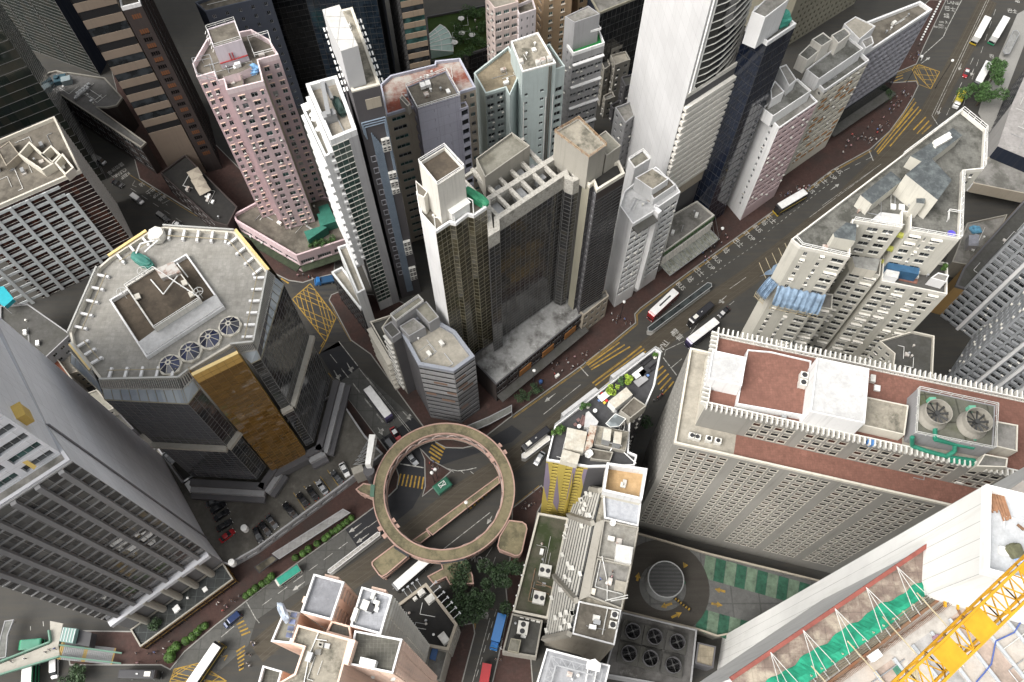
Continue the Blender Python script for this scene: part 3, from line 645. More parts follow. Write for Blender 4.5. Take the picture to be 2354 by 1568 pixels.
# --- pink fronted slab
b=Bld('pink_front_slab','slab with a pink striped front and a blank white flank, beside the navy tower','building')
z1=45
pts=PX([t(2,0,2240,940),t(3,0,103,1178),t(3,0,460,932),t(3,0,250,720)],z1)
pf=dict(k='grid',sx=2.4,fh=2.75,ww=.9,wh=.5,sz=.42,d=.35,ac=.3,fr=None,gl=('glass_dark','black','glass_dark','glass_grey'),m=C_['pink'],zb=5,split=2)
b.body(pts,0,z1,C_['white'],{0:dict(k='grid',nx=2,fh=2.75,ww=.14,wh=.45,d=.25,ac=.4,zb=5),1:pf},roof=F_['conc'],par=.5)
b.house(PX([t(3,0,-60,1010),t(3,0,42,1085),t(3,0,392,850),t(3,0,265,740)],z1+3.0),z1-.5,z1+3.0,C_['white'],F_['tile'],.8,'upper_roof')
for q in([(100,625),(165,600),(260,740),(190,800)],[(20,830),(60,750),(150,850),(30,925)]):
 b.house(PX([t(3,0,*k)for k in q],z1+6.5),z1+2.5,z1+6.5,C_['white'],F_['conc'],.4)
b.done()
# --- cream slab with orange panels
b=Bld('orange_panel_slab','cream slab with orange panels on its front, second building right of the navy tower','building')
z1=40
pts=PX([t(3,0,345,650),t(3,0,522,832),t(3,0,932,552),t(3,0,700,330)],z1)
of=dict(k='grid',sx=2.6,fh=2.9,ww=.8,wh=.5,sz=.42,d=.35,ac=.25,gl=('glass_dark','black','glass_grey'),m=C_['cream'],zb=5,split=2)
b.body(pts,0,z1,C_['warm'],{0:dict(k='grid',nx=3,fh=2.9,ww=.3,wh=.4,d=.25,ac=.2,zb=8),1:of},roof=F_['tile'],par=1.2,capm=C_['white'])
b.house(PX([t(3,0,345,655),t(3,0,462,745),t(3,0,868,465),t(3,0,735,360)],z1+3),z1-1,z1+3,C_['white'],F_['tile'],.8,'upper_roof')
for q,h in(([(280,510),(395,400),(470,470),(362,560)],7),([(400,370),(505,305),(588,370),(492,432)],9),([(580,330),(700,262),(757,320),(645,405)],7.5)):
 b.house(PX([t(3,0,*k)for k in q],z1+h),z1+2,z1+h,C_['warm'],F_['tile'],.3)
p,q=pts[1],pts[2];n=Vector(((q-p).y,-(q-p).x)).normalized();n=n if n.dot(-p)>0 else-n
rr=random.Random(4)
for j in range(11):
 for i in range(5):
  if rr.random()<.5:
   mb,mi=b.new('orange_panel',concrete('orange_panel_mat',(.36,.19,.08),.3));s0=.06+.19*i;a,c=lerp(p,q,s0)+n*.02,lerp(p,q,s0+.13)+n*.02;z=5.2+j*2.85
   mb.hexa([(a.x,a.y,z),(c.x,c.y,z),(c.x+n.x*.08,c.y+n.y*.08,z),(a.x+n.x*.08,a.y+n.y*.08,z)][::-1],[(a.x,a.y,z+1.1),(c.x,c.y,z+1.1),(c.x+n.x*.08,c.y+n.y*.08,z+1.1),(a.x+n.x*.08,a.y+n.y*.08,z+1.1)][::-1],mi)
b.done()
# --- grey wedge with coffered front
b=Bld('grey_wedge','grey wedge-shaped block with a coffered front and an empty flat roof coming to a point','building')
z1=38.5
pts=PX([t(3,0,885,495),t(3,0,1512,85),t(3,0,1398,8),t(3,0,905,200)],z1)
jf=dict(k='grid',sx=2.3,fh=2.7,ww=.82,wh=.72,sz=.14,d=.9,m=concrete('lilac_grey',(.27,.27,.30),.3),zb=11,zt=1,split=1,gl=('glass_dark','glass_grey','glass_dark'))
b.body(pts,0,z1,C_['white'],{0:jf,1:dict(k='blank')},roof=F_['brown'],par=1.2,pw=.6,capm=C_['white'])
b.house(PX([t(3,0,695,228),t(3,0,800,160),t(3,0,985,248),t(3,0,838,372)],z1+4.5),z1-1,z1+4.5,C_['white'],F_['pale'],.4)
b.house(PX([t(3,0,855,380),t(3,0,950,335),t(3,0,970,405),t(3,0,895,450)],z1+2.5),z1-1,z1+2.5,C_['white'],F_['conc'],.3)
mb,mi=b.slot('shopfront',G_['black']);p,q=pts[0],pts[1];n=Vector(((q-p).y,-(q-p).x)).normalized();n=n if n.dot(-p)>0 else-n
mb.hexa([(p.x+n.x*.5,p.y+n.y*.5,4.5),(q.x+n.x*.5,q.y+n.y*.5,4.5),(q.x+n.x*.01,q.y+n.y*.01,4.5),(p.x+n.x*.01,p.y+n.y*.01,4.5)][::-1],[(p.x+n.x*.5,p.y+n.y*.5,10.5),(q.x+n.x*.5,q.y+n.y*.5,10.5),(q.x+n.x*.01,q.y+n.y*.01,10.5),(p.x+n.x*.01,p.y+n.y*.01,10.5)][::-1],mi)
mb,mi=b.slot('canopy',F_['dark'])
mb.hexa([(p.x,p.y,3.8),(p.x+n.x*3.5,p.y+n.y*3.5,3.8),(q.x+n.x*3.5,q.y+n.y*3.5,3.8),(q.x,q.y,3.8)],[(p.x,p.y,4.3),(p.x+n.x*3.5,p.y+n.y*3.5,4.3),(q.x+n.x*3.5,q.y+n.y*3.5,4.3),(q.x,q.y,4.3)],mi)
b.done()
# --- beige tower behind
b=Bld('beige_grid_tower','tall beige tower with rows of small square windows, top right behind the grey wedge','building')
p0=P(t(3,0,195,545),0)+V2(-1.5,5);dd=V2(.80,.60);nd=V2(-.60,.80)
p0=p0-dd*3
b.body([p0,p0+dd*40,p0+dd*40+nd*30,p0+nd*30],0,92,C_['olive'],{0:dict(k='grid',sx=2.1,fh=2.9,ww=.42,wh=.5,d=.5,fr=None,gl=('glass_dark','black'),xa=3),3:dict(k='blank')},roof=F_['conc'])
b.done()
# === helpers for far walls: a point on a sight line at a chosen distance
def AT(p,y):
 k=P(p,CAM_H-1);s_=y/k.y;return Vector((k.x*s_,y))
def ZAT(p,y):return CAM_H-y/P(p,CAM_H-1).y
def ZM(x0,y0,s_):
 return lambda x,y:((x0+x/s_)*.57446,(y0+y/s_)*.57446)
zp=ZM(760,60,2.613);zl=ZM(0,0,2.5286)
# --- pink residential tower on its podium
b=Bld('pink_tower','pink residential tower with peach window hoods, rising from a pink podium','building')
z1=70.0
pts=PX([zp(25,505),zp(72,650),zp(250,598),zp(284,692),zp(350,674),zp(380,787),zp(768,692),zp(735,560),zp(712,470),zp(925,412),zp(828,255),zp(640,150),zp(180,240)],z1)
hd=dict(fh=2.95,wh=.58,sz=.22,d=.18,hood=.2,ac=.2,hp=.6,sm=C_['peach'],zt=.6,gl=('glass_dark','glass_dark','glass_grey','glass_green','curtain_pale'),fr='alu')
side=dict(k='grid',sx=3.0,ww=.5,**hd)
b.body(pts,9,z1,C_['pink'],{0:side,1:dict(k='grid',nx=2,ww=.5,**hd),2:dict(k='blank'),3:dict(k='blank'),4:dict(k='grid',nx=1,ww=.35,**hd),5:dict(k='grid',cols=((.06,.14),(.24,.40),(.56,.74),(.84,.91)),**hd),6:dict(k='blank',m=C_['beige']),7:dict(k='blank',m=C_['beige']),8:dict(k='grid',nx=2,ww=.5,**hd),9:side},roof=F_['brown'],par=1.6,pw=.35,capm=concrete('pale_pink',(.66,.55,.56),.3))
ztw=ZT(zp(250,355),zp(322,570),z1-1.6)
tw=PX([zp(180,158),zp(470,66),zp(545,265),zp(250,355)],ztw)
b.house(tw,z1-1.6,ztw,concrete('pale_lilac',(.62,.56,.60),.2),F_['brown'],.3,'tank_tower')
b.rail(tw,ztw+.3,1.1,M['pipe'])
mb,mi=b.new('fire_pipe',M['red']);n=Vector(((tw[2]-tw[3]).y,-(tw[2]-tw[3]).x)).normalized();n=n if n.dot(-tw[2])>0 else-n
a,c=tw[3]+n*.25,tw[2]+n*.25;mb.tube([(a.x,a.y,z1+.4),(c.x,c.y,z1+.4)],.16,6)
for s_ in(.42,.52):
 mb,mi=b.new('fire_pipe',M['red']);p=lerp(a,c,s_);mb.tube([(p.x,p.y,z1+.5),(p.x,p.y,z1+2.6)],.14,6)
w0=P(zp(555,640),z1-1.6);w1=P(zp(560,730),z1)
b.house(PX([zp(340,630),zp(500,580),zp(620,520),zp(640,545),zp(520,600),zp(352,650)],z1+1),z1-1.6,z1+1,concrete('pale_pink',(1,1,1)),F_['brown'],0,'terrace_wall')
b.house(PX([zp(520,600),zp(532,597),zp(556,725),zp(544,728)],z1),z1-1.6,z1,concrete('pale_pink',(1,1,1)),F_['brown'],0,'terrace_wall')
b.rail(PX([zp(612,262),zp(825,205),zp(875,390),zp(680,440)],z1),z1,1.3,M['white'])
mb,mi=b.new('roof_cage',M['steel'])
cg_=PX([zp(30,480),zp(215,440),zp(290,680),zp(80,640)],z1+1.5)
b.rail(cg_,z1,2.4,M['steel'],name='roof_cage')
for s_ in range(8):
 mb,mi=b.new('ladder_hoop',M['white']);q=lerp(tw[0],tw[3],.1)+(tw[0]-tw[1]).normalized()*.6
 p2=lerp(tw[0],tw[3],.1+s_*.0);zz_=ztw-1.2*s_;mb.bar((q.x,q.y-.5,zz_),(q.x,q.y+.5,zz_),.1)
b.done()
tag(tarp_lump('laundry_heap','blue and white heap of covered goods on the roof terrace of the pink tower','tarpaulin',zp(650,600),z1-1.6,(3.6,2.4,1.8),.4,paint('blue_white_sheet',(.18,.36,.6),.6,var=.9),9))
# --- pink podium
b=Bld('pink_podium','low pink podium round the street corner under the pink tower, green awnings on its roof','building')
z1=10.0
pts=PX([t(0,1,2140,400),t(0,1,2160,455),t(1,1,370,782),t(1,1,835,628),t(1,1,700,250),t(1,1,200,180)],z1)
b.body(pts,0,z1,C_['pink'],{0:dict(k='blank'),1:dict(k='grid',sx=6,fh=4.2,ww=.8,wh=.45,sz=.35,d=.35,split=6,ac=.6,zb=3,zt=1.2),2:dict(k='grid',sx=6,fh=4.2,ww=.8,wh=.45,sz=.35,d=.35,split=6,ac=.6,zb=3,zt=1.2)},roof=F_['brown'],par=1.2,pw=.5)
b.house(PX([t(1,1,440,560),t(1,1,600,510),t(1,1,655,520),t(1,1,480,640)],z1+2.5),z1-1,z1+2.6,paint('green_awning',(.03,.15,.11),.6,var=.3),paint('green_awning',(.03,.15,.11)),0,'awning')
b.house(PX([t(1,1,560,400),t(1,1,690,370),t(1,1,740,465),t(1,1,590,515)],z1+2.5),z1-1,z1+2.6,paint('green_awning',(.03,.15,.11)),paint('green_awning',(.03,.15,.11)),0,'awning')
b.house(PX([t(1,1,570,330),t(1,1,660,300),t(1,1,690,365),t(1,1,590,400)],z1+2.5),z1-1,z1+2.4,paint('green_awning',(.03,.15,.11)),paint('green_awning',(.03,.15,.11)),0,'awning')
mb,mi=b.slot('canopy',paint('mossy_canopy',(.03,.04,.022),.9,var=.6))
for i in(1,2):
 p,q=pts[i],pts[i+1];n=Vector(((q-p).y,-(q-p).x)).normalized();n=n if n.dot(-p)>0 else-n
 mb,mi=b.new('canopy',paint('mossy_canopy',(.05,.075,.035)))
 mb.hexa([(p.x,p.y,3.6),(p.x+n.x*2.2,p.y+n.y*2.2,3.5),(q.x+n.x*2.2,q.y+n.y*2.2,3.5),(q.x,q.y,3.6)],[(p.x,p.y,4.1),(p.x+n.x*2.2,p.y+n.y*2.2,3.8),(q.x+n.x*2.2,q.y+n.y*2.2,3.8),(q.x,q.y,4.1)],mi)
b.done()
# --- slim glass tower with dark service wall and white top
b=Bld('green_glass_tower','slim tower with green glass front, dark pipe-covered service wall and tall white rooftop box','building')
z1=80.0
pts=PX([t(1,0,455,770),t(1,0,680,1290),t(1,0,840,1222),t(1,0,925,1188),t(1,0,742,690)],z1)
gg=dict(k='curtain',mat=G_['green'],mull=W_['fin'],pw=1.3,ph=2.05,bar=.05,bd=.03,hbar=.13,hd=.14,zb=5)
wt=concrete('white_cladding',(.66,.67,.67),.15)
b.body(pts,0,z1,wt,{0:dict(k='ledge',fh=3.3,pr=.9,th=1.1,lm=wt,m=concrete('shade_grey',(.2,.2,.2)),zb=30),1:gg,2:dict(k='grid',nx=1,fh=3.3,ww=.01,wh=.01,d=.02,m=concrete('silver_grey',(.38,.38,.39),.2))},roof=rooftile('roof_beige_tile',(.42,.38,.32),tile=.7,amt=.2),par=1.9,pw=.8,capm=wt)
zd=90.5
dk=concrete('charcoal_render',(.085,.08,.085),.2)
f0,f1=P(t(1,0,880,842),zd),P(t(1,0,1140,775),zd);e=(f1-f0).normalized();nb=Vector((-e.y,e.x))
dp=[f0,f1,f1+nb*24,f0+nb*24]
b.body(dp,0,zd,dk,{0:dict(k='blank')},roof=F_['mottled'],par=.4,pw=.6,capm=C_['cream'])
zw=ZT(t(1,0,778,470),t(1,0,870,810),zd)
wtp=PX([t(1,0,608,90),t(1,0,765,42),t(1,0,938,420),t(1,0,778,470)],zw)
b.house(wtp,zd-.5,zw,concrete('white_box_paint',(.46,.46,.465),.12,streak=.2),rooftile('white_box_roof',(.70,.69,.66),moss=(.4,.39,.36),amt=.35,tile=3.2,mort=.6),0,'roof_tower')
n=-nb
for i in range(7):
 s_=.34+i*.045;p=lerp(f0,f1,s_)+n*.2;q=lerp(f0,f1,s_+.0)+n*.2
 mb,mi=b.new('riser_pipe',paint('riser_blue_grey',(.20,.25,.31),.5));mb.tube([(p.x,p.y,3),(p.x,p.y,zd-14-i*.8)],.16,5)
for k_ in range(3):
 mb,mi=b.new('duct_frame',paint('riser_blue_grey',(.2,.25,.31)));a=lerp(f0,f1,.08+.03*k_)+n*.2;c=lerp(f0,f1,.95-.03*k_)+n*.2
 mb.tube([(a.x,a.y,zd-14-k_*.8),(a.x,a.y,zd-10+k_*-.8),(c.x,c.y,zd-10-k_*.8),(c.x,c.y,zd-34)],.16,5)
for j in range(13):
 a=lerp(f0,f1,.12)+n*.2;c=lerp(f0,f1,.30)+n*.2;z_=zd-22-j*4.4
 mb,mi=b.new('drain_loop',paint('riser_grey',(.24,.24,.26),.5));mb.tube([(a.x,a.y,z_),(c.x,c.y,z_),(c.x,c.y,z_-2),(a.x,a.y,z_-2),(a.x,a.y,z_)],.13,5)
mb,mi=b.new('louvre',C_['beige']);a=lerp(f0,f1,.38)+n*.12;c=lerp(f0,f1,.92)+n*.12
mb.hexa([(a.x,a.y,zd-6.5),(c.x,c.y,zd-6.5),(c.x-n.x*.11,c.y-n.y*.11,zd-6.5),(a.x-n.x*.11,a.y-n.y*.11,zd-6.5)],[(a.x,a.y,zd-3.4),(c.x,c.y,zd-3.4),(c.x-n.x*.11,c.y-n.y*.11,zd-3.4),(a.x-n.x*.11,a.y-n.y*.11,zd-3.4)],mi)
for zz_,rows in((zd-18.5,2),(zd-31,1),(zd-34.5,1),(zd-37.5,1),(zd-62,3),(zd-76,3)):
 for j in range(rows):
  for i in range(2):
   mb,mi=b.new('condenser',M['ac']);b.mb[('condenser',len(b.mb)-1)][1].append(M['dark']);p=lerp(f0,f1,.70+.16*i)+n*.55;mb.box((p.x,p.y,zz_-j*2.3),(.95,.8,1.9),math.atan2(e.y,e.x),0)
   for k_ in(.3,1.15):q=p+n*.405;mb.box((q.x,q.y,zz_-j*2.3+k_),(.6,.02,.5),math.atan2(e.y,e.x),1)
for i in range(10):
 for side_,base_ in((0,dp[3]),(1,dp[2])):
  q=lerp(f0 if side_==0 else f1,base_,.1+.085*i)+(-e if side_==0 else e)*(1.0 if side_==0 else .6)
  for d_ in(-.32,.32):
   mb,mi=b.new('floodlight',M['white']);w=q+e*d_;mb.box((w.x,w.y,zd-1.5),(.34,1.15,.18),math.atan2(e.y,e.x))
  mb,mi=b.new('light_arm',M['dark']);mb.bar((q.x,q.y,zd-1.6),(q.x+(e.x if side_==0 else-e.x)*1.0,q.y+(e.y if side_==0 else-e.y)*1.0,zd-1.6),.1)
b.body(PX([t(1,1,745,700),t(1,1,928,1130),t(1,1,1003,1090),t(1,1,835,668)],27.5),0,27.5,wt,None,roof=F_['pale'],par=1.2,pw=.5)
b.body(PX([t(1,1,690,930),t(1,1,960,1275),t(1,1,1010,1180),t(1,1,790,880)],17.5),0,17.5,C_['dgrey'],{0:dict(k='curtain',mat=G_['black'],mull=W_['mull_dark'],pw=2,ph=3,bar=.08)},roof=F_['pale'],par=1.2,pw=.5,capm=wt)
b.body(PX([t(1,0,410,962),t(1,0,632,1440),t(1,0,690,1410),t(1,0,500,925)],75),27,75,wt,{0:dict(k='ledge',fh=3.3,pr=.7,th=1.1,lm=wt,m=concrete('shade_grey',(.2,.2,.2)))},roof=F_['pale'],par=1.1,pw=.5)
b.done()
# --- building maintenance crane and covered boat-like gondola on the same roof
c=P(t(1,0,680,1000),80)
s=thing('maintenance_crane','grey window-cleaning crane with long folded jib on the roof of the green glass tower','crane',(c.x,c.y,78.1))
def rel(p,z,o):q=P(p,z);return(q.x-o.x,q.y-o.y,z-o.z)
o_=Vector((c.x,c.y,78.1));gr=paint('crane_grey',(.23,.235,.24),.5)
mb=MB();mb.bar(rel(t(1,0,610,760),81,o_),rel(t(1,0,670,1060),81,o_),1.0,.9);mb.build('jib',gr,s,local=True)
mb=MB();mb.bar(rel(t(1,0,630,770),80.4,o_),rel(t(1,0,700,910),80.2,o_),.8,.7);mb.build('boom',gr,s,local=True)
mb=MB();p=rel(t(1,0,685,1110),78.1,o_);mb.box((p[0],p[1],0),(3.0,1.8,2.6),.45);mb.build('counterweight',gr,s,local=True)
mb=MB();p=rel(t(1,0,670,1050),78.1,o_);mb.rod((p[0],p[1],0),(p[0],p[1],3),.5,10);mb.build('mast',gr,s,local=True)
mb=MB();mb.bar(rel(t(1,0,740,1070),78.3,o_),rel(t(1,0,810,1215),78.3,o_),.25,.3);mb.bar(rel(t(1,0,650,1120),78.3,o_),rel(t(1,0,690,1220),78.3,o_),.25,.3);mb.build('rail',gr,s,local=True)
tarp_lump('gondola_cover','dark green sheet over a gondola beside the window-cleaning crane','tarpaulin',t(1,0,770,1000),78.1,(2.0,5.6,1.8),R(25),paint('dark_green_sheet',(.015,.035,.03),.6,var=.3),12)
for i,(x,y)in enumerate(((468,1000),(474,1014),(524,1072),(540,1112),(578,1203))):
 c=P(t(1,0,x,y),75);mb=MB();mb.lathe((0,0,0),[(.04,0),(.04,1.6),(.75,1.75),(.7,1.9),(.05,2.0)],10);o=mb.build('parasol',M['white']);o.location=(c.x,c.y,73.9)
 tag(o,'small round cream parasol on the narrow terrace below the green glass tower roof','parasol','cream parasols on the glass tower terrace')
 # --- lilac block with red tiled roof
b=Bld('lilac_block','lilac rendered block with a worn red roof, right of the dark pipe-covered service wall','building')
z1=60.0
wf=dict(k='grid',sx=3.4,fh=3.1,ww=.6,wh=.45,d=.3,gl=('glass_green','glass_dark','glass_green'),split=3)
pts=PX([t(1,0,1140,775),t(1,0,1198,1055),t(1,0,2018,800),t(1,0,1875,532),t(1,0,1645,558),t(1,0,1640,590),t(1,0,1235,690)],z1)
b.body(pts,0,z1,C_['beige'],{0:dict(k='blank'),1:dict(k='grid',fh=3.6,cols=((.05,.2),(.86,.89),(.93,.98)),wh=.45,d=.3,gl=('glass_green','glass_dark','glass_green'),split=3),2:dict(k='blank')},roof=rooftile('roof_worn_red',(.30,.10,.07),moss=(.42,.40,.36),amt=.95,scale=.12),par=.9,pw=.4,capm=concrete('lilac_cap',(.42,.43,.50),.3))
pp=PX([t(1,0,1378,800),t(1,0,1485,1003),t(1,0,1875,883),t(1,0,1745,650)],z1+3)
b.body(pp,0,z1+3,C_['purple'],{0:dict(k='grid',nx=1,fh=3.6,ww=.6,wh=.55,d=.4,gl=('glass_dark','black'),m=concrete('lilac_side',(.24,.23,.27))),1:dict(k='grid',fh=3.6,cols=((.37,.375),(.70,.705)),wh=.3,d=.1,fr=None)},roof=F_['brown'],par=.3,pw=.3)
b.body(PX([t(1,0,1878,985),t(1,0,1950,955),t(1,0,1925,905),t(1,0,1850,925)],z1),0,z1-1,C_['purple'],{0:dict(k='grid',nx=1,fh=3.6,ww=.85,wh=.6,d=.4,gl=('black','glass_dark'),fr=None)},roof=F_['brown'],par=.3)
b.rail(pp,z1+3,1.1,M['white'])
b.house(PX([t(1,0,1318,905),t(1,0,1345,875),t(1,0,1420,960),t(1,0,1395,985)],z1+2),z1-1,z1+2,C_['cream'],F_['conc'])
b.house(PX([t(1,0,1500,760),t(1,0,1545,750),t(1,0,1560,790),t(1,0,1515,803)],z1+4),z1+3,z1+4,M['white'],M['white'],0,'roof_hatch')
b.house(PX([t(1,0,1550,742),t(1,0,1592,730),t(1,0,1608,772),t(1,0,1563,785)],z1+4),z1+3,z1+4,M['white'],M['white'],0,'roof_hatch')
b.house(PX([t(1,0,1535,850),t(1,0,1575,838),t(1,0,1592,868),t(1,0,1550,880)],z1+3.8),z1+3,z1+3.8,M['rust'],M['rust'],0,'roof_hatch')
b.done()
# --- pale teal block
b=Bld('teal_block','pale blue-green block with a blank upper storey, stained flat roof with rusty hatches','building')
z1=58
tu=PX([t(2,0,-12,378),t(2,0,95,660),t(2,0,405,577),t(2,0,240,294)],z1)
twf=dict(k='grid',fh=3.4,cols=((.08,.18),(.56,.68)),wh=.35,d=.3,zt=7)
b.body(tu,0,z1,C_['teal'],{0:dict(k='grid',nx=1,fh=3.4,ww=.2,wh=.4,d=.25,zt=8),1:twf},roof=F_['mottled'],par=.5,pw=.4,capm=M['white'])
b.body(PX([t(1,0,2000,670),t(1,0,2108,860),t(1,0,2292,804),t(1,0,2330,880),t(2,0,90,640),t(2,0,-30,420)],z1-7),0,z1-7,C_['teal'],{0:dict(k='blank'),1:dict(k='grid',nx=2,fh=3.2,ww=.7,wh=.55,d=.5,ac=.6,m=concrete('teal_back',(.22,.25,.245),.8)),2:dict(k='blank')},roof=rooftile('roof_tan_tile',(.36,.30,.21),tile=.5,amt=.4),par=1.0,pw=.4)
b.body(PX([t(2,0,400,640),t(2,0,488,607),t(2,0,345,400),t(2,0,300,420)],z1-4),0,z1-4,C_['teal'],{0:dict(k='grid',nx=1,fh=3.4,ww=.75,wh=.6,d=.5,gl=('black','glass_dark'),zt=6)},roof=F_['conc'],par=1.0)
for i,(x,y)in enumerate(((80,555),(238,560),(285,542),(343,525))):
 q=[t(2,0,x-24,y-10),t(2,0,x+16,y-22),t(2,0,x+28,y+10),t(2,0,x-10,y+24)];b.house(PX(q,z1+.5),z1-.5,z1+.6,M['white'],M['rust'],0,'roof_hatch')
a,c=tu[1],tu[2];n=Vector(((c-a).y,-(c-a).x)).normalized();n=n if n.dot(-a)>0 else-n
for s_ in(.8,.86):mb,mi=b.new('drain_pipe',paint('dirty_pipe',(.12,.11,.09),.8));p=lerp(a,c,s_)+n*.2;mb.tube([(p.x,p.y,2),(p.x,p.y,z1-.5)],.16,5)
for s_ in(.05,.74,.96):mb,mi=b.new('drain_pipe',M['white']);p=lerp(a,c,s_)+n*.2;mb.tube([(p.x,p.y,2),(p.x,p.y,z1-12)],.15,5)
b.done()
# --- grey-white block with green turf roof
b=Bld('green_roof_block','narrow grey-white block with ledges and a bright green roof terrace','building')
z1=46
qp=PX([t(2,0,500,398),t(2,0,563,490),t(2,0,852,392),t(2,0,800,262)],z1)
b.body(qp,0,z1,C_['grey'],{0:dict(k='grid',nx=2,fh=3.2,ww=.25,wh=.4,d=.25,ac=.2),1:dict(k='grid',nx=4,fh=3.2,ww=.86,wh=.42,sz=.4,d=.4,ac=.5,zt=2)},roof=paint('roof_turf',(.015,.16,.04),.95,var=.3),par=1.2,pw=.35,capm=C_['white'])
a,c=qp[1],qp[2];n=Vector(((c-a).y,-(c-a).x)).normalized();n=n if n.dot(-a)>0 else-n
for j in(2,5,8,11):
 mb,mi=b.new('ledge',C_['white']);z_=z1-1.5-3.1*j+3;mb.hexa([(a.x+n.x*.02,a.y+n.y*.02,z_),(c.x+n.x*.02,c.y+n.y*.02,z_),(c.x+n.x*.8,c.y+n.y*.8,z_),(a.x+n.x*.8,a.y+n.y*.8,z_)][::-1],[(a.x+n.x*.02,a.y+n.y*.02,z_+.5),(c.x+n.x*.02,c.y+n.y*.02,z_+.5),(c.x+n.x*.8,c.y+n.y*.8,z_+.4),(a.x+n.x*.8,a.y+n.y*.8,z_+.4)][::-1],mi)
b.house(PX([t(2,0,485,160),t(2,0,575,215),t(2,0,810,135),t(2,0,700,60)],z1+9),0,z1+9,C_['grey'],F_['conc'],.3,'stair_tower')
b.house(PX([t(2,0,578,265),t(2,0,582,292),t(2,0,700,258),t(2,0,690,225)],z1+5),z1-1,z1+5,C_['white'],F_['conc'],.2)
b.house(PX([t(2,0,705,290),t(2,0,820,262),t(2,0,800,232),t(2,0,700,258)],z1+4),z1+3.4,z1+4,C_['white'],F_['conc'],.15,'canopy')
b.done()
# --- old low houses behind it
OLD=[(((800,295),(910,262),(968,322),(860,378)),24,F_['white'],'small whitewashed roof with paddling pool, behind the green-roofed block','white'),(((862,380),(985,318),(1035,400),(915,455)),22,F_['dark'],'old low house with a black tarred roof behind the green-roofed block','conc'),(((902,505),(1045,468),(1088,545),(950,597)),20,F_['pale'],'old grey house with a white walled terrace, behind the green-roofed block','conc'),(((1005,705),(1100,680),(1160,760),(1040,790)),17,F_['dark'],'old house with a dark roof close to the blank flank of the white tower','dgrey'),(((836,880),(925,838),(948,888),(858,922)),9,F_['conc'],'small hut with a grey sheet roof in the yard left of the white tower','conc'),(((905,960),(1010,905),(1060,940),(930,1000)),7,F_['black'],'low house with a black roof terrace in the yard left of the white tower','dgrey'),(((948,985),(1105,925),(1140,1050),(1042,1130)),26,F_['conc'],'grey block with a plain flat roof tucked against the flank of the white tower','grey'),(((815,560),(880,530),(905,600),(850,640)),18,F_['dark'],'narrow old house with peeling walls next to the green-roofed block','conc')]
for q,z_,rf,lb,w_ in OLD:
 b=Bld('old_house',lb,'house');b.body(PX([t(2,0,*k)for k in(q[0],q[3],q[2],q[1])],z_),0,z_,C_[w_],default=dict(k='grid',sx=3,fh=3,ww=.4,wh=.42,d=.25,ac=.2),roof=rf,par=.8,pw=.3);b.done()
mb=MB();q=[P(t(2,0,*k),23.4)for k in((848,312),(895,298),(908,325),(862,338))];c=sum(q,V2(0,0))/4
mb.prism([p-c for p in ccw(q)],0,.5,0);s=thing('paddling_pool','white-rimmed blue paddling pool on the whitewashed roof','pool',(c.x,c.y,23.3));mb.build('rim',M['white'],s,local=True)
mb=MB();mb.prism(inset([p-c for p in ccw(q)],.35),.5,.53);mb.build('water',paint('pool_blue',(.12,.38,.6),.15),s,local=True)
# --- far towers along the top edge
def slab(name,label,p0,p1,y0,z1,depth,wall,spec,z0=0,roof=None,turn=.62,spec_l=None,spec_r=None):
 a=AT(p0,y0);zc=ZAT(p0,y0);c=P(p1,zc);e=(c-a).normalized();n=Vector((-e.y,e.x))
 b=Bld(name,label,'building');b.body([a,c,c+n*depth,a+n*depth],z0,z1,wall,{0:spec,3:spec_l,1:spec_r},roof=roof or F_['conc'],par=1);b.done();return a,c
cw_=concrete('pinkish_tile',(.55,.46,.43),.3)
rw=dict(k='grid',nx=3,fh=3.1,ww=.72,wh=.5,d=.3,gl=('glass_green','glass_grey','glass_dark'),fr='white',split=3)
b=Bld('pinkish_flats','pinkish-cream residential block with green-tinted windows at the top edge, behind the pale blue-green block','building');z1=50
b.body(PX([t(1,0,2105,-30),t(1,0,2190,78),t(2,0,60,18),t(2,0,10,-80)],z1),0,z1,cw_,{0:dict(k='grid',nx=2,fh=3.1,ww=.5,wh=.45,d=.25,ac=.5),1:rw},roof=F_['pale'],par=1)
b.body(PX([t(2,0,30,50),t(2,0,65,135),t(2,0,222,85),t(2,0,190,-20)],z1-3),0,z1-3,concrete('pale_pink_flat',(.60,.55,.56),.3),{0:dict(k='grid',nx=1,fh=3.1,ww=.8,wh=.5,d=.8),1:dict(k='grid',nx=3,fh=3.1,ww=.25,wh=.4,d=.2)},roof=F_['brown'],par=1);b.done()
slab('tan_flats','tall tan residential block with small green windows and pale ledges at the top edge',t(2,0,282,300),t(2,0,535,222),205,110,26,C_['tan'],dict(k='grid',fh=3.05,cols=((.2,.33),(.62,.75)),wh=.42,d=.2,gl=('glass_green','glass_dark'),fr='white',sill=.25,sm=C_['cream']),spec_l=dict(k='grid',nx=4,fh=3.05,ww=.5,wh=.5,d=.4))
slab('tan_flats','narrow tan block with a single window column, right of the wider tan block',t(2,0,600,120),t(2,0,790,62),214,110,22,C_['tan'],dict(k='grid',nx=3,fh=3.05,ww=.55,wh=.45,d=.3,gl=('glass_green','glass_dark'),split=2))
b=Bld('black_glass_block','black glass building with a beige roof sign edge behind the old houses','building');z1=40
b.body(PX([t(2,0,800,118),t(2,0,1245,-62),t(2,0,1140,-260),t(2,0,700,-60)],z1),0,z1,C_['navy'],{0:dict(k='curtain',mat=G_['black'],mull=W_['mull_dark'],pw=1.6,ph=3,bar=.06,zb=8)},roof=F_['conc'],par=.8,capm=C_['olive']);b.done()
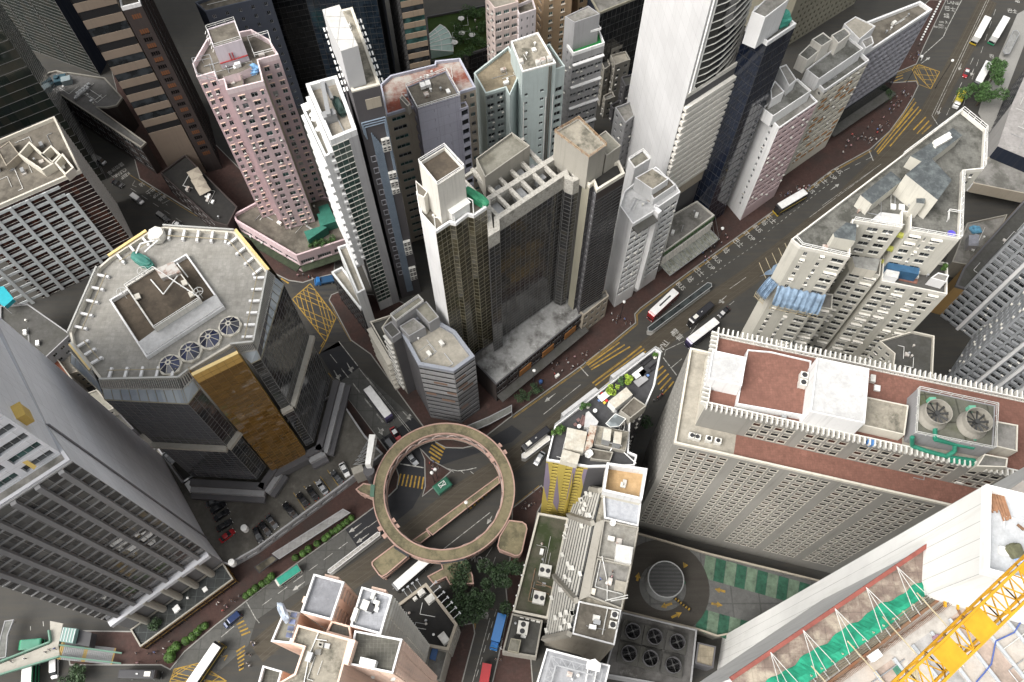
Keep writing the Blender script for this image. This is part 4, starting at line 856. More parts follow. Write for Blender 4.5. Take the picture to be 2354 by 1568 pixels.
slab('banded_tower','tower banded in tan stone and dark green glass beside the roof garden, top edge',t(1,0,1412,600),t(1,0,1600,560),188,150,30,C_['tan']if 0 else concrete('tan_stone',(.27,.21,.155),.25),dict(k='band',fh=3.9,wh=.5,sz=.0,d=.15,gl=('glass_green','glass_dark'),fr=None),spec_l=dict(k='curtain',mat=G_['black'],mull=W_['mull_dark'],pw=1.8,ph=1.95,bar=.05))
b=Bld('faceted_tower','dark blue-black glass tower with sloping facets behind the white rooftop box','building')
zz0=28;a,c=P(t(1,0,650,705),zz0),P(t(1,0,1228,650),zz0);e=(c-a).normalized();n=Vector((-e.y,e.x));base=[a,c,c+n*34,a+n*34]
b.mk((a.x,a.y,0));gk=curtain('ink_curtain_glass',[(.008,.014,.022),(.014,.022,.032),(.02,.03,.042),(.011,.018,.028)],(1.7,2.1),.07)
gsp=dict(k='curtain',mat=gk,mull=W_['mull_dark'],pw=1.7,ph=2.1,bar=.07,bd=.04)
zk=62
for i in range(4):b.facade(base[i],base[(i+1)%4],0,zk,gsp if i in(0,3)else None,C_['navy'])
top=[base[0]+e*7+n*9,base[1]-e*5+n*9,base[2]-e*4-n*4,base[3]+e*7-n*4]
mb,mi=b.slot('sloped_glazing',gk)
for i in range(4):
 p,q=base[i],base[(i+1)%4];p2,q2=top[i],top[(i+1)%4];L=(q-p).length
 mb.face([(p.x,p.y,zk),(q.x,q.y,zk),(q2.x,q2.y,150),(p2.x,p2.y,150)],mi,[(0,0),(L,0),(L*.8,88),(L*.2,88)])
mb.face([(p.x,p.y,150)for p in top],mi)
for i in(0,3):
 p,q=base[i],base[(i+1)%4];p2,q2=top[i],top[(i+1)%4];L=(q-p).length;nn_=Vector((e.y,-e.x))if i==0 else-e
 m2,k2=b.slot('mullion_grid',W_['mull_dark'])
 for k_ in range(int(L/1.9)+1):
  s_=k_*1.9/L;u,w=lerp(p,q,s_)+nn_*.05,lerp(p2,q2,s_)+nn_*.05;m2.bar((u.x,u.y,zk),(w.x,w.y,150),.08,.08,k2)
b.done()
slab('dark_tower','tall near-black glass tower behind the pink tower',t(1,0,120,300),t(1,0,640,200),208,150,30,C_['navy'],dict(k='curtain',mat=curtain('void_glass',[(.006,.008,.01),(.012,.014,.017),(.02,.021,.022),(.008,.01,.012)],(1.8,2.2),.08),mull=W_['mull_dark'],pw=1.8,ph=2.2,bar=.05))
b=Bld('slate_block','slate-blue building with small windows and a fenced flat roof behind the pink tower','building');z1=48
b.body(PX([t(0,0,1790,20),t(0,0,1885,105),t(1,0,130,-40),t(1,0,60,-200)],z1),0,z1,concrete('slate_render',(.075,.085,.11),.3),{0:dict(k='blank',m=C_['navy']),1:dict(k='grid',sx=4.2,fh=3.4,ww=.25,wh=.4,d=.2)},roof=F_['brown'],par=.9);b.done()
# --- left edge: striped tower, orange-gridded shaft, dark glass towers
w1=P(t(0,1,1620,100),0);w0=P(zl(1120,915),14);w2=P((475,398),0)
e=(w2-w1).normalized();n=Vector((-e.y,e.x))
if(w0-w1).dot(n)<0:n=-n
b=Bld('striped_tower','tall dark tower with horizontal tan stone stripes, upper left','building')
st=concrete('tan_stone',(1,1,1))
wd=max(18,(w0-w1).dot(n))
b.body([w1,w2,w2+n*wd,w1+n*wd],0,130,concrete('dark_tan_stone',(.20,.16,.125),.25),{0:dict(k='band',fh=5.4,wh=.5,sz=0,d=.12,gl=('glass_dark','black'),fr=None,zb=24,m=concrete('dark_tan_stone',(1,1,1))),3:dict(k='curtain',mat=G_['black'],mull=W_['mull_dark'],pw=1.8,ph=2.7,bar=.05)},roof=F_['conc']);b.done()
b=Bld('orange_shaft','dark granite tower with a recessed shaft of small orange-brown panels, beside the striped tower','building')
w3=P((511,388),0);w2b=w2+e*.3
ew=(w3-w2b).normalized();nw_=Vector((-ew.y,ew.x));nw_=nw_ if nw_.dot(n)>0 else-nw_
zo=ZT((258,24),(475,398));L=(w3-w2b).length
gr_=dict(k='grid',fh=2.6,cols=((.30,.39),(.42,.51),(.54,.63),(.66,.75)),wh=.62,sz=.2,d=.5,fr=None,gl=('black',),m=C_['brown'],zb=8,zt=7)
b.body([w2b,w3,w3+nw_*24,w2b+nw_*24],0,zo,C_['brown'],{0:gr_,1:dict(k='grid',cols=((.1,.2),(.35,.45),(.62,.7)),fh=20,wh=.98,sz=0.01,d=.1,fr=None,gl=('glass_dark',),m=concrete('red_brown_cladding',(.030,.018,.017),.2))},roof=F_['brown'],par=1.2,capm=C_['white'])
for j in range(24):
 for i in range(4):
  if j%2==0:
   mb,mi=b.new('orange_panel',concrete('rust_orange_panel',(.15,.06,.025),.3));c0_,c1_=((.30,.39),(.42,.51),(.54,.63),(.66,.75))[i];p,q=lerp(w2b,w3,c0_),lerp(w2b,w3,c1_);z_=8+2.57*j+.5
   m_=-nw_*.02;mb.hexa([(p.x+m_.x,p.y+m_.y,z_),(q.x+m_.x,q.y+m_.y,z_),(q.x+nw_.x*.3,q.y+nw_.y*.3,z_),(p.x+nw_.x*.3,p.y+nw_.y*.3,z_)],[(p.x+m_.x,p.y+m_.y,z_+1.5),(q.x+m_.x,q.y+m_.y,z_+1.5),(q.x+nw_.x*.3,q.y+nw_.y*.3,z_+1.5),(p.x+nw_.x*.3,p.y+nw_.y*.3,z_+1.5)],mi)
b.done()
b=Bld('dark_podium','dark shop podium with square beige parasols below the striped tower','building');b.body(PX([t(0,1,1470,20),t(0,1,1700,-150),t(0,1,2180,330),t(0,1,2090,505),t(0,1,1960,470)],11),0,11,C_['brown'],{0:dict(k='grid',sx=4,fh=3.5,ww=.85,wh=.5,d=.3),4:dict(k='grid',sx=4,fh=3.5,ww=.85,wh=.5,d=.3)},roof=F_['black'],par=.8);b.done()
for i,(x,y)in enumerate(((1785,20),(1820,90),(1860,160))):
 c=P(t(0,1,x,y),13);mb=MB();mb.hexa([(-1.9,-1.9,2.4),(1.9,-1.9,2.4),(1.9,1.9,2.4),(-1.9,1.9,2.4)],[(-.1,-.1,3.3),(.1,-.1,3.3),(.1,.1,3.3),(-.1,.1,3.3)]);mb.bar((0,0,0),(0,0,2.5),.12);o=mb.build('parasol',C_['beige']);o.location=(*c,10.2);o.rotation_euler=(0,0,.6);tag(o,['square beige parasol on the dark podium, farthest from the octagonal tower','square beige parasol on the dark podium, middle of three','square beige parasol on the dark podium, nearest the octagonal tower'][i],'parasol')
b=Bld('round_nosed_block','low block with a bare grey roof rounded at one end, upper left','building');z1=14
q=[(470,872),(446,830),(450,775),(490,730),(570,710),(650,733),(690,728),(1060,785),(1240,985),(1180,1065),(1080,1088),(985,1085),(1480,1440),(1425,1492),(560,925)]
b.body(PX([zl(*k)for k in q],z1),0,z1,C_['brown'],{13:dict(k='grid',sx=5,fh=4.5,ww=.85,wh=.6,d=.3)},roof=F_['lav']if 0 else rooftile('roof_bare_grey',(.19,.185,.18),amt=.35),par=.7,pw=.4,capm=C_['conc']);b.done()
c=P(zl(615,810),z1);mb=MB();mb.box((0,0,0),(4,3,1.6),.3);mb.rod((-1,0,1.5),(-1,0,2.2),.8,10);o=mb.build('chiller',paint('blue_chiller',(.03,.075,.10),.5));o.location=(c.x,c.y,z1-.6);tag(o,'dark blue rooftop chiller on the rounded end of the grey roof','chiller')
c=P(zl(680,825),z1);mb=MB();mb.box((0,0,0),(3,2.2,2.0),.3);o=mb.build('chiller',paint('pale_chiller',(.26,.32,.34),.5));o.location=(c.x,c.y,z1-.6);tag(o,'pale grey chiller box next to the dark blue chiller','chiller')
for j in range(3):
 for i in range(5):
  c=P(zl(785+28*i-8*j+(0),945-22*i+16*j+(18 if j else 0)),z1);mb=MB();mb.box((0,0,0),(.9,.9,1.0),.6);mb.box((0,0,1.0),(.5,.5,.15),.6);o=mb.build('vent_cowl',[M['steel']]);o.location=(c.x,c.y,z1-.6);tag(o,'small metal vent cowl in the block of cowls on the round-nosed grey roof','vent','vent cowls on the round-nosed roof')
w2r=P((245,412),0);wd_=(P((147,330),0)-w2r)
a=w2r;c=w2r+V2(-.86,-.5)*46
b=Bld('dark_glass_tower','huge dark glass tower with thin pale floor lines at the left edge','building')
dgl=curtain('moss_dark_glass',[(.012,.018,.016),(.02,.026,.022),(.03,.03,.024),(.014,.02,.02)],(2.2,3.2),.09)
b.body([c,a,a+V2(-.5,.86)*30,c+V2(-.5,.86)*30],0,120,C_['navy'],{0:dict(k='curtain',mat=dgl,mull=W_['mull_grey'],pw=40,ph=3.2,bar=0,hbar=.12,hd=.06),1:dict(k='curtain',mat=dgl,mull=W_['mull_grey'],pw=40,ph=3.2,bar=0,hbar=.1,hd=.05)},roof=F_['conc']);b.done()
a=P(zl(120,430),0);c=P(zl(1015,765),0)
b=Bld('dark_glass_tower','dark glass tower with close horizontal lines behind the round-nosed low block','building')
b.body([a,c,c+V2(6,30),a+V2(6,30)],0,120,C_['navy'],{0:dict(k='curtain',mat=dgl,mull=W_['mull_grey'],pw=12,ph=1.6,bar=.2,hbar=.07,hd=.05)},roof=F_['conc']);b.done()
# --- white-gridded building, left
b=Bld('white_grid_block','building with a bold pale grid over dark red glass and roof pits, left edge','building')
z1=42.0
yr=P(t(0,1,735,-5),z1);yl=P(t(0,1,-330,460),z1);e=(yr-yl).normalized();n=Vector((-e.y,e.x));L=(yr-yl).length
red=curtain('dark_red_glass',[(.022,.01,.01),(.035,.014,.012),(.015,.008,.009),(.06,.02,.012),(.02,.011,.012)],(1.4,3.4),.08)
b.body([yl,yr,yr+n*22,yl+n*22],0,z1,C_['brown'],{0:dict(k='curtain',mat=red,mull=C_['warm'],pw=60,ph=1.7,bar=0,hbar=.07,hd=.06),1:dict(k='curtain',mat=red,mull=C_['warm'],pw=60,ph=1.7,bar=0,hbar=.09,hd=.08)},roof=F_['brown'],par=1.2,pw=.5,capm=C_['cream'])
gm=concrete('pale_grid_cladding',(.58,.61,.615),.15)
m_=-n*.35
def face_bar(x0,x1,za,zb,dp=.5):
 mb,mi=b.slot('facade_grid',gm);p,q=yl+e*x0,yl+e*x1
 A=[(p.x-n.x*dp,p.y-n.y*dp,za),(q.x-n.x*dp,q.y-n.y*dp,za),(q.x-n.x*.11,q.y-n.y*.11,za),(p.x-n.x*.11,p.y-n.y*.11,za)];mb.hexa(A,[(x,y,zb)for x,y,_ in A],mi)
cols_=[L-6.5-4.7*i for i in range(8)]
for i,x in enumerate(cols_):face_bar(x-.5,x+.5,0,z1-2-(4 if i in(0,)else 0),.5)
fz=0
for j in range(12):
 z_=1.5+j*3.4
 for i in range(len(cols_)-1):face_bar(cols_[i+1]+.51,cols_[i]-.51,z_,z_+1.05,.25)
for pit in([(165,1420),(270,1300),(495,1505),(385,1568)],[(500,1500),(575,1410),(680,1540),(600,1610)],[(375,1420),(470,1335),(560,1420),(480,1500)]):
 q=PX([t(0,0,*k)for k in pit],z1+1.5);mb,mi=b.new('roof_pit_wall',C_['cream']);mb.ringwall(ccw(q),.45,z1-1.2,z1+1.6,mi)
b.house(PX([t(0,0,-20,1380),t(0,0,90,1300),t(0,0,180,1420),t(0,0,60,1530)],z1+1),z1-1.2,z1+1,C_['beige'],F_['tan']if 0 else F_['brown'])
mb,mi=b.slot('stepped_frame',gm);p=yl+e*(L-12)
b.done()
# === south and centre
def outn(p,q):
 n=Vector(((q-p).y,-(q-p).x)).normalized();return n if n.dot(-p)>0 else-n
def strip(b,name,mat,p,q,n,z0,z1,y0=.02,y1=.2):
 mb,mi=b.new(name,mat)
 c=[(p.x+n.x*y0,p.y+n.y*y0),(q.x+n.x*y0,q.y+n.y*y0),(q.x+n.x*y1,q.y+n.y*y1),(p.x+n.x*y1,p.y+n.y*y1)]
 if area2([V2(*k)for k in c])<0:c.reverse()
 mb.hexa([(x,y,z0)for x,y in c],[(x,y,z1)for x,y in c],mi);return mb
 # --- octagonal tower
b=Bld('octagonal_tower','octagonal dark glass tower with amber glass corner and tiled roof with four skylights','building')
z1,zw,zg=72.0,65.0,8.0
rt=PX([t(0,1,1500,505),t(0,1,2150,548),t(1,1,105,920),t(0,2,2330,5),t(0,2,2118,28),t(0,2,1728,264),t(0,2,1640,332),t(0,2,915,350),t(0,2,840,250),t(0,2,652,15),t(0,1,630,1480),t(0,1,890,885),t(0,1,1000,790),t(0,1,1350,558)],z1)
A_,B_,E_,Fp=[P(p,zw)for p in(t(0,2,960,535),t(0,2,1725,575),t(1,2,45,160),t(1,1,255,1040))]
gl_,gr_=V2(-64.6,69.4),V2(-56.0,74.4)
glw,grw=gl_,gr_
wallp=[A_,B_,gl_+V2(-.9,.3),gr_+V2(.5,1.0),E_,Fp,rt[1]+V2(1.5,2),rt[0]+V2(-1,2.5),rt[11]+V2(-2,1),rt[10]+V2(-2.5,0)]
sl=dict(k='curtain',mat=G_['slate'],mull=W_['mull_grey'],pw=1.75,ph=1.75,bar=.07,bd=.02)
bl=dict(k='curtain',mat=G_['black'],mull=W_['mull_grey'],pw=1.75,ph=1.75,bar=.10,bd=.02)
b.mk((-72,86,0))
edges=[(0,sl),(1,bl),(3,bl),(4,bl),(9,sl)]
if area2(wallp)<0:print('octagon turned')
n_=len(wallp)
for i in range(n_):
 sp=dict(edges).get(i,sl if i!=2 else None)
 if i==2:continue
 b.facade(wallp[i],wallp[(i+1)%n_],zg+3.5,zw,dict(sp)if sp else None,C_['dgrey'])
ag=dict(k='curtain',mat=G_['amber'],mull=W_['mull_gold'],pw=1.6,ph=1.6,bar=.10,bd=.02)
ga,gb=P(t(0,2,1740,280),z1),P(t(0,2,2150,90),z1)
ga,gb=gl_,gr_
eg=(gb-ga).normalized();ng_=Vector((eg.y,-eg.x))
b.facade(ga,gb,zg,z1-3.6,ag,C_['dgrey']);b.facade(ga,gb,z1-3.6,z1,dict(k='curtain',mat=concrete('gold_panel',(.50,.32,.10),.15),mull=W_['mull_gold'],pw=1.6,ph=1.8,bar=.05,bd=.02),C_['dgrey'])
b.facade(gb,gb-ng_*2.6,zg,z1,dict(k='blank',m=concrete('gold_panel',(1,1,1))),C_['dgrey']);b.facade(ga-ng_*2.6,ga,zg,z1,dict(k='blank',m=concrete('gold_panel',(1,1,1))),C_['dgrey'])
mb,mi=b.new('coping',paint('gold_coping',(.66,.50,.22),.4));q=[ga-ng_*.7,ga+ng_*.02,gb+ng_*.02,gb-ng_*.7];q=ccw(q);mb.prism(q,z1,z1+.25)
mb,mi=b.slot('roof',rooftile('roof_paver',(.42,.405,.37),moss=(.22,.21,.185),tile=.9,amt=.5,scale=.25,mort=.8));poly=ccw(rt);q=inset(poly,.4)
mb.face([(p.x,p.y,z1-1.4)for p in q],mi)
pr,pi=b.slot('parapet',C_['cream']);pr.ringwall(poly,.45,z1-1.4,z1-.3,pi)
mid_of=lambda p:p
def slant(i0,i1,o0,o1):
 a,c=rt[i0],rt[i1]
 m0,m1=lerp(a,o0,.42),lerp(c,o1,.42);zm=lerp(z1-.2,zw,.42)
 mb,mi=b.new('slat_screen',paint('slat_metal',(.40,.40,.38),.5,.3));k=max(2,int((c-a).length/.42))
 for j in range(k+1):
  s_=j/k;p,q=lerp(a,c,s_),lerp(m0,m1,s_);mb.bar((p.x,p.y,z1+.25),(q.x,q.y,zm),.16,.3,0)
 mb.bar((a.x,a.y,z1+.3),(c.x,c.y,z1+.3),.35,.25);mb.bar((m0.x,m0.y,zm),(m1.x,m1.y,zm),.35,.25)
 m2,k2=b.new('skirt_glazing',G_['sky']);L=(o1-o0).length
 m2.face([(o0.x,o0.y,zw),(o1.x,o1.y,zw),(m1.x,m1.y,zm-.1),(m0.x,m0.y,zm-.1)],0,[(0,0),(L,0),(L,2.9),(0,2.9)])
 m3,k3=b.new('skirt_frame',W_['mull_pale'])
 for j in range(int(L/1.9)+1):
  s_=j*1.9/L;p,q=lerp(o0,o1,s_),lerp(m0,m1,s_);m3.bar((p.x,p.y,zw+.04),(q.x,q.y,zm-.04),.1,.1)
 m3.bar((o0.x,o0.y,zw),(o1.x,o1.y,zw),.22,.3)
 m4,k4=b.new('screen_backing',C_['dgrey']);m4.face([(m0.x,m0.y,zm-.3),(m1.x,m1.y,zm-.3),(c.x,c.y,z1-.9),(a.x,a.y,z1-.9)],0)
 m4.face([(o0.x,o0.y,zw-.02),(m0.x,m0.y,zm-.35),(m1.x,m1.y,zm-.35),(o1.x,o1.y,zw-.02)],0)
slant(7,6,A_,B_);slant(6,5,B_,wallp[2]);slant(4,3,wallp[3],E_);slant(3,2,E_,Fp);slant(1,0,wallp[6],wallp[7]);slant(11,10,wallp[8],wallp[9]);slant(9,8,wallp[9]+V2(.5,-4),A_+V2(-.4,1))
for i0,i1 in((8,9),(12,13),(1,2)):
 a,c=rt[i0],rt[i1];n=Vector(((c-a).y,-(c-a).x)).normalized();cc=sum(rt,V2(0,0))/len(rt);n=n if n.dot((a+c)/2-cc)>0 else-n
 mb,mi=b.new('coping',paint('gold_coping',(.66,.50,.22)));mb.bar((a.x+n.x*.3,a.y+n.y*.3,z1),(c.x+n.x*.3,c.y+n.y*.3,z1),.6,.35)
 mb,mi=b.new('gold_fascia',concrete('gold_panel',(1,1,1)));aa,c2=a+n*.3,c+n*.3;mb.face([(aa.x,aa.y,zw-2),(c2.x,c2.y,zw-2),(c2.x,c2.y,z1-.2),(aa.x,aa.y,z1-.2)],0)
zb_=37.5
for i in(0,1,3,4):
 p,q=wallp[i],wallp[i+1];n=Vector(((q-p).y,-(q-p).x)).normalized();e2=(q-p).normalized();strip(b,'belt_ledge',C_['conc'],p-e2*.3,q+e2*.3,n,zb_,zb_+1.3,.06,1.3)
zz=z1-1.4
pit=PX([t(0,1,1005,1190),t(0,1,1715,765),t(0,1,2060,1250),t(0,2,1345,150)],zz+1.0)
mb,mi=b.new('pit_wall',C_['white']);mb.ringwall(ccw(pit),.35,zz,zz+1.2)
mb,mi=b.new('pit_floor',F_['mould']);mb.face([(p.x,p.y,zz+.03)for p in inset(ccw(pit),.3)])
b.house(PX([t(0,1,1160,1070),t(0,1,1420,905),t(0,1,1650,930),t(0,1,1845,1185),t(0,1,1420,1455)],zz+3),zz,zz+3,C_['warm'],F_['mould'],.4,'plant_room')
b.house(PX([t(0,1,1420,1465),t(0,1,1985,1135),t(0,1,2040,1235),t(0,2,1350,120),t(0,2,1265,10)],zz+1.6),zz,zz+1.6,C_['white'],F_['white'],0,'stair_house')
b.house(PX([t(0,1,1425,905),t(0,1,1590,830),t(0,1,1660,930),t(0,1,1480,990)],zz+4.2),zz+3,zz+4.2,M['rust'],M['rust'],0,'rusty_canopy')
b.rail(PX([t(0,1,1160,1070),t(0,1,1420,905),t(0,1,1845,1185),t(0,1,1420,1455)],zz+3.4),zz+3.4,1.1,M['white'])
for x,y in((1260,1155),(1755,1135),(1690,1030)):
 q=[t(0,1,x-30,y-15),t(0,1,x+15,y-32),t(0,1,x+35,y+12),t(0,1,x-10,y+30)];b.house(PX(q,zz+3.7),zz+3.4,zz+3.8,C_['cream'],C_['cream'],0,'roof_hatch')
struts=[(1575,620),(1705,625),(1822,625),(1945,635),(2070,645)]
path=[t(0,1,1560,635),t(0,1,2075,655),t(0,1,2215,830),t(1,1,75,1080)if 0 else t(0,1,2351,1060)]
stru=[]
for i in range(len(rt)):
 a,c=rt[i],rt[(i+1)%len(rt)];L=(c-a).length
 if L<6 or i in(4,):continue
 cc=sum(rt,V2(0,0))/len(rt);n=Vector((-(c-a).y,(c-a).x)).normalized();n=n if n.dot(cc-a)>0 else-n
 k=int(L/3.4)
 for j in range(k+1):
  p=lerp(a,c,(j+.5)/(k+1))+n*.5;q=p+n*2.2;stru.append(q)
  mb,mi=b.new('parapet_strut',C_['white']);mb.bar((p.x,p.y,zz+.9),(q.x,q.y,zz+.55),.5,.5);mb.bar((q.x,q.y,zz),(q.x,q.y,zz+.8),.5,.5)
 a2,c2=a+n*2.2+(c-a)/L*1.0,c+n*2.2-(c-a)/L*1.0;mb,mi=b.new('guide_rail',paint('rail_ochre',(.30,.26,.18),.5));mb.tube([(a2.x,a2.y,zz+.95),(c2.x,c2.y,zz+.95)],.11,5)
for x,y in((1130,1130),(1320,940),(1835,1130)):
 c=P(t(0,1,x,y),zz+3);mb,mi=b.new('aerial_frame',M['pipe'])
 for k in range(10):a0,a1=2*math.pi*k/10,2*math.pi*(k+1)/10;mb.bar((c.x+math.cos(a0),c.y+math.sin(a0),zz+4),(c.x+math.cos(a1),c.y+math.sin(a1),zz+4),.1)
 for k in range(3):a0=2*math.pi*k/3;mb.bar((c.x,c.y,zz+4),(c.x+math.cos(a0),c.y+math.sin(a0),zz+4),.1)
 mb.bar((c.x,c.y,zz+1),(c.x,c.y,zz+4),.12)
b.pipes([[(*P(t(0,1,1385,1000),zz+3.5),zz+3.5),(*P(t(0,1,1500,1135),zz+3.5),zz+3.5),(*P(t(0,1,1630,965),zz+3.5),zz+3.5)],[(*P(t(0,1,1640,870),zz),zz+1),(*P(t(0,1,1740,1000),zz),zz+1)]],.14,M['white'])
for i in(0,1,3,4):
 p,q=wallp[i],wallp[i+1];n=Vector(((q-p).y,-(q-p).x)).normalized();e2=(q-p).normalized()
 for k in range(3):strip(b,'plinth',C_['grey']if k%2 else C_['dgrey'],p-e2*1.2,q+e2*1.2,n,4.5+k*1.4,5.9+k*1.4,.03,4.6-k*1.4)
strip(b,'plinth',C_['dgrey'],ga,gb,ng_,4.5,8,.02,1.6)
b.done()
SKG=glass('skylight_glass',(.02,.025,.06),.08,.8)
lab=['farthest right of the four octagonal skylights, at the right end of the row','octagonal skylight, second from the right end of the row of four','octagonal skylight, second from the left end of the row of four','leftmost of the four octagonal skylights, nearest the slatted corner']
for i,(x,y)in enumerate(((2110,1425),(1925,1545),(1745,1662),(1560,1782))):
 c=P(t(0,1,x,y),zz+.8);s=thing('skylight',lab[i],'skylight',(c.x,c.y,zz),R(12))
 pr_=lambda r,k,z:(r*math.cos(R(45*k+22.5)),r*math.sin(R(45*k+22.5)),z)
 mb=MB();mb.lathe((0,0,0),[(2.5,0),(2.5,.7),(2.15,.72)],8);mb.build('kerb',C_['cream'],s,local=True)
 mb=MB()
 for k in range(8):mb.face([pr_(2.2,k,.73),pr_(2.2,k+1,.73),pr_(.4,k+1,1.9),pr_(.4,k,1.9)])
 mb.face([pr_(.4,k,1.9)for k in range(8)]);mb.build('glazing',SKG,s,local=True)
 mb=MB()
 for k in range(8):mb.bar(pr_(2.25,k,.78),pr_(.35,k,1.98),.1,.1);mb.bar(pr_(2.25,k,.8),pr_(2.25,k+1,.8),.14,.14);mb.bar(pr_(.45,k,1.97),pr_(.45,k+1,1.97),.3,.1)
 mb.build('rib',C_['cream'],s,local=True)
tarp_lump('covered_winch','green sheet lashed over a long piece of equipment on the octagonal tower roof','tarpaulin',t(0,1,1318,843),zz,(5.6,2.2,1.7),R(-32),paint('sea_green_sheet',(.04,.17,.14),.6,var=.3),21)
c=P(t(0,1,1440,590),z1);s=thing('window_cleaning_crane','pale window-cleaning crane at the top left parapet of the octagonal tower roof','crane',(c.x,c.y,zz))
mb=MB();mb.lathe((0,0,.3),[(1.9,0),(2.0,1.2),(1.7,2.0),(.3,2.2)],7);mb.build('cabin',C_['warm'],s,local=True)
o_=Vector((c.x,c.y,zz))
mb=MB();mb.tube([rel(t(0,1,1420,640),z1+1.5,o_),rel(t(0,1,1290,670),z1+1.2,o_),rel(t(0,1,1250,760),z1+.2,o_)],.18,6);mb.build('arm',M['white'],s,local=True)
mb=MB();mb.tube([rel(t(0,1,1450,640),z1+1.5,o_),rel(t(0,1,1330,745),z1+.6,o_)],.18,6);mb.build('arm',M['white'],s,local=True)
# --- great ribbed tower, lower left
b=Bld('ribbed_tower','huge grey tower with heavy ribs over reflecting glass and a blank pale flank, lower left','building')
f,bk,l=P((524,1300),0),P((430,1170),0),P(t(0,3,1262,1102),0)
zl_=90.0
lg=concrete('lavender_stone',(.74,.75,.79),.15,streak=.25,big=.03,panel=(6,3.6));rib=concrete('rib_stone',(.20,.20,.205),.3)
ef=(f-l).normalized();nf=Vector((ef.y,-ef.x));nf=nf if nf.dot(-l)>0 else-nf
gsp=dict(k='curtain',mat=curtain('mirror_glass',[(.05,.05,.05),(.11,.11,.11),(.03,.03,.032),(.07,.068,.065),(.14,.14,.135)],(2.2,2.1),.06,.8,.05),mull=concrete('sill_stone',(.24,.24,.24),.3),pw=2.4,ph=3.5,bar=.07,bd=.04,hbar=.42,hd=.2,zb=18,m=rib)
back_l=l-nf*36;groove=lerp(f,bk,.42)
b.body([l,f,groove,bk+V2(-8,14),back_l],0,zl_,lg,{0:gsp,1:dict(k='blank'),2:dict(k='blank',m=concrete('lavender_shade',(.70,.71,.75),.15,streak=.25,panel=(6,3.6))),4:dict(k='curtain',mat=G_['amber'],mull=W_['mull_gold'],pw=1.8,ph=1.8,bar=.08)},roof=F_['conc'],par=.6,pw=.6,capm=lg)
L=(f-l).length
for i in range(6):
 p=l+ef*(2.6+(L-5.0)*i/5);mb,mi=b.new('rib',rib);q=p+nf*.45
 mb.box((q.x,q.y,18),(.95,.9,zl_-19),math.atan2(ef.y,ef.x))
 if i<5:
  mb,mi=b.new('column',C_['conc']);p=l+ef*(4.2+(L-8)*i/4);q=p+nf*.9;mb.lathe((q.x,q.y,2),[(.9,0),(.9,16)],12)
strip(b,'lintel',lg,l,f,nf,16.5,18.2,.02,1.6)
for s_ in(.0,1.0):
 p=lerp(f,bk,.42);
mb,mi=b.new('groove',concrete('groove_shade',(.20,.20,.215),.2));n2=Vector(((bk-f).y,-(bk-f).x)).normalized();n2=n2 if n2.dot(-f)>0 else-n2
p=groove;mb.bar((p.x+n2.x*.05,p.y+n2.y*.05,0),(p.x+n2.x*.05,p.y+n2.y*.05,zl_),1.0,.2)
u0,u1=l+ef*.5-nf*2.2,f-ef*.8-nf*2.2
b.body([u0,u1,bk+V2(-8.5,13.5),back_l+V2(1,0)],zl_-.6,150,lg,{0:dict(k='grid',sx=6.5,fh=4.2,ww=.82,wh=.55,sz=.2,d=.5,split=4,gl=('glass_green','glass_grey','glass_dark','glass_grey'),m=lg),1:dict(k='blank')},roof=F_['conc'],par=1)
b.done()
b=Bld('ribbed_tower_podium','glazed arcade and planting terrace along the foot of the ribbed tower','building')
q0,q1=l+nf*.1,f+nf*.1
b.body([q0+nf*.1,q1+nf*.1,q1+nf*5.5,q0+nf*5.5],0,5.0,C_['dgrey'],default=dict(k='curtain',mat=G_['black'],mull=W_['mull_gold'],pw=2.2,ph=2.2,bar=.08),roof=rooftile('roof_grid_dark',(.055,.06,.06),tile=2.2,amt=.4,mort=1.8),par=.5,capm=C_['conc']);b.done()
c=P(t(0,2,10,690),zl_+14);mb=MB();mb.box((0,0,0),(6,2.4,3.0),.6);mb.box((0,0,3.0),(6.2,2.6,.3),.6);o=mb.build('gondola',paint('gondola_yellow',(.55,.38,.10),.45));o.location=(c.x,c.y,zl_+10);tag(o,'yellow cleaning gondola hanging on the ribbed tower at the left edge','gondola')
mb=MB();o_=Vector((*P(t(0,2,320,1160),zl_+2),zl_+2))
pA,pB=rel(t(0,2,-60,925),zl_+8,o_),rel(t(0,2,322,1160),zl_+2,o_);mb.bar(pA,pB,.7,.5);mb.bar(rel(t(0,2,-60,945),zl_+8,o_),rel(t(0,2,316,1166),zl_+2.1,o_),.12)
o=mb.build('yellow_beam',paint('beam_yellow',(.50,.36,.11),.5));o.location=o_;tag(o,'long ochre beam slanting across the ribbed tower at the left edge','beam')
# --- pink complex at the bottom
b=Bld('peach_complex','peach residential complex with four flat roofs at different finishes, bottom centre','building');z1=84
pc=C_['peach']
wn_=dict(k='grid',sx=3.0,fh=2.9,ww=.62,wh=.5,d=.3,gl=('glass_dark','glass_grey','glass_dark'),ac=.2)
ba=dict(k='grid',sx=3.6,fh=2.9,ww=.9,wh=.52,sz=.4,d=.9,gl=('glass_dark','glass_green','glass_grey'),sill=.3,sm=C_['warm'],m=C_['cream'])
b.body(PX([t(1,3,530,572),t(1,3,812,646),t(1,3,692,1000),t(1,3,408,925)],z1),0,z1,pc,{0:wn_,1:wn_,3:wn_},roof=rooftile('roof_blue_grey',(.26,.265,.285),moss=(.15,.15,.16),amt=.6,scale=.2),par=.8,pw=.3,capm=C_['white'])
b.body(PX([t(1,3,970,690),t(1,3,1252,770),t(1,3,1146,1130),t(1,3,862,1052)],z1),0,z1,pc,{0:wn_,1:ba,3:wn_},roof=rooftile('roof_lilac_tile',(.42,.43,.46),tile=.7,amt=.15),par=.8,pw=.3,capm=C_['white'])
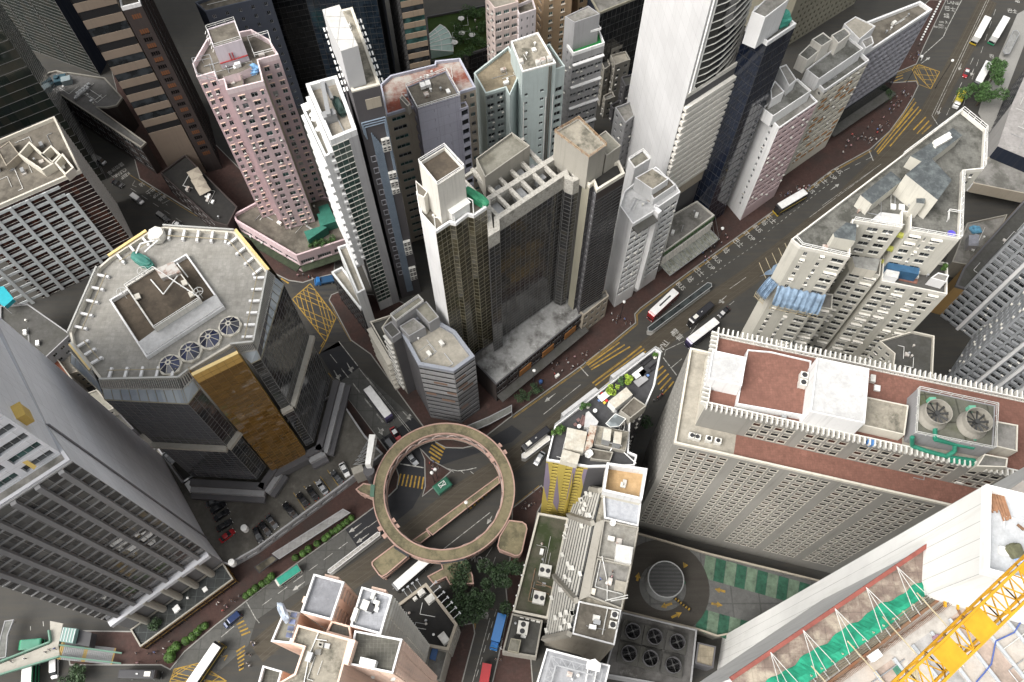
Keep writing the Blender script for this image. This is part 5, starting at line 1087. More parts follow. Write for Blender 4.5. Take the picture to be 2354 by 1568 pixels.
b.body(PX([t(1,3,692,1003),t(1,3,862,1050),t(1,3,880,1175),t(1,3,640,1110)],z1-1.5),0,z1-1.5,pc,{0:wn_},roof=F_['dtile'],par=.6,pw=.3)
b.body(PX([t(1,3,382,1038),t(1,3,868,1172),t(1,3,745,1640),t(1,3,100,1640),t(1,3,350,1488),t(1,3,432,1250),t(1,3,316,1218)],z1+1),0,z1+1,pc,{},roof=F_['mottled'],par=.6,pw=.35,capm=concrete('peach_coping',(.62,.48,.40),.5))
b.body(PX([t(1,3,905,1092),t(1,3,1345,1172),t(1,3,1258,1490),t(1,3,845,1405)],z1-.5),0,z1-.5,pc,{1:dict(k='grid',fh=2.9,cols=((.05,.2),(.3,.62),(.72,.95)),wh=.5,d=.5,gl=('glass_grey','curtain_pale'),m=C_['peach'],sill=.3,sm=C_['peach']),2:wn_},roof=F_['dtile'],par=.6,pw=.3,capm=C_['white'])
b.house(PX([t(1,3,865,1172),t(1,3,915,1182),t(1,3,845,1410),t(1,3,800,1400)],z1+1.5),z1-2,z1+1.5,pc,pc,0,'ridge_wall')
b.body(PX([t(1,3,262,895),t(1,3,402,928),t(1,3,318,1215),t(1,3,135,1195)],z1-5),0,z1-5,pc,{3:wn_},roof=F_['olive'],par=.8,pw=.3,capm=C_['white'])
b.body(PX([t(1,3,62,1414),t(1,3,240,1465),t(1,3,180,1680),t(1,3,0,1640)],z1-8),0,z1-8,pc,{0:wn_},roof=F_['dtile'],par=1.0,pw=.3,capm=C_['white'])
for q in([(635,575),(762,605),(757,632),(630,600)],[(1065,688),(1195,720),(1190,748),(1060,712)],[(440,778),(455,782),(435,838),(420,832)]):
 b.house(PX([t(1,3,*k)for k in q],z1-1),z1-14,z1-1,pc,pc,0,'bay')
b.house(PX([t(1,3,960,1335),t(1,3,1105,1370),t(1,3,1085,1432),t(1,3,945,1400)],z1+1.4),z1-1.2,z1+1.4,M['white'],M['white'],0,'roof_shed')
b.house(PX([t(1,3,570,1195),t(1,3,622,1205),t(1,3,612,1255),t(1,3,565,1240)],z1+1),z1+.3,z1+.9,C_['conc'],M['black'],.2,'roof_hatch')
b.house(PX([t(1,3,628,1205),t(1,3,680,1215),t(1,3,668,1262),t(1,3,618,1250)],z1+1),z1+.3,z1+.8,C_['pale']if 'pale' in C_ else C_['cream'],F_['white'],0,'roof_hatch')
b.house(PX([t(1,3,545,1270),t(1,3,600,1262),t(1,3,590,1320),t(1,3,535,1312)],z1+1),z1+.3,z1+.9,C_['conc'],F_['conc'],0,'roof_hatch')
b.pipes([[(*P(t(1,3,570,1110),z1+1),z1+.6),(*P(t(1,3,490,1300),z1+1),z1+.6),(*P(t(1,3,430,1600),z1+1),z1+.6)],[(*P(t(1,3,545,1170),z1+1),z1+.6),(*P(t(1,3,645,1185),z1+1),z1+.6)]],.08,M['white'])
for i in range(4):
 y0=918+62*i;x0=318-14*i;q=PX([t(1,3,x0,y0),t(1,3,x0+66,y0+8),t(1,3,x0+52,y0+62),t(1,3,x0-14,y0+54)],z1-4);b.house(inset(ccw(q),.08),z1-4.6,z1-4.2-.02*i,paint('panel_frame',(.5,.5,.52),.4),glass('solar_blue',(.10,.12,.2),.15,.6),0,'solar_panel')
b.done()
tarp_lump('draped_sheet','crumpled pale blue sheet hung at the corner of the peach complex roof garden','tarpaulin',t(1,3,262,935),80,(1.2,3.6,1.4),.5,paint('pale_blue_sheet',(.38,.44,.52),.6,var=.5),31)
c=P(t(1,3,1060,850),z1);s=thing('rooftop_machinery','white condensers and ducts under a black sheet on the lilac tiled roof','machinery',(c.x,c.y,z1-.8));o_=Vector((c.x,c.y,z1-.8))
for nm,x,y,sx,sy,sz,mt in(('condenser',1003,862,1.5,1.9,1.2,M['ac']),('condenser',1105,845,1.2,1.2,1.0,M['ac']),('condenser',1075,770,.7,1.6,.9,M['ac']),('duct',1035,915,1.4,.7,.6,M['steel']),('black_sheet',1048,880,1.8,1.8,1.0,M['dark']),('condenser',1095,895,1.3,.9,.8,M['white']),('duct',1078,810,.8,1.4,.6,M['steel'])):
 p=rel(t(1,3,x,y),z1,o_);mb=MB();mb.box((p[0],p[1],0),(sx*.8,sy*.8,sz),R(-20));mb.build(nm,mt,s,local=True)
c=P(t(1,3,908,948),z1);mb=MB();mb.box((0,0,.2),(.75,2.0,1.0),R(-16));mb.box((0,0,0),(.9,2.2,.2),R(-16));o=mb.build('condenser',M['ac']);o.location=(c.x,c.y,z1-.8);tag(o,'long pale condenser at the left edge of the lilac tiled roof','air conditioner')
# --- dark-roofed low block beside it
b=Bld('dark_roof_lowrise','low block with a black felt roof and lamp brackets along its street corner','building');z1=15
q=PX([t(1,3,1300,850),t(1,3,1562,655),t(1,3,1852,1035),t(1,3,1768,1278),t(1,3,1560,1240),t(1,3,1300,1120)],z1)
b.body(q,0,z1,C_['conc'],{1:dict(k='grid',sx=4,fh=4.5,ww=.8,wh=.5,d=.3),2:dict(k='grid',sx=4,fh=4.5,ww=.8,wh=.5,d=.3)},roof=F_['black'],par=.9,pw=.7,capm=C_['beige'])
for i in range(7):
 p=lerp(q[1],q[2],.12+.125*i);n=outn(q[2],q[1]);n=Vector(((q[2]-q[1]).y,-(q[2]-q[1]).x)).normalized();n=n if n.x>0 else-n;w=p+n*2.0
 mb,mi=b.new('lamp_bracket',M['steel']);mb.bar((p.x,p.y,z1+.2),(w.x,w.y,z1+.6),.12);mb.box((w.x,w.y,z1+.5),(.7,.35,.22),math.atan2(n.y,n.x)+R(90))
for i in range(4):
 p=lerp(q[0],q[1],.35+.16*i);n=Vector(((q[1]-q[0]).y,-(q[1]-q[0]).x)).normalized();n=n if n.y>0 else-n;w=p+n*1.8
 mb,mi=b.new('lamp_bracket',M['steel']);mb.bar((p.x,p.y,z1+.2),(w.x,w.y,z1+.6),.12);mb.box((w.x,w.y,z1+.5),(.7,.35,.22),math.atan2(n.y,n.x)+R(90))
b.done()
for(x,y,sx,sy,sz,lb)in((1518,745,1.6,1.3,1.3,'grey condenser by the pale parapet corner of the black felt roof'),(1600,800,2.0,1.7,.9,'flat square machine plinth near the corner of the black felt roof'),(1460,798,.9,.8,.7,'small grey box standing alone near the lower parapet of the black felt roof'),(1725,1165,1.6,2.4,1.3,'large white condenser group at the lower corner of the black felt roof')):
 c=P(t(1,3,x,y),z1);mb=MB();mb.box((0,0,0),(sx*1.2,sy*1.2,.15),R(38));mb.box((0,0,.15),(sx,sy,sz),R(38));mb.rod((0,0,sz+.15),(0,0,sz+.3),min(sx,sy)*.32,12);o=mb.build('condenser',M['ac']);o.location=(c.x,c.y,z1-.9);tag(o,lb,'air conditioner')
b=Bld('back_annex','low annex with small cluttered roof and a blue sheet, squeezed behind the peach complex','building');z1=13
b.body(PX([t(1,3,1600,1245),t(1,3,1764,1285),t(1,3,1690,1560),t(1,3,1540,1500)],z1),0,z1,C_['conc'],None,roof=F_['conc'],par=.6,pw=.3)
b.house(PX([t(1,3,1622,1242),t(1,3,1675,1255),t(1,3,1645,1370),t(1,3,1592,1352)],z1+.5),z1-.6,z1+.3,paint('blue_sheet',(.04,.10,.24),.5),paint('blue_sheet',(.04,.10,.24)),0,'awning');b.done()
# --- rooftop bar block with mural
b=Bld('mural_block','wedge block with a rooftop terrace and yellow and purple mural wall, opposite the footbridge','building');z1=46
q=PX([t(2,2,316,1088),t(2,2,392,772),t(2,2,1315,60),t(2,2,1368,100),t(2,2,1310,408),t(2,2,1232,590),t(2,2,1088,720),t(2,2,1072,1010),t(2,2,1150,1042),t(2,2,1128,1140),t(2,2,700,1150)],z1)
mur=concrete('mural_yellow',(.46,.36,.085),.25,streak=.3)
b.body(q,0,z1,C_['dgrey'],{10:dict(k='grid',fh=2.55,cols=((.16,.30),(.48,.64),(.74,.9)),wh=.46,d=.2,gl=('black',),m=mur,fr=None),0:dict(k='grid',nx=2,fh=2.6,ww=.5,wh=.4,d=.3,m=C_['conc']),5:dict(k='grid',sx=3,fh=3,ww=.4,wh=.4,d=.3,ac=.7)},roof=rooftile('roof_deck_grey',(.075,.075,.08),amt=.25,tile=.0),par=1.1,pw=.35,capm=C_['white'])
a,c=q[0],q[10];n=outn(a,c);vio=concrete('mural_violet',(.24,.20,.27),.3,streak=.3);L=(c-a).length;ex=(c-a)/L
def mural(pts_,mt):
 if abs(sum(pts_[i-1][0]*pts_[i][1]-pts_[i][0]*pts_[i-1][1]for i in range(len(pts_))))<1e-6:return
 mb,mi=b.new('mural_panel',mt);P3=[a+ex*L*s_+n*.03 for s_,_ in pts_]
 F3=[(p.x,p.y,z)for p,(s_,z)in zip(P3,pts_)]
 v=(Vector(F3[1])-Vector(F3[0])).cross(Vector(F3[2])-Vector(F3[1]))
 mb.face(F3 if v.dot(Vector((n.x,n.y,0)))>0 else F3[::-1],0)
mural([(.0,44),(.05,44),(.15,30),(.15,12),(0,26)],vio);mural([(.31,24),(.47,8),(.47,14),(.31,36)],vio);mural([(.65,44),(.73,44),(.73,22),(.65,16)],vio);mural([(.31,12),(.47,4),(.47,8),(.31,24)],vio);mural([(.91,44),(1.0,44),(1.0,30),(.91,38)],vio)
for k in range(4):
 mb,mi=b.new('yellow_pipe',paint('pipe_yellow',(.45,.34,.06),.5));p=a+ex*L*(.68+.012*k)+n*(.3);mb.tube([(p.x,p.y,3),(p.x,p.y,40-k*3)],.09,5)
zr=z1-1.1
WH=rooftile('sheet_roof_cream',(.66,.64,.56),moss=(.35,.25,.15),amt=.35,tile=.55,mort=.85)
b.house(PX([t(2,2,508,790),t(2,2,692,830),t(2,2,655,1012),t(2,2,480,975)],zr+3),zr,zr+3,C_['cream'],WH,0,'shed')
b.house(PX([t(2,2,468,990),t(2,2,628,1035),t(2,2,600,1132),t(2,2,442,1090)],zr+2.8),zr,zr+2.8,C_['cream'],WH,0,'shed')
b.house(PX([t(2,2,718,765),t(2,2,782,780),t(2,2,738,965),t(2,2,660,1010)],zr+2.7),zr,zr+2.7,M['rust'],rusty('rust_roof',(.40,.36,.30),amt=.95),0,'rusty_shed')
b.house(PX([t(2,2,785,775),t(2,2,1075,830),t(2,2,1045,1010),t(2,2,750,950)],zr+1.6),zr,zr+1.6,C_['conc'],F_['mottled'],.2,'plant_deck')
b.house(PX([t(2,2,735,985),t(2,2,930,1020),t(2,2,900,1105),t(2,2,720,1085)],zr+.9),zr,zr+.9,C_['conc'],F_['brown'],.3,'plant_deck')
for x,y in((872,855),(970,885)):
 qq=PX([t(2,2,x-28,y-60),t(2,2,x+42,y-48),t(2,2,x+30,y+62),t(2,2,x-42,y+45)],zr+5);b.house(qq,zr+1.6,zr+5,M['steel'],WH,0,'water_tank')
b.house(PX([t(2,2,1050,420),t(2,2,1110,488),t(2,2,950,615),t(2,2,886,550)],zr+3),zr,zr+3,M['white'],WH,0,'bar_pavilion')
b.house(PX([t(2,2,1118,515),t(2,2,1234,595),t(2,2,1086,712),t(2,2,990,640)],zr+4),zr,zr+4,C_['conc'],F_['brown'],.4,'stair_house')
b.house(PX([t(2,2,680,655),t(2,2,705,640),t(2,2,795,735),t(2,2,780,770),t(2,2,665,790)],zr+2.5),zr,zr+2.5,M['white'],F_['white'],0,'bar_pavilion')
mb,mi=b.new('glass_roof',glass('skylight_pale',(.24,.27,.28),.1));qq=PX([t(2,2,862,755),t(2,2,948,665),t(2,2,1045,712),t(2,2,985,780),t(2,2,905,790)],zr+2.4);mb.prism(ccw(qq),zr+1.6,zr+2.5)
b.rail(qq,zr+2.4,.12,M['white'],name='glazing_bar',r=.06)
b.pipes([[(*P(t(2,2,850,920),zr+2),zr+2),(*P(t(2,2,1010,960),zr+2),zr+2)],[(*P(t(2,2,960,920),zr+2),zr+2.2),(*P(t(2,2,900,1010),zr+1),zr+1.4)],[(*P(t(2,2,1030,1020),zr+1),zr+1),(*P(t(2,2,1140,1120),zr+1),zr+1)]],.13,M['white'])
for qq in([(453,660),(765,420),(795,445),(470,690)],[(905,312),(1205,98),(1225,112),(930,340)]):
 b.house(PX([t(2,2,*k)for k in qq],z1-9),z1-28,z1-9,C_['grey'],F_['white'],0,'sign_box')
b.rail(PX([t(2,2,392,772),t(2,2,1315,60),t(2,2,1368,100),t(2,2,1310,408)],z1),z1,.9,M['alu'],closed=False)
b.done()
# --- long peeling slab
b=Bld('peeling_slab','long old concrete slab with peeling ledges and an orange roof pit at its top end','building')
zr=42.0
rl=PX([t(2,2,832,1375),t(2,3,760,112),t(2,3,612,822),t(2,3,548,1128)],zr);rr_=PX([t(2,2,1195,1455),t(2,3,1165,145),t(2,3,1008,905),t(2,3,940,1236)],zr)
ft=PX([t(2,2,640,1330),t(2,3,535,40),t(2,3,405,600),t(2,3,310,1176)],12)
old=concrete('peeling_paint',(.34,.31,.26),.9,dirtcol=(.10,.085,.065),streak=.9)
oldw=concrete('peeling_white',(.40,.39,.355),.9,dirtcol=(.12,.11,.09),streak=.9)
b.mk((18,40,0))
FL=10
acm=ac_mb();rnd=random.Random(5)
for i in range(3):
 for j in range(FL):
  za,zb2=lerp(12,zr,j/FL),lerp(12,zr,(j+1)/FL)
  p0,p1=lerp(ft[i],rl[i],j/FL),lerp(ft[i+1],rl[i+1],j/FL);d0,d1=lerp(ft[i],rl[i],(j+1)/FL),lerp(ft[i+1],rl[i+1],(j+1)/FL)
  w,wi=b.slot('wall',old);zm=za+1.25
  w.face([(p1.x,p1.y,za),(p0.x,p0.y,za),(p0.x,p0.y,zm),(p1.x,p1.y,zm)],wi)
  led,li=b.new('ledge',oldw);n=Vector((-1,.15))
  led.hexa([(p0.x-.35,p0.y,zm),(p1.x-.35,p1.y,zm),(p1.x+.08,p1.y,zm),(p0.x+.08,p0.y,zm)],[(p0.x-.35,p0.y,zm+.3),(p1.x-.35,p1.y,zm+.3),(p1.x+.08,p1.y,zm+.3),(p0.x+.08,p0.y,zm+.3)],li)
  gw,gi=b.new('window',M['glass_dark']);gw.face([(p1.x+.08,p1.y,zm+.2),(p0.x+.08,p0.y,zm+.2),(d0.x+.05,d0.y,zb2),(d1.x+.05,d1.y,zb2)],gi)
  for k in range(3):
   if rnd.random()<.3:
    s_=rnd.uniform(.08,.92);c=lerp(p0,p1,s_);m2,k2=b.new('air_conditioner',M['ac']);m2.box((c.x-.3,c.y,zm+.31),(.7,1.1,.6),R(12))
for i in range(4):
 mb,mi=b.new('party_rib',C_['conc']);p,q=ft[i],rl[i];mb.bar((p.x-.5,p.y,12.5),(q.x-.5,q.y,zr+.4),1.0,1.2)
endw,ei=b.slot('wall',old);ftr=ft[3]+(rr_[3]-rl[3])
endw.face([(ft[3].x,ft[3].y,0),(ftr.x,ftr.y,0),(rr_[3].x,rr_[3].y,zr),(rl[3].x,rl[3].y,zr),(ft[3].x,ft[3].y,12)],ei)
endw.face([(rr_[3].x,rr_[3].y,0),(rr_[0].x,rr_[0].y,0),(rr_[0].x,rr_[0].y,zr),(rr_[1].x,rr_[1].y,zr),(rr_[2].x,rr_[2].y,zr),(rr_[3].x,rr_[3].y,zr)],ei)
endw.face([(ftr.x,ftr.y,0),(rr_[3].x,rr_[3].y,0),(rr_[3].x,rr_[3].y,zr)],ei)
endw.face([(rr_[0].x,rr_[0].y,0),(ft[0].x,ft[0].y,0),(ft[0].x,ft[0].y,12),(rl[0].x,rl[0].y,zr),(rr_[0].x,rr_[0].y,zr)],ei)
endw.face([(ft[0].x,ft[0].y,0),(ft[3].x,ft[3].y,0),(ft[3].x,ft[3].y,12),(ft[2].x,ft[2].y,12),(ft[1].x,ft[1].y,12),(ft[0].x,ft[0].y,12)],ei)
rf,ri=b.new('roof',F_['mottled'])
rf.face([(p.x,p.y,zr-.2)for p in ccw(rl+rr_[::-1])],0)
b.body(PX([t(2,2,872,1110),t(2,2,1246,1166),t(2,2,1196,1456),t(2,2,832,1374)],zr+5),zr-.1,zr+5,C_['cream'],None,roof=rooftile('roof_orange_sand',(.55,.37,.19),moss=(.5,.36,.22),amt=.3,tile=1.2,mort=.92),par=3.0,pw=.55,capm=C_['white'])
b.body(PX([t(2,2,838,1395),t(2,2,1190,1470),t(2,3,1160,135),t(2,3,850,60)],zr+1.4),zr-.1,zr+1.4,C_['white'],None,roof=rooftile('roof_pale_blue',(.50,.52,.56),amt=.1),par=1.0,pw=.3)
b.body(PX([t(2,3,842,75),t(2,3,1166,145),t(2,3,1100,490),t(2,3,785,420)],zr+1.3),zr-.1,zr+1.3,C_['conc'],None,roof=rooftile('roof_flaking',(.33,.32,.29),moss=(.16,.15,.13),amt=.9,scale=.5),par=.9,pw=.3)
b.body(PX([t(2,3,783,428),t(2,3,1098,496),t(2,3,1010,900),t(2,3,705,780)],zr+1.3),zr-.1,zr+1.3,C_['conc'],None,roof=F_['conc'],par=.9,pw=.3)
b.body(PX([t(2,3,612,824),t(2,3,1003,908),t(2,3,940,1232),t(2,3,552,1128)],zr+.2),zr-.1,zr+.7,C_['white'],None,roof=F_['brown'],par=.5,pw=.3)
mb,mi=b.new('sloping_parapet',C_['conc']);p0,p1=P(t(2,3,762,108),zr),P(t(2,3,612,820),zr);p2,p3=P(t(2,3,842,75),zr+1.3),P(t(2,3,705,780),zr+1.3);mb.face([(p1.x,p1.y,zr+.1),(p0.x,p0.y,zr+.1),(p2.x,p2.y,zr+1.35),(p3.x,p3.y,zr+1.35)][::-1])
b.house(PX([t(2,3,962,298),t(2,3,1115,330),t(2,3,1092,480),t(2,3,946,445)],zr+2.6),zr,zr+2.6,M['white'],rooftile('sheet_white',(.74,.74,.72),amt=.05,tile=1.8,mort=.9),0,'roof_shed')
b.house(PX([t(2,3,952,628),t(2,3,1055,650),t(2,3,1030,745),t(2,3,936,722)],zr+1.3),zr,zr+1.2,C_['conc'],F_['pale'],0,'roof_slab')
b.house(PX([t(2,3,728,700),t(2,3,772,712),t(2,3,760,768),t(2,3,720,755)],zr+1.2),zr,zr+1.2,C_['cream'],C_['cream'],0,'roof_hatch')
b.pipes([[(*P(t(2,3,820,430),zr+1),zr+.7),(*P(t(2,3,765,690),zr+1),zr+.7),(*P(t(2,3,1020,760),zr+1),zr+.7)],[(*P(t(2,3,850,830),zr+1),zr+2.6),(*P(t(2,3,1055,780),zr+1),zr+2.6)],[(*P(t(2,3,900,835),zr+1),zr+2.6),(*P(t(2,3,1055,805),zr+1),zr+2.6)],[(*P(t(2,3,640,830),zr+1),zr+.8),(*P(t(2,3,880,890),zr+1),zr+.8),(*P(t(2,3,830,1130),zr+1),zr+.8)],[(*P(t(2,3,822,420),zr+1),zr+2.2),(*P(t(2,3,878,640),zr+1),zr+.6),(*P(t(2,3,876,810),zr+1),zr+.6)]],.12,M['pipe'])
b.done()
def cond(c_,z,rz,fans,label,size=(2.0,1.7,1.0),group=None,side=False):
 s=thing('condenser',label,'air conditioner',(c_.x,c_.y,z),rz,group)
 mb=MB();mb.box((0,0,.12),size);mb.box((-size[0]*.4,0,0),(.12,size[1],.12));mb.box((size[0]*.4,0,0),(.12,size[1],.12));mb.build('casing',M['ac'],s,local=True)
 for i in range(fans):
  x=(i-(fans-1)/2)*size[0]/fans;mb=MB();r=min(size[0]/fans,size[1])*.4
  mb.rod((x,0,size[2]+.115),(x,0,size[2]+.16),r,14);o=mb.build('fan',M['dark'],s,local=True)
 return s
cond(P(t(2,3,937,958),zr),zr+.2,R(-14),1,'upper of two single-fan condensers on the lowest roof of the peeling slab',(1.5,1.5,1.2));cond(P(t(2,3,920,1050),zr),zr+.2,R(-14),1,'lower of two single-fan condensers on the lowest roof of the peeling slab',(1.5,1.5,1.2))
def dish(p,z,r,label,seed=0,group=None):
 c=P(p,z);mb=MB();mb.lathe((0,0,1.1),[(.02,-.12),(r*.5,-.05),(r,.22),(r*.96,.24),(.02,-.02)],14);mb.rod((0,0,0),(0,0,1.0),.06,6);o=mb.build('satellite_dish',M['white']);o.location=(c.x,c.y,z);o.rotation_euler=(.3,.3,seed);return tag(o,label,'dish',group)
dish(t(2,3,905,100),zr+.4,.75,'white satellite dish where the pale blue roof meets the flaking roof')
for i,(x,y)in enumerate(((690,1020),(672,1062),(705,1062))):dish(t(2,2,x,y),45.4,.8,'pale grey satellite dish in the cluster behind the cream sheds',i,'satellite dishes behind the cream sheds')
# --- low roofs between the slab and the tree street
b=Bld('overgrown_lowrise','low flat-roofed building with a weedy roof and lamp-lined parapet left of the peeling slab','building');z1=9
b.body(PX([t(2,3,240,10),t(2,3,5,920),t(2,3,330,985),t(2,3,520,60)],z1),0,z1,C_['conc'],None,roof=rooftile('roof_weedy',(.12,.115,.085),moss=(.035,.05,.02),amt=.95,scale=.16),par=.8,pw=.5,capm=C_['cream'])
p,q=P(t(2,3,240,10),z1),P(t(2,3,5,920),z1)
for i in range(5):
 w=lerp(p,q,.55+.1*i);mb,mi=b.new('wall_lamp',M['white']);mb.lathe((w.x,w.y,z1),[(.06,0),(.06,.5),(.22,.55),(.26,.75),(.1,.95)],8)
b.pipes([[(*P(t(2,3,215,520),z1),z1-.3),(*P(t(2,3,150,820),z1),z1-.3),(*P(t(2,3,230,840),z1),z1-.3)],[(*P(t(2,3,230,640),z1),z1-.2),(*P(t(2,3,380,710),z1),z1-.2)],[(*P(t(2,3,220,670),z1),z1-.2),(*P(t(2,3,360,690),z1),z1-.2)],[(*P(t(2,3,185,700),z1),z1-.2),(*P(t(2,3,340,760),z1),z1-.2)]],.12,rusty('rusty_pipe',(.2,.15,.1)));b.done()
b=Bld('back_lowrise','low roof with small condensers and a stair hut, bottom left of the peeling slab','building')
b.body(PX([t(2,3,0,935),t(2,3,285,1000),t(2,3,225,1340),t(2,3,-90,1290)],z1-1),0,z1-1,C_['conc'],None,roof=F_['dark'],par=.7,pw=.4,capm=C_['conc'])
b.house(PX([t(2,3,-10,1165),t(2,3,85,1180),t(2,3,60,1300),t(2,3,-40,1280)],z1+1.5),z1-1.7,z1+1.5,C_['olive'],F_['olive'],.2);b.done()
for x,y,lb in((305,540,'two-fan white condenser on the weedy roof, nearest the mural wall'),(250,790,'two-fan white condenser on the weedy roof, nearer the bottom of the picture'),):
 cond(P(t(2,3,x,y),z1+1),z1-.8,R(-12),2,lb,(3.0,3.0,1.6))
cond(P(t(2,3,100,1068),z1),z1-1.7,R(80),2,'two-fan white condenser turned lengthwise on the low roof at the bottom',(3.2,2.6,1.6))
for i,(x,y)in enumerate(((92,968),(142,982),(192,995),(242,1008))):
 c=P(t(2,3,x,y),z1);mb=MB();mb.box((0,0,0),(1.0,.4,.7),R(-14));o=mb.build('condenser',M['ac']);o.location=(c.x,c.y,z1-1.7);tag(o,'small white condenser in the row of four along the low roof edge','air conditioner','row of small condensers on the low roof')
 # --- grey-roofed block at the bottom edge
b=Bld('truss_roof_block','pale grey flat roof ringed by a steel truss at the bottom edge','building');z1=56
q=PX([t(2,3,318,1258),t(2,3,903,1412),t(2,3,800,1850),t(2,3,190,1700)],z1)
b.body(q,0,z1,C_['white'],{0:dict(k='blank')},roof=rooftile('roof_silver',(.40,.41,.43),moss=(.3,.3,.31),amt=.4),par=.6,pw=.3,capm=C_['white'])
iq=inset(ccw(q),1.2);iq2=inset(ccw(q),2.6)
for i in range(4):
 a,c=iq[i],iq[(i+1)%4];a2,c2=iq2[i],iq2[(i+1)%4];mb,mi=b.new('truss',M['steel']);mb.bar((a.x,a.y,z1+.6),(c.x,c.y,z1+.6),.14);mb.bar((a2.x,a2.y,z1+.6),(c2.x,c2.y,z1+.6),.22)
 k=max(2,int((c-a).length/2.0))
 for j in range(k):p,r,w=lerp(a,c,j/k),lerp(a2,c2,(j+.5)/k),lerp(a,c,(j+1)/k);mb.bar((p.x,p.y,z1+.6),(r.x,r.y,z1+.6),.09);mb.bar((r.x,r.y,z1+.6),(w.x,w.y,z1+.6),.09)
 for j in range(3):p=lerp(a2,c2,(j+.5)/3);mb.bar((p.x,p.y,z1-.6),(p.x,p.y,z1+.6),.15)
b.done()
c=P(t(2,3,740,1425),z1);s=thing('roof_gantry','pale maintenance gantry with a canopy head on the truss-ringed roof','gantry',(c.x,c.y,z1-.6),R(-14))
mb=MB();mb.prism([V2(-1.3,-.9),V2(1.3,-.9),V2(1.3,.5),V2(0,1.2),V2(-1.3,.5)],2.6,3.2);mb.build('canopy',M['white'],s,local=True)
for x in(-1.0,1.0):
 mb=MB();mb.bar((x,-.6,0),(x,-.6,2.6),.18);mb.build('leg',M['white'],s,local=True);mb=MB();mb.bar((x*.8,-.8,1.2),(x*.8,-3.4,1.0),.18);mb.build('arm',M['white'],s,local=True)
 # --- car park tower with pierced concrete front
b=Bld('pierced_concrete_block','massive concrete block pierced by rows of rounded openings, red roof decks fenced by cream fins','building');z1,zu=68.0,79.5
a,rgt,bkp=V2(32.3,56.3),V2(84.0,43.5),V2(37.8,77.3)
e=(rgt-a).normalized();nb=Vector((-e.y,e.x));W_len=66.0;D_=(bkp-a).dot(nb)
rgt=a+e*W_len;rb=rgt+nb*D_;lb_=a+nb*D_
stone=concrete('carpark_stone',(.27,.262,.24),.5,streak=.6)
cols=[];x=1.0;grp=[5]+[4]*6
for g in grp:
 for k in range(g):cols.append(((x+.2)/W_len,(x+1.9)/W_len));x+=2.1
 x+=1.75
cols=[c for c in cols if c[1]<.99]
b.body([a,rgt,rb,lb_],0,z1,stone,{0:dict(k='grid',fh=2.62,cols=cols,wh=.72,sz=.14,d=.12,gl=('black','black','glass_brown'),fr=C_['cream'],fw=.17,split=1,zb=6,zt=.8),3:dict(k='grid',sx=2.6,fh=2.62,ww=.3,wh=.4,d=.5,fr=None,gl=('black',),zb=4)},roof=F_['pale'],par=.9,pw=.4,capm=C_['cream'])  # black panes stand in for the darkness deep inside the openings
mb,mi=b.new('roof_strip',F_['red']);i0=a+e*12+nb*.6;mb.face([(*i0,z1-.86),(*(rgt+nb*.6),z1-.86),(*(rgt+nb*5.2),z1-.86),(*(i0+nb*4.6),z1-.86)])
u0=a+e*3.6+nb*5.0;u1=u0+e*(W_len-4.2);u3=u0+nb*(D_-6.5);u2=u1+nb*(D_-6.5)
cu=[((x0*W_len-3.6)/(W_len-4.2),(x1*W_len-3.6)/(W_len-4.2))for x0,x1 in cols if x0*W_len>13]
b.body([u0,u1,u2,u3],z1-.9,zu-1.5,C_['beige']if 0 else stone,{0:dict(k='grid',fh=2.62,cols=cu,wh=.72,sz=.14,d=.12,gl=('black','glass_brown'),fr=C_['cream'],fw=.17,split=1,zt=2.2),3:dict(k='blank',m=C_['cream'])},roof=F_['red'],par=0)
for i,(p,q,dn)in enumerate(((u0,u1,-nb),(u1,u2,e),(u2,u3,nb),(u3,u0,-e))):
 L=(q-p).length;d2=(q-p)/L;mb,mi=b.new('fin_screen',W_['fin'])
 k=int(L/.95)
 for j in range(k+1):
  r0=p+d2*(L*j/k);o1=r0+dn*1.25
  mb.hexa([(*(r0-d2*.13-dn*.2),zu-2.4),(*(r0+d2*.13-dn*.2),zu-2.4),(*(o1+d2*.13),zu-.8),(*(o1-d2*.13),zu-.8)]if Vector((d2.y,-d2.x)).dot(dn)<0 else[(*(o1-d2*.13),zu-.8),(*(o1+d2*.13),zu-.8),(*(r0+d2*.13-dn*.2),zu-2.4),(*(r0-d2*.13-dn*.2),zu-2.4)],[(*(r0-d2*.13-dn*.2),zu),(*(r0+d2*.13-dn*.2),zu),(*(o1+d2*.13),zu+.1),(*(o1-d2*.13),zu+.1)]if Vector((d2.y,-d2.x)).dot(dn)<0 else[(*(o1-d2*.13),zu+.1),(*(o1+d2*.13),zu+.1),(*(r0+d2*.13-dn*.2),zu),(*(r0-d2*.13-dn*.2),zu)],mi)
 mb.bar((*(p-dn*.15),zu-.25),(*(q-dn*.15),zu-.25),.22,.5);mb.bar((*(p-dn*.15),zu-1.4),(*(q-dn*.15),zu-1.4),.2,.35)
zt_=zu-1.5
cream=C_['cream']
b.house(PX([t(2,2,1842,84),t(2,2,2152,150),t(2,2,2110,412),t(2,2,1800,345)],zt_+4.5),zt_,zt_+4.5,C_['white'],F_['white'],.25,'lift_house')
b.house(PX([t(3,2,445,155),t(3,2,926,255),t(3,2,886,757),t(3,2,386,650)],zt_+7),zt_,zt_+7,C_['white'],F_['white'],.3,'lift_house')
b.house(PX([t(2,2,2160,80),t(3,2,30,100)if 0 else t(3,2,30,100),t(3,2,395,185),t(3,2,335,690),t(2,2,2060,580)],zt_+1.8),zt_,zt_+1.8,C_['white'],F_['red'],.35,'raised_deck')
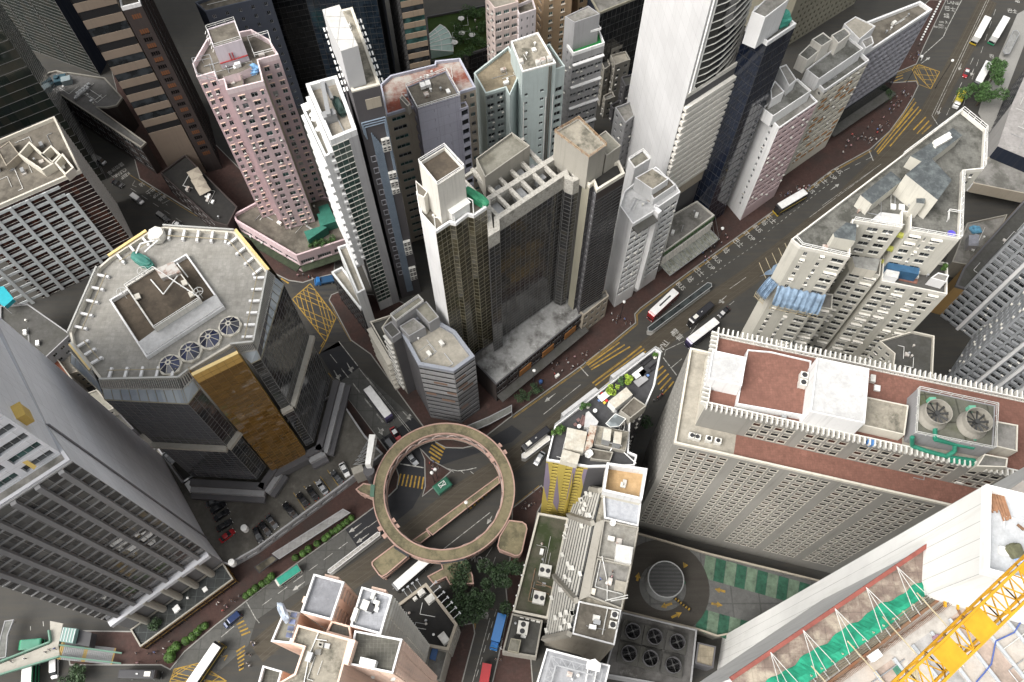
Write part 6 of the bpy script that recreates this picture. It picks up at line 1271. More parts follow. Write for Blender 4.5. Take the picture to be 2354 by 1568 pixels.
b.house(PX([t(3,2,905,512),t(3,2,1288,592),t(3,2,1252,862),t(3,2,875,775)],zt_+3),zt_,zt_+3,C_['cream'],F_['mottled'],.2,'plant_room')
ctp=PX([t(3,2,1368,440),t(3,2,2085,592),t(3,2,2062,992),t(3,2,1340,850)],zt_+4.5)
b.house(ctp,zt_,zt_+4.5,C_['grey'],rooftile('roof_green_concrete',(.17,.17,.14),moss=(.075,.085,.04),amt=.8,tile=5.5,mort=.5),.25,'cooling_tower_house');b.rail(ctp,zt_+4.7,1.2,M['pipe'])
b.house(PX([t(3,2,2092,735),t(3,2,2292,772),t(3,2,2285,1015),t(3,2,2095,970)],zt_+3.5),zt_,zt_+3.5,C_['cream'],F_['conc'],.25,'plant_room')
b.house(PX([t(3,2,1985,1035),t(3,2,2200,1075),t(3,2,2190,1160),t(3,2,1910,1150)],zt_+3),zt_,zt_+3,C_['cream'],F_['conc'],.2,'plant_room')
mb,mi=b.new('roof_screed',F_['pale']);qq=PX([t(3,2,1232,880),t(3,2,2060,1045),t(3,2,2040,1180),t(3,2,1230,1030)],zt_);mb.face([(p.x,p.y,zt_+.02)for p in ccw(qq)])
b.done()
GP=paint('green_pipe',(.02,.17,.11),.45,var=.3)
for i,(x,y,lb)in enumerate(((1540,668,'left of the two big fan drums on the concrete block roof'),(1907,745,'right of the two big fan drums on the concrete block roof'))):
 c=P(t(3,2,x,y),zt_+6);s=thing('cooling_fan',lb,'cooling tower',(c.x,c.y,zt_+4.5))
 mb=MB();mb.lathe((0,0,0),[(2.75,0),(2.75,.2),(2.35,1.4),(2.4,3.0),(2.3,3.0),(2.25,1.4),(2.6,.22)],28);mb.build('drum',C_['conc'],s,smooth=False,local=True)
 mb=MB();mb.rod((0,0,1.2),(0,0,2.3),.45,12)
 for k in range(10):
  a0=2*math.pi*k/10;u=Vector((math.cos(a0),math.sin(a0)));v=Vector((-u.y,u.x));mb.hexa([(*(u*.4-v*.12),1.7),(*(u*.4+v*.12),1.8),(*(u*2.2+v*.22),1.9),(*(u*2.2-v*.22),1.7)],[(*(u*.4-v*.12),1.76),(*(u*.4+v*.12),1.86),(*(u*2.2+v*.22),1.96),(*(u*2.2-v*.22),1.76)])
 mb.build('fan',paint('fan_grey',(.035,.036,.036),.6),s,local=True)
 mb=MB();mb.rod((0,0,.1),(0,0,.14),2.4,24);mb.build('base',M['black'],s,local=True)
 mb=MB();mb.box((.2,2.9,0),(1.2,.9,1.5));mb.build('motor_box',paint('mint_box',(.12,.36,.25),.5),s,local=True)
s=thing('green_pipework','thick green pipes feeding the fan drums on the concrete block roof','pipe',(*P(t(3,2,1600,1000),zt_),zt_));o_=Vector(s.location)
for path in([(1535,770,5),(1535,900,5),(1720,945,3.5),(1890,975,3.5),(1900,830,5)],[(1325,880,4),(1325,960,1.6),(1450,1005,1.6),(1640,1055,1.6),(1715,1010,2.6),(1715,945,3.5)],[(1640,1060,1.2),(1900,1095,1.2)],[(1650,1095,1),(1920,1135,1)]):
 mb=MB();mb.tube([rel(t(3,2,x,y),zt_+h,o_)[:2]+(h,)for x,y,h in path],.42,8);mb.build('pipe',GP,s,local=True)
for x,y,lb in((330,318,'upper of two fan condensers on the red roof deck'),(320,385,'lower of two fan condensers on the red roof deck')):
 cond(P(t(3,2,x,y),zt_+3),zt_+1.8,R(-14),1,lb,(1.4,1.3,1.7))
for i,(x,y)in enumerate(((1655,862),(1705,875),(1810,890),(1895,910))):
 cond(P(t(2,2,x,y),z1+.5),z1-.85,R(-14),1,['leftmost of four boxy condensers on the pale ledge of the pierced concrete block','second from left of four boxy condensers on the pale ledge','third from left of four boxy condensers on the pale ledge','rightmost of four boxy condensers on the pale ledge of the pierced concrete block'][i],(1.3,1.1,1.3))
c=P(t(3,2,970,905),zt_+2);mb=MB();mb.lathe((0,0,0),[(.7,0),(.75,1.0),(.6,1.15),(.1,1.2)],12);o=mb.build('barrel',paint('blue_barrel',(.06,.18,.42),.4));o.location=(c.x,c.y,zt_);tag(o,'blue plastic barrel at the foot of the grey plant room on the red deck','barrel')
# --- construction site tower, lower right
b=Bld('white_clad_tower','white panelled tower with streaked flank and cluttered white roof well, lower right','building');z1=136
c1,c2=P(t(3,3,1985,560),z1),P(t(3,2,2005,1310),z1);d_=(c2-c1).normalized();nr=Vector((d_.y,-d_.x));nr=nr if nr.x>0 else-nr
wp=concrete('white_panel',(.74,.74,.72),.2,streak=.5,dirtcol=(.28,.28,.20),big=.04)
b.body([c1,c2,c2+nr*26,c1+nr*26],0,z1,wp,{0:dict(k='curtain',mat=wp,mull=concrete('panel_joint',(.40,.40,.39),.2),pw=2.05,ph=200,bar=.05,bd=.004,hbar=0),3:dict(k='blank')},roof=rooftile('roof_site_white',(.60,.62,.64),moss=(.42,.42,.42),amt=.3),par=1.1,pw=.6,capm=paint('bright_coping',(.80,.80,.79),.5))
b.done()
b=Bld('construction_slab','unfinished concrete floor with steel beams, red-edged stone strip and bamboo, bottom right','building');zs=120.0
r0,r1=P(t(3,3,-330,1534),zs+1),P(t(3,3,1540,265),zs+1);er=(r1-r0).normalized();nr2=Vector((er.y,-er.x));Lr=(r1-r0).length
s0,s1=P(t(3,3,600,1568),zs),P(t(3,3,1640,750),zs)
off=(s0-r0).dot(nr2)
b.body([r0,r1,r1+er*38,r1+er*38+nr2*40,r0+nr2*40],zs-40,zs,concrete('site_white',(.58,.58,.57),.3),{},roof=rooftile('roof_fresh_concrete',(.52,.49,.45),moss=(.40,.33,.27),amt=.6,scale=.12),par=0)
mb,mi=b.new('edge_beam',paint('oxide_red_beam',(.22,.065,.05),.6,var=.3));mb.bar((*r0,zs+.45),(*r1,zs+.45),.5,.9)
mb,mi=b.new('stone_strip',rooftile('stone_patch',(.26,.20,.17),moss=(.40,.35,.28),amt=.9,tile=1.6,scale=.3));q0=r0+nr2*.25;mb.face([(*q0,zs+.05),(*(q0+nr2*(off-2.6)),zs+.05),(*(r1+nr2*(off-2.6)),zs+.05),(*(r1+nr2*.25),zs+.05)])
for i in range(14):
 p=s0-er*8+er*(3.0*i+1.0)+nr2*1.6;mb,mi=b.new('floor_beam',paint('galv_beam',(.36,.38,.40),.5));mb.bar((*p,zs+.16),(*(p+nr2*22),zs+.16),.36,.3)
 if i%2==0:m2,k2=b.new('slab_panel',rooftile('slab_warm_%d'%(i%4),((.50,.40,.34),(.44,.43,.42))[i//2%2],amt=.4));m2.face([(*(p+er*.3),zs+.02),(*(p+er*.3+nr2*15),zs+.02),(*(p+er*2.7+nr2*15),zs+.02),(*(p+er*2.7),zs+.02)])
b.done()
GN=paint('safety_net_green',(.015,.26,.15),.8,var=.45)
mb=MB();g0=r0+nr2*(off-2.6);Lg=(r1-r0).length
for i in range(60):
 s_,s2=i/60,(i+1)/60
 def row(q_,k):
  h=1.9-1.2*max(0,q_-.55)/.45;w_=1.6-1.1*max(0,q_-.6)/.4;j=.16*math.sin(37*q_)+.1*math.sin(83*q_+1)
  p=g0+er*Lg*q_*1.02;return[(*(p+nr2*(-.9*w_+j)),zs+.12),(*(p+nr2*(-.1+j*.6)),zs+h*.75+j),(*(p+nr2*.55*w_),zs+h)][k]
 for k in range(2):mb.face([row(s_,k),row(s2,k),row(s2,k+1),row(s_,k+1)])
o=mb.build('safety_net',GN);tag(o,'green safety net draped along the edge of the construction floor','net')
sc_=thing('bamboo_scaffold','dark bamboo scaffold strip between the green net and the rusty bars','scaffold',(*g0,zs))
def bamb(pairs,name,mat,w=.1):
 for p,q in pairs:mb=MB();mb.bar(p,q,w);mb.build(name,mat,sc_)
BB=paint('weathered_bamboo',(.16,.14,.10),.8,var=.4)
bamb([((*(g0+nr2*(.6+.3*k)),zs+1.5-.3*k),(*(g0+nr2*(.6+.3*k)+er*Lg*.97),zs+1.5-.3*k))for k in range(5)],'ledger',BB,.16)
bamb([((*(g0+nr2*.5+er*(1.6*k)),zs),(*(g0+nr2*(.55)+er*(1.6*k)),zs+2.2))for k in range(20)],'standard',M['bamboo'],.1)
bamb([((*(g0+nr2*.4+er*(1.6*k)),zs+1.9),(*(g0+nr2*2.0+er*(1.6*k+.5)),zs+.6))for k in range(20)],'transom',M['pipe'],.08)
bamb([((*(g0+nr2*-.4+er*(5.5*k+3)),zs+2.6),(*(g0+nr2*6.5+er*(5.5*k+4.6)),zs+.5))for k in range(5)],'raker',M['bamboo'],.12)
rb_=thing('rebar_hedge','rusty starter bars standing in a row along the slab edge','rebar',(*s0,zs));mb=MB();RB=rusty('rebar_rust',(.16,.09,.05))
p0=s0-er*10;mb.bar((*p0,zs+.35),(*(s1+er*.5),zs+.35),.35,.5)
for k in range(150):p=p0+er*((s1-p0).length*k/150);mb.bar((*p,zs+.1),(*(p+nr2*RND.uniform(-.15,.15)),zs+RND.uniform(.7,1.1)),.05);mb.bar((*(p-nr2*.35),zs+.6),(*(p+nr2*.5),zs+.6),.05)
mb.build('bars',RB,rb_)
for i in range(6):
 p=r0+er*Lr*(.18+.155*i);s=thing('tie_wires',['steel wires fanning from the red edge beam, %s'%w for w in('nearest the bottom edge','second from the bottom edge','third from the bottom edge','fourth from the bottom edge','second from the top of the beam','nearest the top of the beam')][i],'wire',(*p,zs+.9))
 for k in(-.5,.1,.7):mb=MB();mb.bar((*p,zs+.9),(*(p+nr2*5.0+er*(-1.2+2.4*k)),zs+2.0),.07);mb.build('wire',M['pipe'],s)
mb=MB();q=PX([t(3,3,1770,640),t(3,3,1910,560),t(3,3,1900,720),t(3,3,1760,690)],126);mb.face([(p.x,p.y,126+.3*i)for i,p in enumerate(q)]);q=PX([t(3,3,1820,780),t(3,3,1900,725),t(3,3,2080,770),t(3,3,2060,860)],124);mb.face([(p.x,p.y,124+.3*i)for i,p in enumerate(q)]);mb.face([(q[0].x,q[0].y,123.8),(q[3].x,q[3].y,124.7),(q[3].x+.3,q[3].y-.3,123)])
o=mb.build('safety_net',GN);tag(o,'ragged green netting hung under the corner of the white panelled tower','net')
s=thing('prop_rack','white steel props laid across the gap below the white tower corner','scaffold',(*P(t(3,3,1900,680),125),125))
for k in range(9):
 a0,a1=P(t(3,3,1580+38*k,720-20*k if k<5 else 640),124.5),P(t(3,3,1900+45*k,720+8*k),124.5);mb=MB();mb.bar((*a0,124.5+.05*k),(*a1,124.6+.05*k),.11);mb.build('prop',M['white'],s)
for k in range(9):a0,a1=P(t(3,3,1915,590+16*k),127),P(t(3,3,2290,640+18*k),127);mb=MB();mb.bar((*a0,127),(*a1,127),.1);mb.build('prop',M['white'],s)
YC=paint('crane_yellow',(.52,.27,.015),.45,var=.2)
zc=146.0
j0,j1=P(t(3,3,1180,1720),zc),P(t(3,3,2520,420),zc);ej=(j1-j0).normalized();nj=Vector((-ej.y,ej.x));Lj=(j1-j0).length
s=thing('crane_jib','yellow lattice crane jib crossing the construction floor','crane',(*j0,zc));wj,hj=1.15,2.1
for(sx,sz)in((-1,0),(1,0),(-1,1),(1,1)):mb=MB();p,q=j0+nj*wj*sx,j1+nj*wj*sx;mb.bar((*p,zc+hj*sz),(*q,zc+hj*sz),.24);mb.build('chord',YC,s)
k=int(Lj/1.3)
for side in range(4):
 mb=MB()
 for i in range(k):
  p,q=j0+ej*Lj*i/k,j0+ej*Lj*(i+1)/k
  if side<2:sx=-1 if side==0 else 1;u=(*(p+nj*wj*sx),zc+(hj if i%2 else 0));w=(*(q+nj*wj*sx),zc+(0 if i%2 else hj))
  else:z_=zc+(hj if side==3 else 0);sg=1 if i%2 else-1;u=(*(p+nj*wj*sg),z_);w=(*(q-nj*wj*sg),z_)
  mb.bar(u,w,.11)
  if i%2==0:mb.bar((*(p-nj*wj),zc+hj*(side==3)),(*(p+nj*wj),zc+hj*(side==3)),.1)
 mb.build('lacing',YC,s)
for s_ in(.22,.42,.8):p=j0+ej*Lj*s_;mb=MB();mb.hexa([(*(p-nj*wj*.9),zc+hj+.15),(*(p+nj*wj*.9),zc+hj+.15),(*(p+nj*wj*.9+ej*2.4),zc+hj+.15),(*(p-nj*wj*.9+ej*2.4),zc+hj+.15)][::-1],[(*(p-nj*wj*.9),zc+hj+.2),(*(p+nj*wj*.9),zc+hj+.2),(*(p+nj*wj*.9+ej*2.4),zc+hj+.2),(*(p-nj*wj*.9+ej*2.4),zc+hj+.2)][::-1]);mb.build('plate',YC,s)
mb=MB();o_=Vector((*P(t(3,3,1820,815),zs+3),zs+1));mb.bar((-1.6,.5,0),(1.5,-.2,0),.35,.5);mb.bar((-1.5,.5,-.1),(-1.7,-.5,-.1),.3);mb.bar((1.2,-.1,-.1),(.9,-1.0,-.1),.3);mb.bar((0,.15,-.1),(-.2,-.8,-.1),.25);o=mb.build('lifting_beam',YC);o.location=o_;tag(o,'short yellow lifting beam with claws lying beyond the crane jib','lifting beam')
for i,(x,y,L_,r_,lb)in enumerate(((2070,1455,2.6,.75,'left bundle of reddish timber on the white tower roof'),(2165,1510,3.2,1.35,'right bundle of reddish timber on the white tower roof'))):
 s=thing('timber_bundle',lb,'timber',(*P(t(3,2,x,y),135.3),135))
 for k in range(6):mb=MB();mb.box((-.4+.16*k,RND.uniform(-.2,.2),.06*(k%2)),(.14,L_,.18),R(4));mb.build('plank',paint('raw_timber',(.30,.16,.09),.7,var=.5),s,local=True)
tarp_lump('debris_heap','olive and blue-striped debris sack on the white tower roof','debris',t(3,3,2250,370),135,(1.7,1.6,.9),.3,paint('olive_sack',(.12,.12,.07),.8,var=.5),44)
tarp_lump('striped_sheet','crumpled blue and white striped sheet beside the olive sack','sheet',t(3,3,2310,420),135,(1.5,2.4,.35),.5,paint('striped_sheet_blue',(.30,.40,.62),.6,var=.9),45)
tarp_lump('mauve_bundle','dusty mauve wrapped bundle lying on the construction floor','bundle',t(3,3,1590,1240),zs+.1,(1.3,2.8,.6),R(25),paint('mauve_wrap',(.25,.15,.19),.7,var=.5),46)
tarp_lump('green_rope_pile','small tangle of green rope on the construction floor','rope',t(3,3,1195,1465),zs+.1,(1.0,1.2,.2),R(25),paint('rope_green',(.05,.16,.11),.8,var=.6),47)
s=thing('bamboo_pile','pile of cut bamboo poles by the foot of the crane jib','bamboo',(*P(t(3,3,1320,1520),zs),zs))
for k in range(9):mb=MB();mb.bar((-.6+.14*k,-1.1,.1+.05*(k%3)),(-.5+.14*k+.2,1.1,.1+.05*(k%2)),.1);mb.build('pole',M['bamboo'],s,local=True)
mb=MB();pts_=[P(t(3,3,x,y),zs+.5)for x,y in((2351,980),(2270,1110),(2100,1190),(2060,1400),(1980,1500),(1920,1568))];o_=Vector((*pts_[0],zs+.2));mb.tube([(p.x-o_.x,p.y-o_.y,.1)for p in pts_],.09,6);o=mb.build('hose',paint('blue_hose',(.06,.10,.30),.5));o.location=o_;tag(o,'blue hose snaking over the construction floor','hose')
for x,y,x2,y2,lb in((1705,1000,1860,950,'short rusty steel angle on the slab near the jib'),(2290,120,2351,170,'loose brown plank near the right edge of the white tower roof'),(1740,890,1820,1060,'thin rusty bar across the slab beyond the jib')):
 zz_=zs if x<2000 else 135;a0,a1=P(t(3,3,x,y),zz_+.2),P(t(3,3,x2,y2),zz_+.2);mb=MB();mb.bar((0,0,.2),(a1.x-a0.x,a1.y-a0.y,.2),.3,.12);o=mb.build('scrap_bar',RB);o.location=(*a0,zz_);tag(o,lb,'scrap')
 # --- cream apartment block with many terraces (right)
b=Bld('terraced_flats','large cream apartment block with stepped terraces, angular roof houses and blue sheeting round its corner','building');z1=66
cw2=concrete('flats_cream',(.50,.485,.43),.6,streak=.6)
k=PX([t(3,1,215,628),t(3,1,300,697),t(3,1,752,795),t(3,1,786,455),t(3,1,1236,525),t(3,1,1240,375),t(3,1,1312,385),t(3,1,1306,547),t(3,1,1766,627),t(3,1,1797,0),t(3,0,1985,1548),t(3,0,2005,1182),t(3,0,1785,1005)],z1)
gg_=('glass_dark','glass_dark','glass_grey','black','glass_grey')
wf=dict(k='grid',fh=2.95,wh=.5,sz=.28,d=.2,ac=.45,gl=gg_,sill=.1,hood=.6,hp=.3,sm=C_['warm'])
b.body(k,0,z1,cw2,{0:dict(k='grid',nx=1,fh=2.95,ww=.01,wh=.1,d=.05),1:dict(wf,cols=((.12,.20),(.46,.53),(.70,.95)),ac=.3),2:dict(wf,cols=((.3,.6),)),3:dict(wf,cols=((.08,.14),(.36,.58),(.68,.9))),7:dict(wf,cols=((.0+.06,.26),(.36,.4),(.5,.7))),9:dict(wf,cols=((.2,.4),(.5,.7))),12:dict(wf,cols=((.1,.2),(.3,.4),(.5,.6),(.7,.8),(.88,.96)))},roof=rooftile('roof_flats_tile',(.20,.198,.18),moss=(.05,.05,.043),tile=.6,amt=.85,scale=.25),par=1.1,pw=.3,capm=C_['warm'])
DR=rooftile('roof_slate_blue',(.085,.095,.10),moss=(.15,.17,.17),amt=.6,scale=.5)
for q,h in(([(850,225),(1130,5),(1235,90),(955,308)],3.2),([(1265,35),(1480,-140),(1690,85),(1560,270),(1390,135)],6.5),([(600,575),(720,475),(815,492),(805,645),(612,612)],3.2),([(1362,255),(1445,255),(1440,305),(1362,295)],4.5)):
 b.house(PX([t(3,1,*p)for p in q],z1+h),z1-1.1,z1+h,cw2,DR,0)
b.house(PX([t(3,0,1310,1435),t(3,0,1700,1175),t(3,0,1785,1245),t(3,0,1450,1505)],z1+3),z1-1.1,z1+3,cw2,DR,0)
b.house(PX([t(3,1,1040,372),t(3,1,1222,395),t(3,1,1228,515),t(3,1,955,445)],z1-.6),z1-1.08,z1-.95,cw2,F_['white'],0,'white_patch')
for q in([t(3,1,790,452),t(3,1,1236,522)],[t(3,1,1306,545),t(3,1,1766,625),t(3,1,1790,20)],[t(3,1,250,620),t(3,1,310,690),t(3,1,750,790)],[t(3,0,1985,1540),t(3,0,2000,1185),t(3,0,1785,1010),t(3,0,1235,1425)],[t(3,1,1640,470),t(3,1,1650,380),t(3,1,1770,400)]):
 b.rail(PX(q,z1),z1,1.2,M['white'],closed=False)
for i,z_ in enumerate([62,56.1,50.2,44.3,38.4,32.5,26.6,20.7,14.8,8.9]):
 mb,mi=b.new('slot_landing',paint('lime_green',(.35,.36,.08),.6,var=.3));p,q2=lerp(k[4],k[7],.12),lerp(k[4],k[7],.88);n=outn(p,q2)
 mb.hexa([(*(p-n*1.6),z_-.4),(*(q2-n*1.6),z_-.4),(*(q2-n*.5),z_-.4),(*(p-n*.5),z_-.4)][::-1],[(*(p-n*1.6),z_+.4),(*(q2-n*1.6),z_+.4),(*(q2-n*.5),z_+.4),(*(p-n*.5),z_+.4)][::-1],mi)
zt1=50.5
lw=PX([t(3,1,1045,1012),t(3,1,1648,1135),t(3,1,1655,930)],zt1);n=outn(lw[0],lw[1])
low3=[lw[0],lw[1],lw[1]-n*9,lw[0]-n*9]
b.body(low3,0,zt1,cw2,{0:dict(wf,cols=((.03,.2),(.26,.42),(.56,.68),(.76,.9)),m=cw2)},roof=F_['dark'],par=1.0,pw=.3,capm=C_['warm'])
zt2=51.5
l2=PX([t(3,1,760,905),t(3,1,1030,965)],zt2);n2_=outn(l2[0],l2[1]);b.body([l2[0],l2[1],l2[1]-n2_*5,l2[0]-n2_*5],0,zt2,cw2,{0:dict(wf,cols=((.06,.42),(.55,.92)))},roof=F_['conc'],par=1.0,pw=.3)
zt3=40
l3=PX([t(3,1,120,1190),t(3,1,590,1275)],zt3);n3_=outn(l3[0],l3[1]);b.body([l3[0],l3[1],l3[1]-n3_*4.5,l3[0]-n3_*4.5],0,zt3,cw2,{0:dict(wf,cols=((.05,.3),(.45,.6),(.7,.95)))},roof=F_['conc'],par=.4,pw=.3)
b.house(PX([t(3,1,1102,842),t(3,1,1395,895),t(3,1,1385,955),t(3,1,1095,895)],zt1+2.4),zt1-.9,zt1+2.4,paint('blue_awning',(.03,.09,.17),.6,var=.3),paint('blue_awning',(.03,.09,.17)),0,'blue_awning')
b.house(PX([t(3,1,1092,895),t(3,1,1212,925),t(3,1,1195,988),t(3,1,1080,960)],zt1+1.9),zt1-.9,zt1+1.9,C_['white'],rooftile('sheet_white',(1,1,1)),0,'terrace_hut')
b.house(PX([t(3,1,1220,935),t(3,1,1385,970),t(3,1,1370,1040),t(3,1,1205,1005)],zt1-.8),zt1-.98,zt1-.85,F_['red'],F_['red'],0,'terrace_tiles')
b.house(PX([t(3,1,1490,990),t(3,1,1560,940),t(3,1,1660,965),t(3,1,1630,1030)],zt1+2),zt1-.9,zt1+2,C_['white'],F_['conc'],.3,'terrace_hut')
b.house(PX([t(3,1,770,785),t(3,1,1030,810),t(3,1,1000,925),t(3,1,800,885)],zt2+2.4),zt2-.9,zt2+2.4,C_['cream'],rooftile('sheet_grey',(.42,.42,.40),amt=.3,tile=1.5,mort=.9),0,'awning')
b.done()
BS=paint('blue_sheeting',(.20,.28,.38),.6,var=.5)
def sheet(pts_,z0,z1_,label,seed):
 mb=MB();p,q=pts_;k_=26;r=random.Random(seed);n=outn(p,q);rows=[]
 for j,(o_,z_)in enumerate(((.15,z1_),(1.3,lerp(z0,z1_,.75)),(2.6,lerp(z0,z1_,.3)),(2.9,z0))):
  rows.append([(*(lerp(p,q,i/k_)+n*(o_+.22*math.sin(i*1.9+j*.4)+r.uniform(-.05,.05))),z_+.2*math.sin(i*1.3+j))for i in range(k_+1)])
 for j in range(3):
  for i in range(k_):mb.face([rows[j+1][i],rows[j+1][i+1],rows[j][i+1],rows[j][i]])
 s=thing('blue_sheeting',label,'sheeting',(*p,z0));mb.build('sheet',BS,s)
 for i in range(8):
  w=lerp(p,q,i/7)+n*3.0;m2=MB();m2.bar((*w,z0-1.5),(*(w+n*.3),z0+1.6),.1);m2.build('pole',M['bamboo'],s)
 for z_ in(z0-1,z0+.3):m2=MB();u,w=p+n*3.0,q+n*3.0;m2.bar((*u,z_),(*w,z_),.1);m2.build('pole',M['bamboo'],s)
sheet((k[1]+V2(-.4,-.2),k[2]+V2(.2,-.2)),43.5,49,'blue sheeting slung on bamboo across the front of the cream corner block',3)
sheet((k[0]+V2(-.3,.2),k[1]+V2(-.3,0)),43.5,49,'blue sheeting folded round the blank corner of the cream block, nearest the tram street',4)
k0s,kNs=k[0],k[12];p=lerp(k0s,kNs,.0);q2=lerp(k0s,kNs,.30)
mb=MB();dx=(q2-p).normalized();n=Vector((-dx.y,dx.x));n=n if n.x<0 else-n
s=thing('blue_sheeting','long blue sheet canopy hanging on the street side of the cream block','sheeting',(*p,46))
rows=[[(*(p+dx*(1.0*i)+n*(o_+.2*math.sin(i*2.1+o_))),z_+.25*math.sin(i*1.7))for i in range(int((q2-p).length))]for o_,z_ in((.1,50),(1.6,47.5),(2.6,45.5))]
for j in range(2):
 for i in range(len(rows[0])-1):mb.face([rows[j][i],rows[j][i+1],rows[j+1][i+1],rows[j+1][i]])
mb.build('sheet',BS,s)
for i in range(9):w=p+dx*(i*(q2-p).length/8)+n*1.0;m2=MB();m2.bar((*w,47),(*(w+n*3.4),50),.1);m2.build('pole',M['bamboo'],s)
for i,(x,y,lb)in enumerate(((1695,570,'round violet-blue tub on the corner of the cream apartment roof'),)):
 c=P(t(3,1,x,y),z1);mb=MB();mb.lathe((0,0,0),[(.75,0),(.95,.7),(.85,.7),(.7,.1)],14);o=mb.build('tub',paint('violet_tub',(.12,.10,.5),.4));o.location=(c.x,c.y,z1-1.08);tag(o,lb,'tub')
for i in range(12):
 c=P(t(3,0,1535+(i%6)*24+(i//6)*10,1310-(i%6)*14+(i//6)*30),z1+3.4);mb=MB();mb.box((0,0,0),(.8,.8,.9),.5);o=mb.build('condenser',M['ac']);o.location=(c.x,c.y,z1+3);tag(o,'white cube condenser in the cluster on the long grey roof house','air conditioner','cube condensers on the long roof house')
 # --- right edge: low roofs, flats, mall
b=Bld('corner_lowrise','small flat-roofed block wedged between the cream flats and the concrete block','building');z1=30
b.body(PX([t(3,1,1332,1472),t(3,1,1532,1516),t(3,2,1512,385),t(3,2,1140,300),t(3,2,1162,112),t(3,2,1025,-5)],z1),0,z1,cw2,default=dict(k='grid',sx=2.4,fh=2.9,ww=.5,wh=.4,d=.3,ac=.4),roof=F_['dark'],par=1.0,pw=.3,capm=C_['cream']);b.done()
def flats(base0,base1,label,h=72,depth=20):
 a,c=P(base0,0),P(base1,0);e=(c-a).normalized();n=outn(a,c);b=Bld('balcony_flats',label,'building')
 gw=concrete('cool_white',(.30,.315,.33),.4,streak=.7)
 b.body([a,c,c-n*depth,a-n*depth],0,h,gw,{0:dict(k='grid',fh=2.9,cols=((.02,.12),(.14,.24),(.30,.42),(.52,.62),(.70,.82)),wh=.6,sz=.25,d=.2,gl=('glass_dark','black','glass_grey'),ac=.4),3:dict(k='grid',sx=3.2,fh=2.9,ww=.6,wh=.5,d=.6,ac=.4)},roof=F_['conc'],par=1)
 L=(c-a).length
 for s_ in(.26,.46,.66,.86):
  p=a+e*L*s_+n*.4;mb,mi=b.new('pier',C_['white']);mb.box((*p,0),(L*.035,.8,h-.5),math.atan2(e.y,e.x))
 for j in range(int(h/2.9)-1):
  for s0,s1 in((.02,.11),(.15,.235),(.5,.58)):
   p,q=a+e*L*s0+n*.02,a+e*L*s1+n*.02;mb,mi=b.new('balcony',concrete('balcony_grey',(.21,.22,.23),.5));z_=2.9*j+.4
   mb.hexa([(*p,z_),(*q,z_),(*(q+n*.7),z_),(*(p+n*.7),z_)][::-1],[(*p,z_+.9),(*q,z_+.9),(*(q+n*.7),z_+.9),(*(p+n*.7),z_+.9)][::-1],mi)
 b.done()
flats((2158,722),(2330,850),'white residential tower with balcony columns at the right edge, beside the alley',90)
flats((2165,880),(2330,985),'white residential tower with balconies at the right edge, just above the finned roof',84)
b=Bld('ochre_podium','podium with an ochre side wall along the alley at the right edge','building');z1=16
p=PX([t(3,1,2400,215),t(3,1,1800,885),t(3,1,1720,1060),t(3,1,2200,1200),t(3,1,2600,700)],z1);b.body(p,0,z1,concrete('ochre_wall',(.30,.19,.075),.4),None,roof=F_['dark'],par=.8,pw=.6,capm=C_['dgrey']);b.done()
b=Bld('alley_lowrise','low flat roof with blue sheet and hut in the alley right of the cream flats','building');z1=8
b.body(PX([t(3,1,1830,480),t(3,1,2200,400),t(3,1,2100,640),t(3,1,1880,870),t(3,1,1690,840)],z1),0,z1,C_['conc'],None,roof=F_['conc'],par=.6,pw=.3);b.house(PX([t(3,1,1848,590),t(3,1,1940,590),t(3,1,1935,690),t(3,1,1842,690)],z1+2),z1-.6,z1+2,C_['grey'],F_['lav'],0)
b.done();tarp_lump('blue_cover','light blue sheet over goods beside the hut on the alley roof','tarpaulin',t(3,1,1900,550),z1-.6,(3.4,2.6,1.2),0,paint('light_blue_sheet',(.10,.28,.42),.6,var=.6),61)
zm=ZT(t(3,0,2245,950),t(3,0,2020,1230))
b=Bld('shopping_block','large shopping block with dark navy glass side and pale tiled roof, upper right edge','building')
mp=PX([t(3,0,2245,950),t(3,0,2420,560),t(3,0,2750,700),t(3,0,2600,1550),t(3,0,2110,1345)],zm)
b.body(mp,0,zm,C_['navy'],{0:dict(k='curtain',mat=G_['navy'],mull=W_['mull_dark'],pw=3,ph=3,bar=.05),4:dict(k='blank',m=concrete('pale_stone_tile',(.42,.41,.40),.2))},roof=rooftile('roof_pale_granite',(.42,.40,.385),amt=.12,tile=2.4,mort=.92),par=0);b.done()
b=Bld('arcade_roof','low concrete arcade roof with a pale awning over an alley, right edge','building');z1=10
b.body(PX([t(3,0,2060,1420),t(3,0,2600,1560),t(3,1,2600,260),t(3,1,1890,115),t(3,1,1850,0)],z1),5.5,z1,C_['beige'],{3:dict(k='blank',m=C_['white'])},roof=F_['conc'],par=.3,clut=False);b.done()
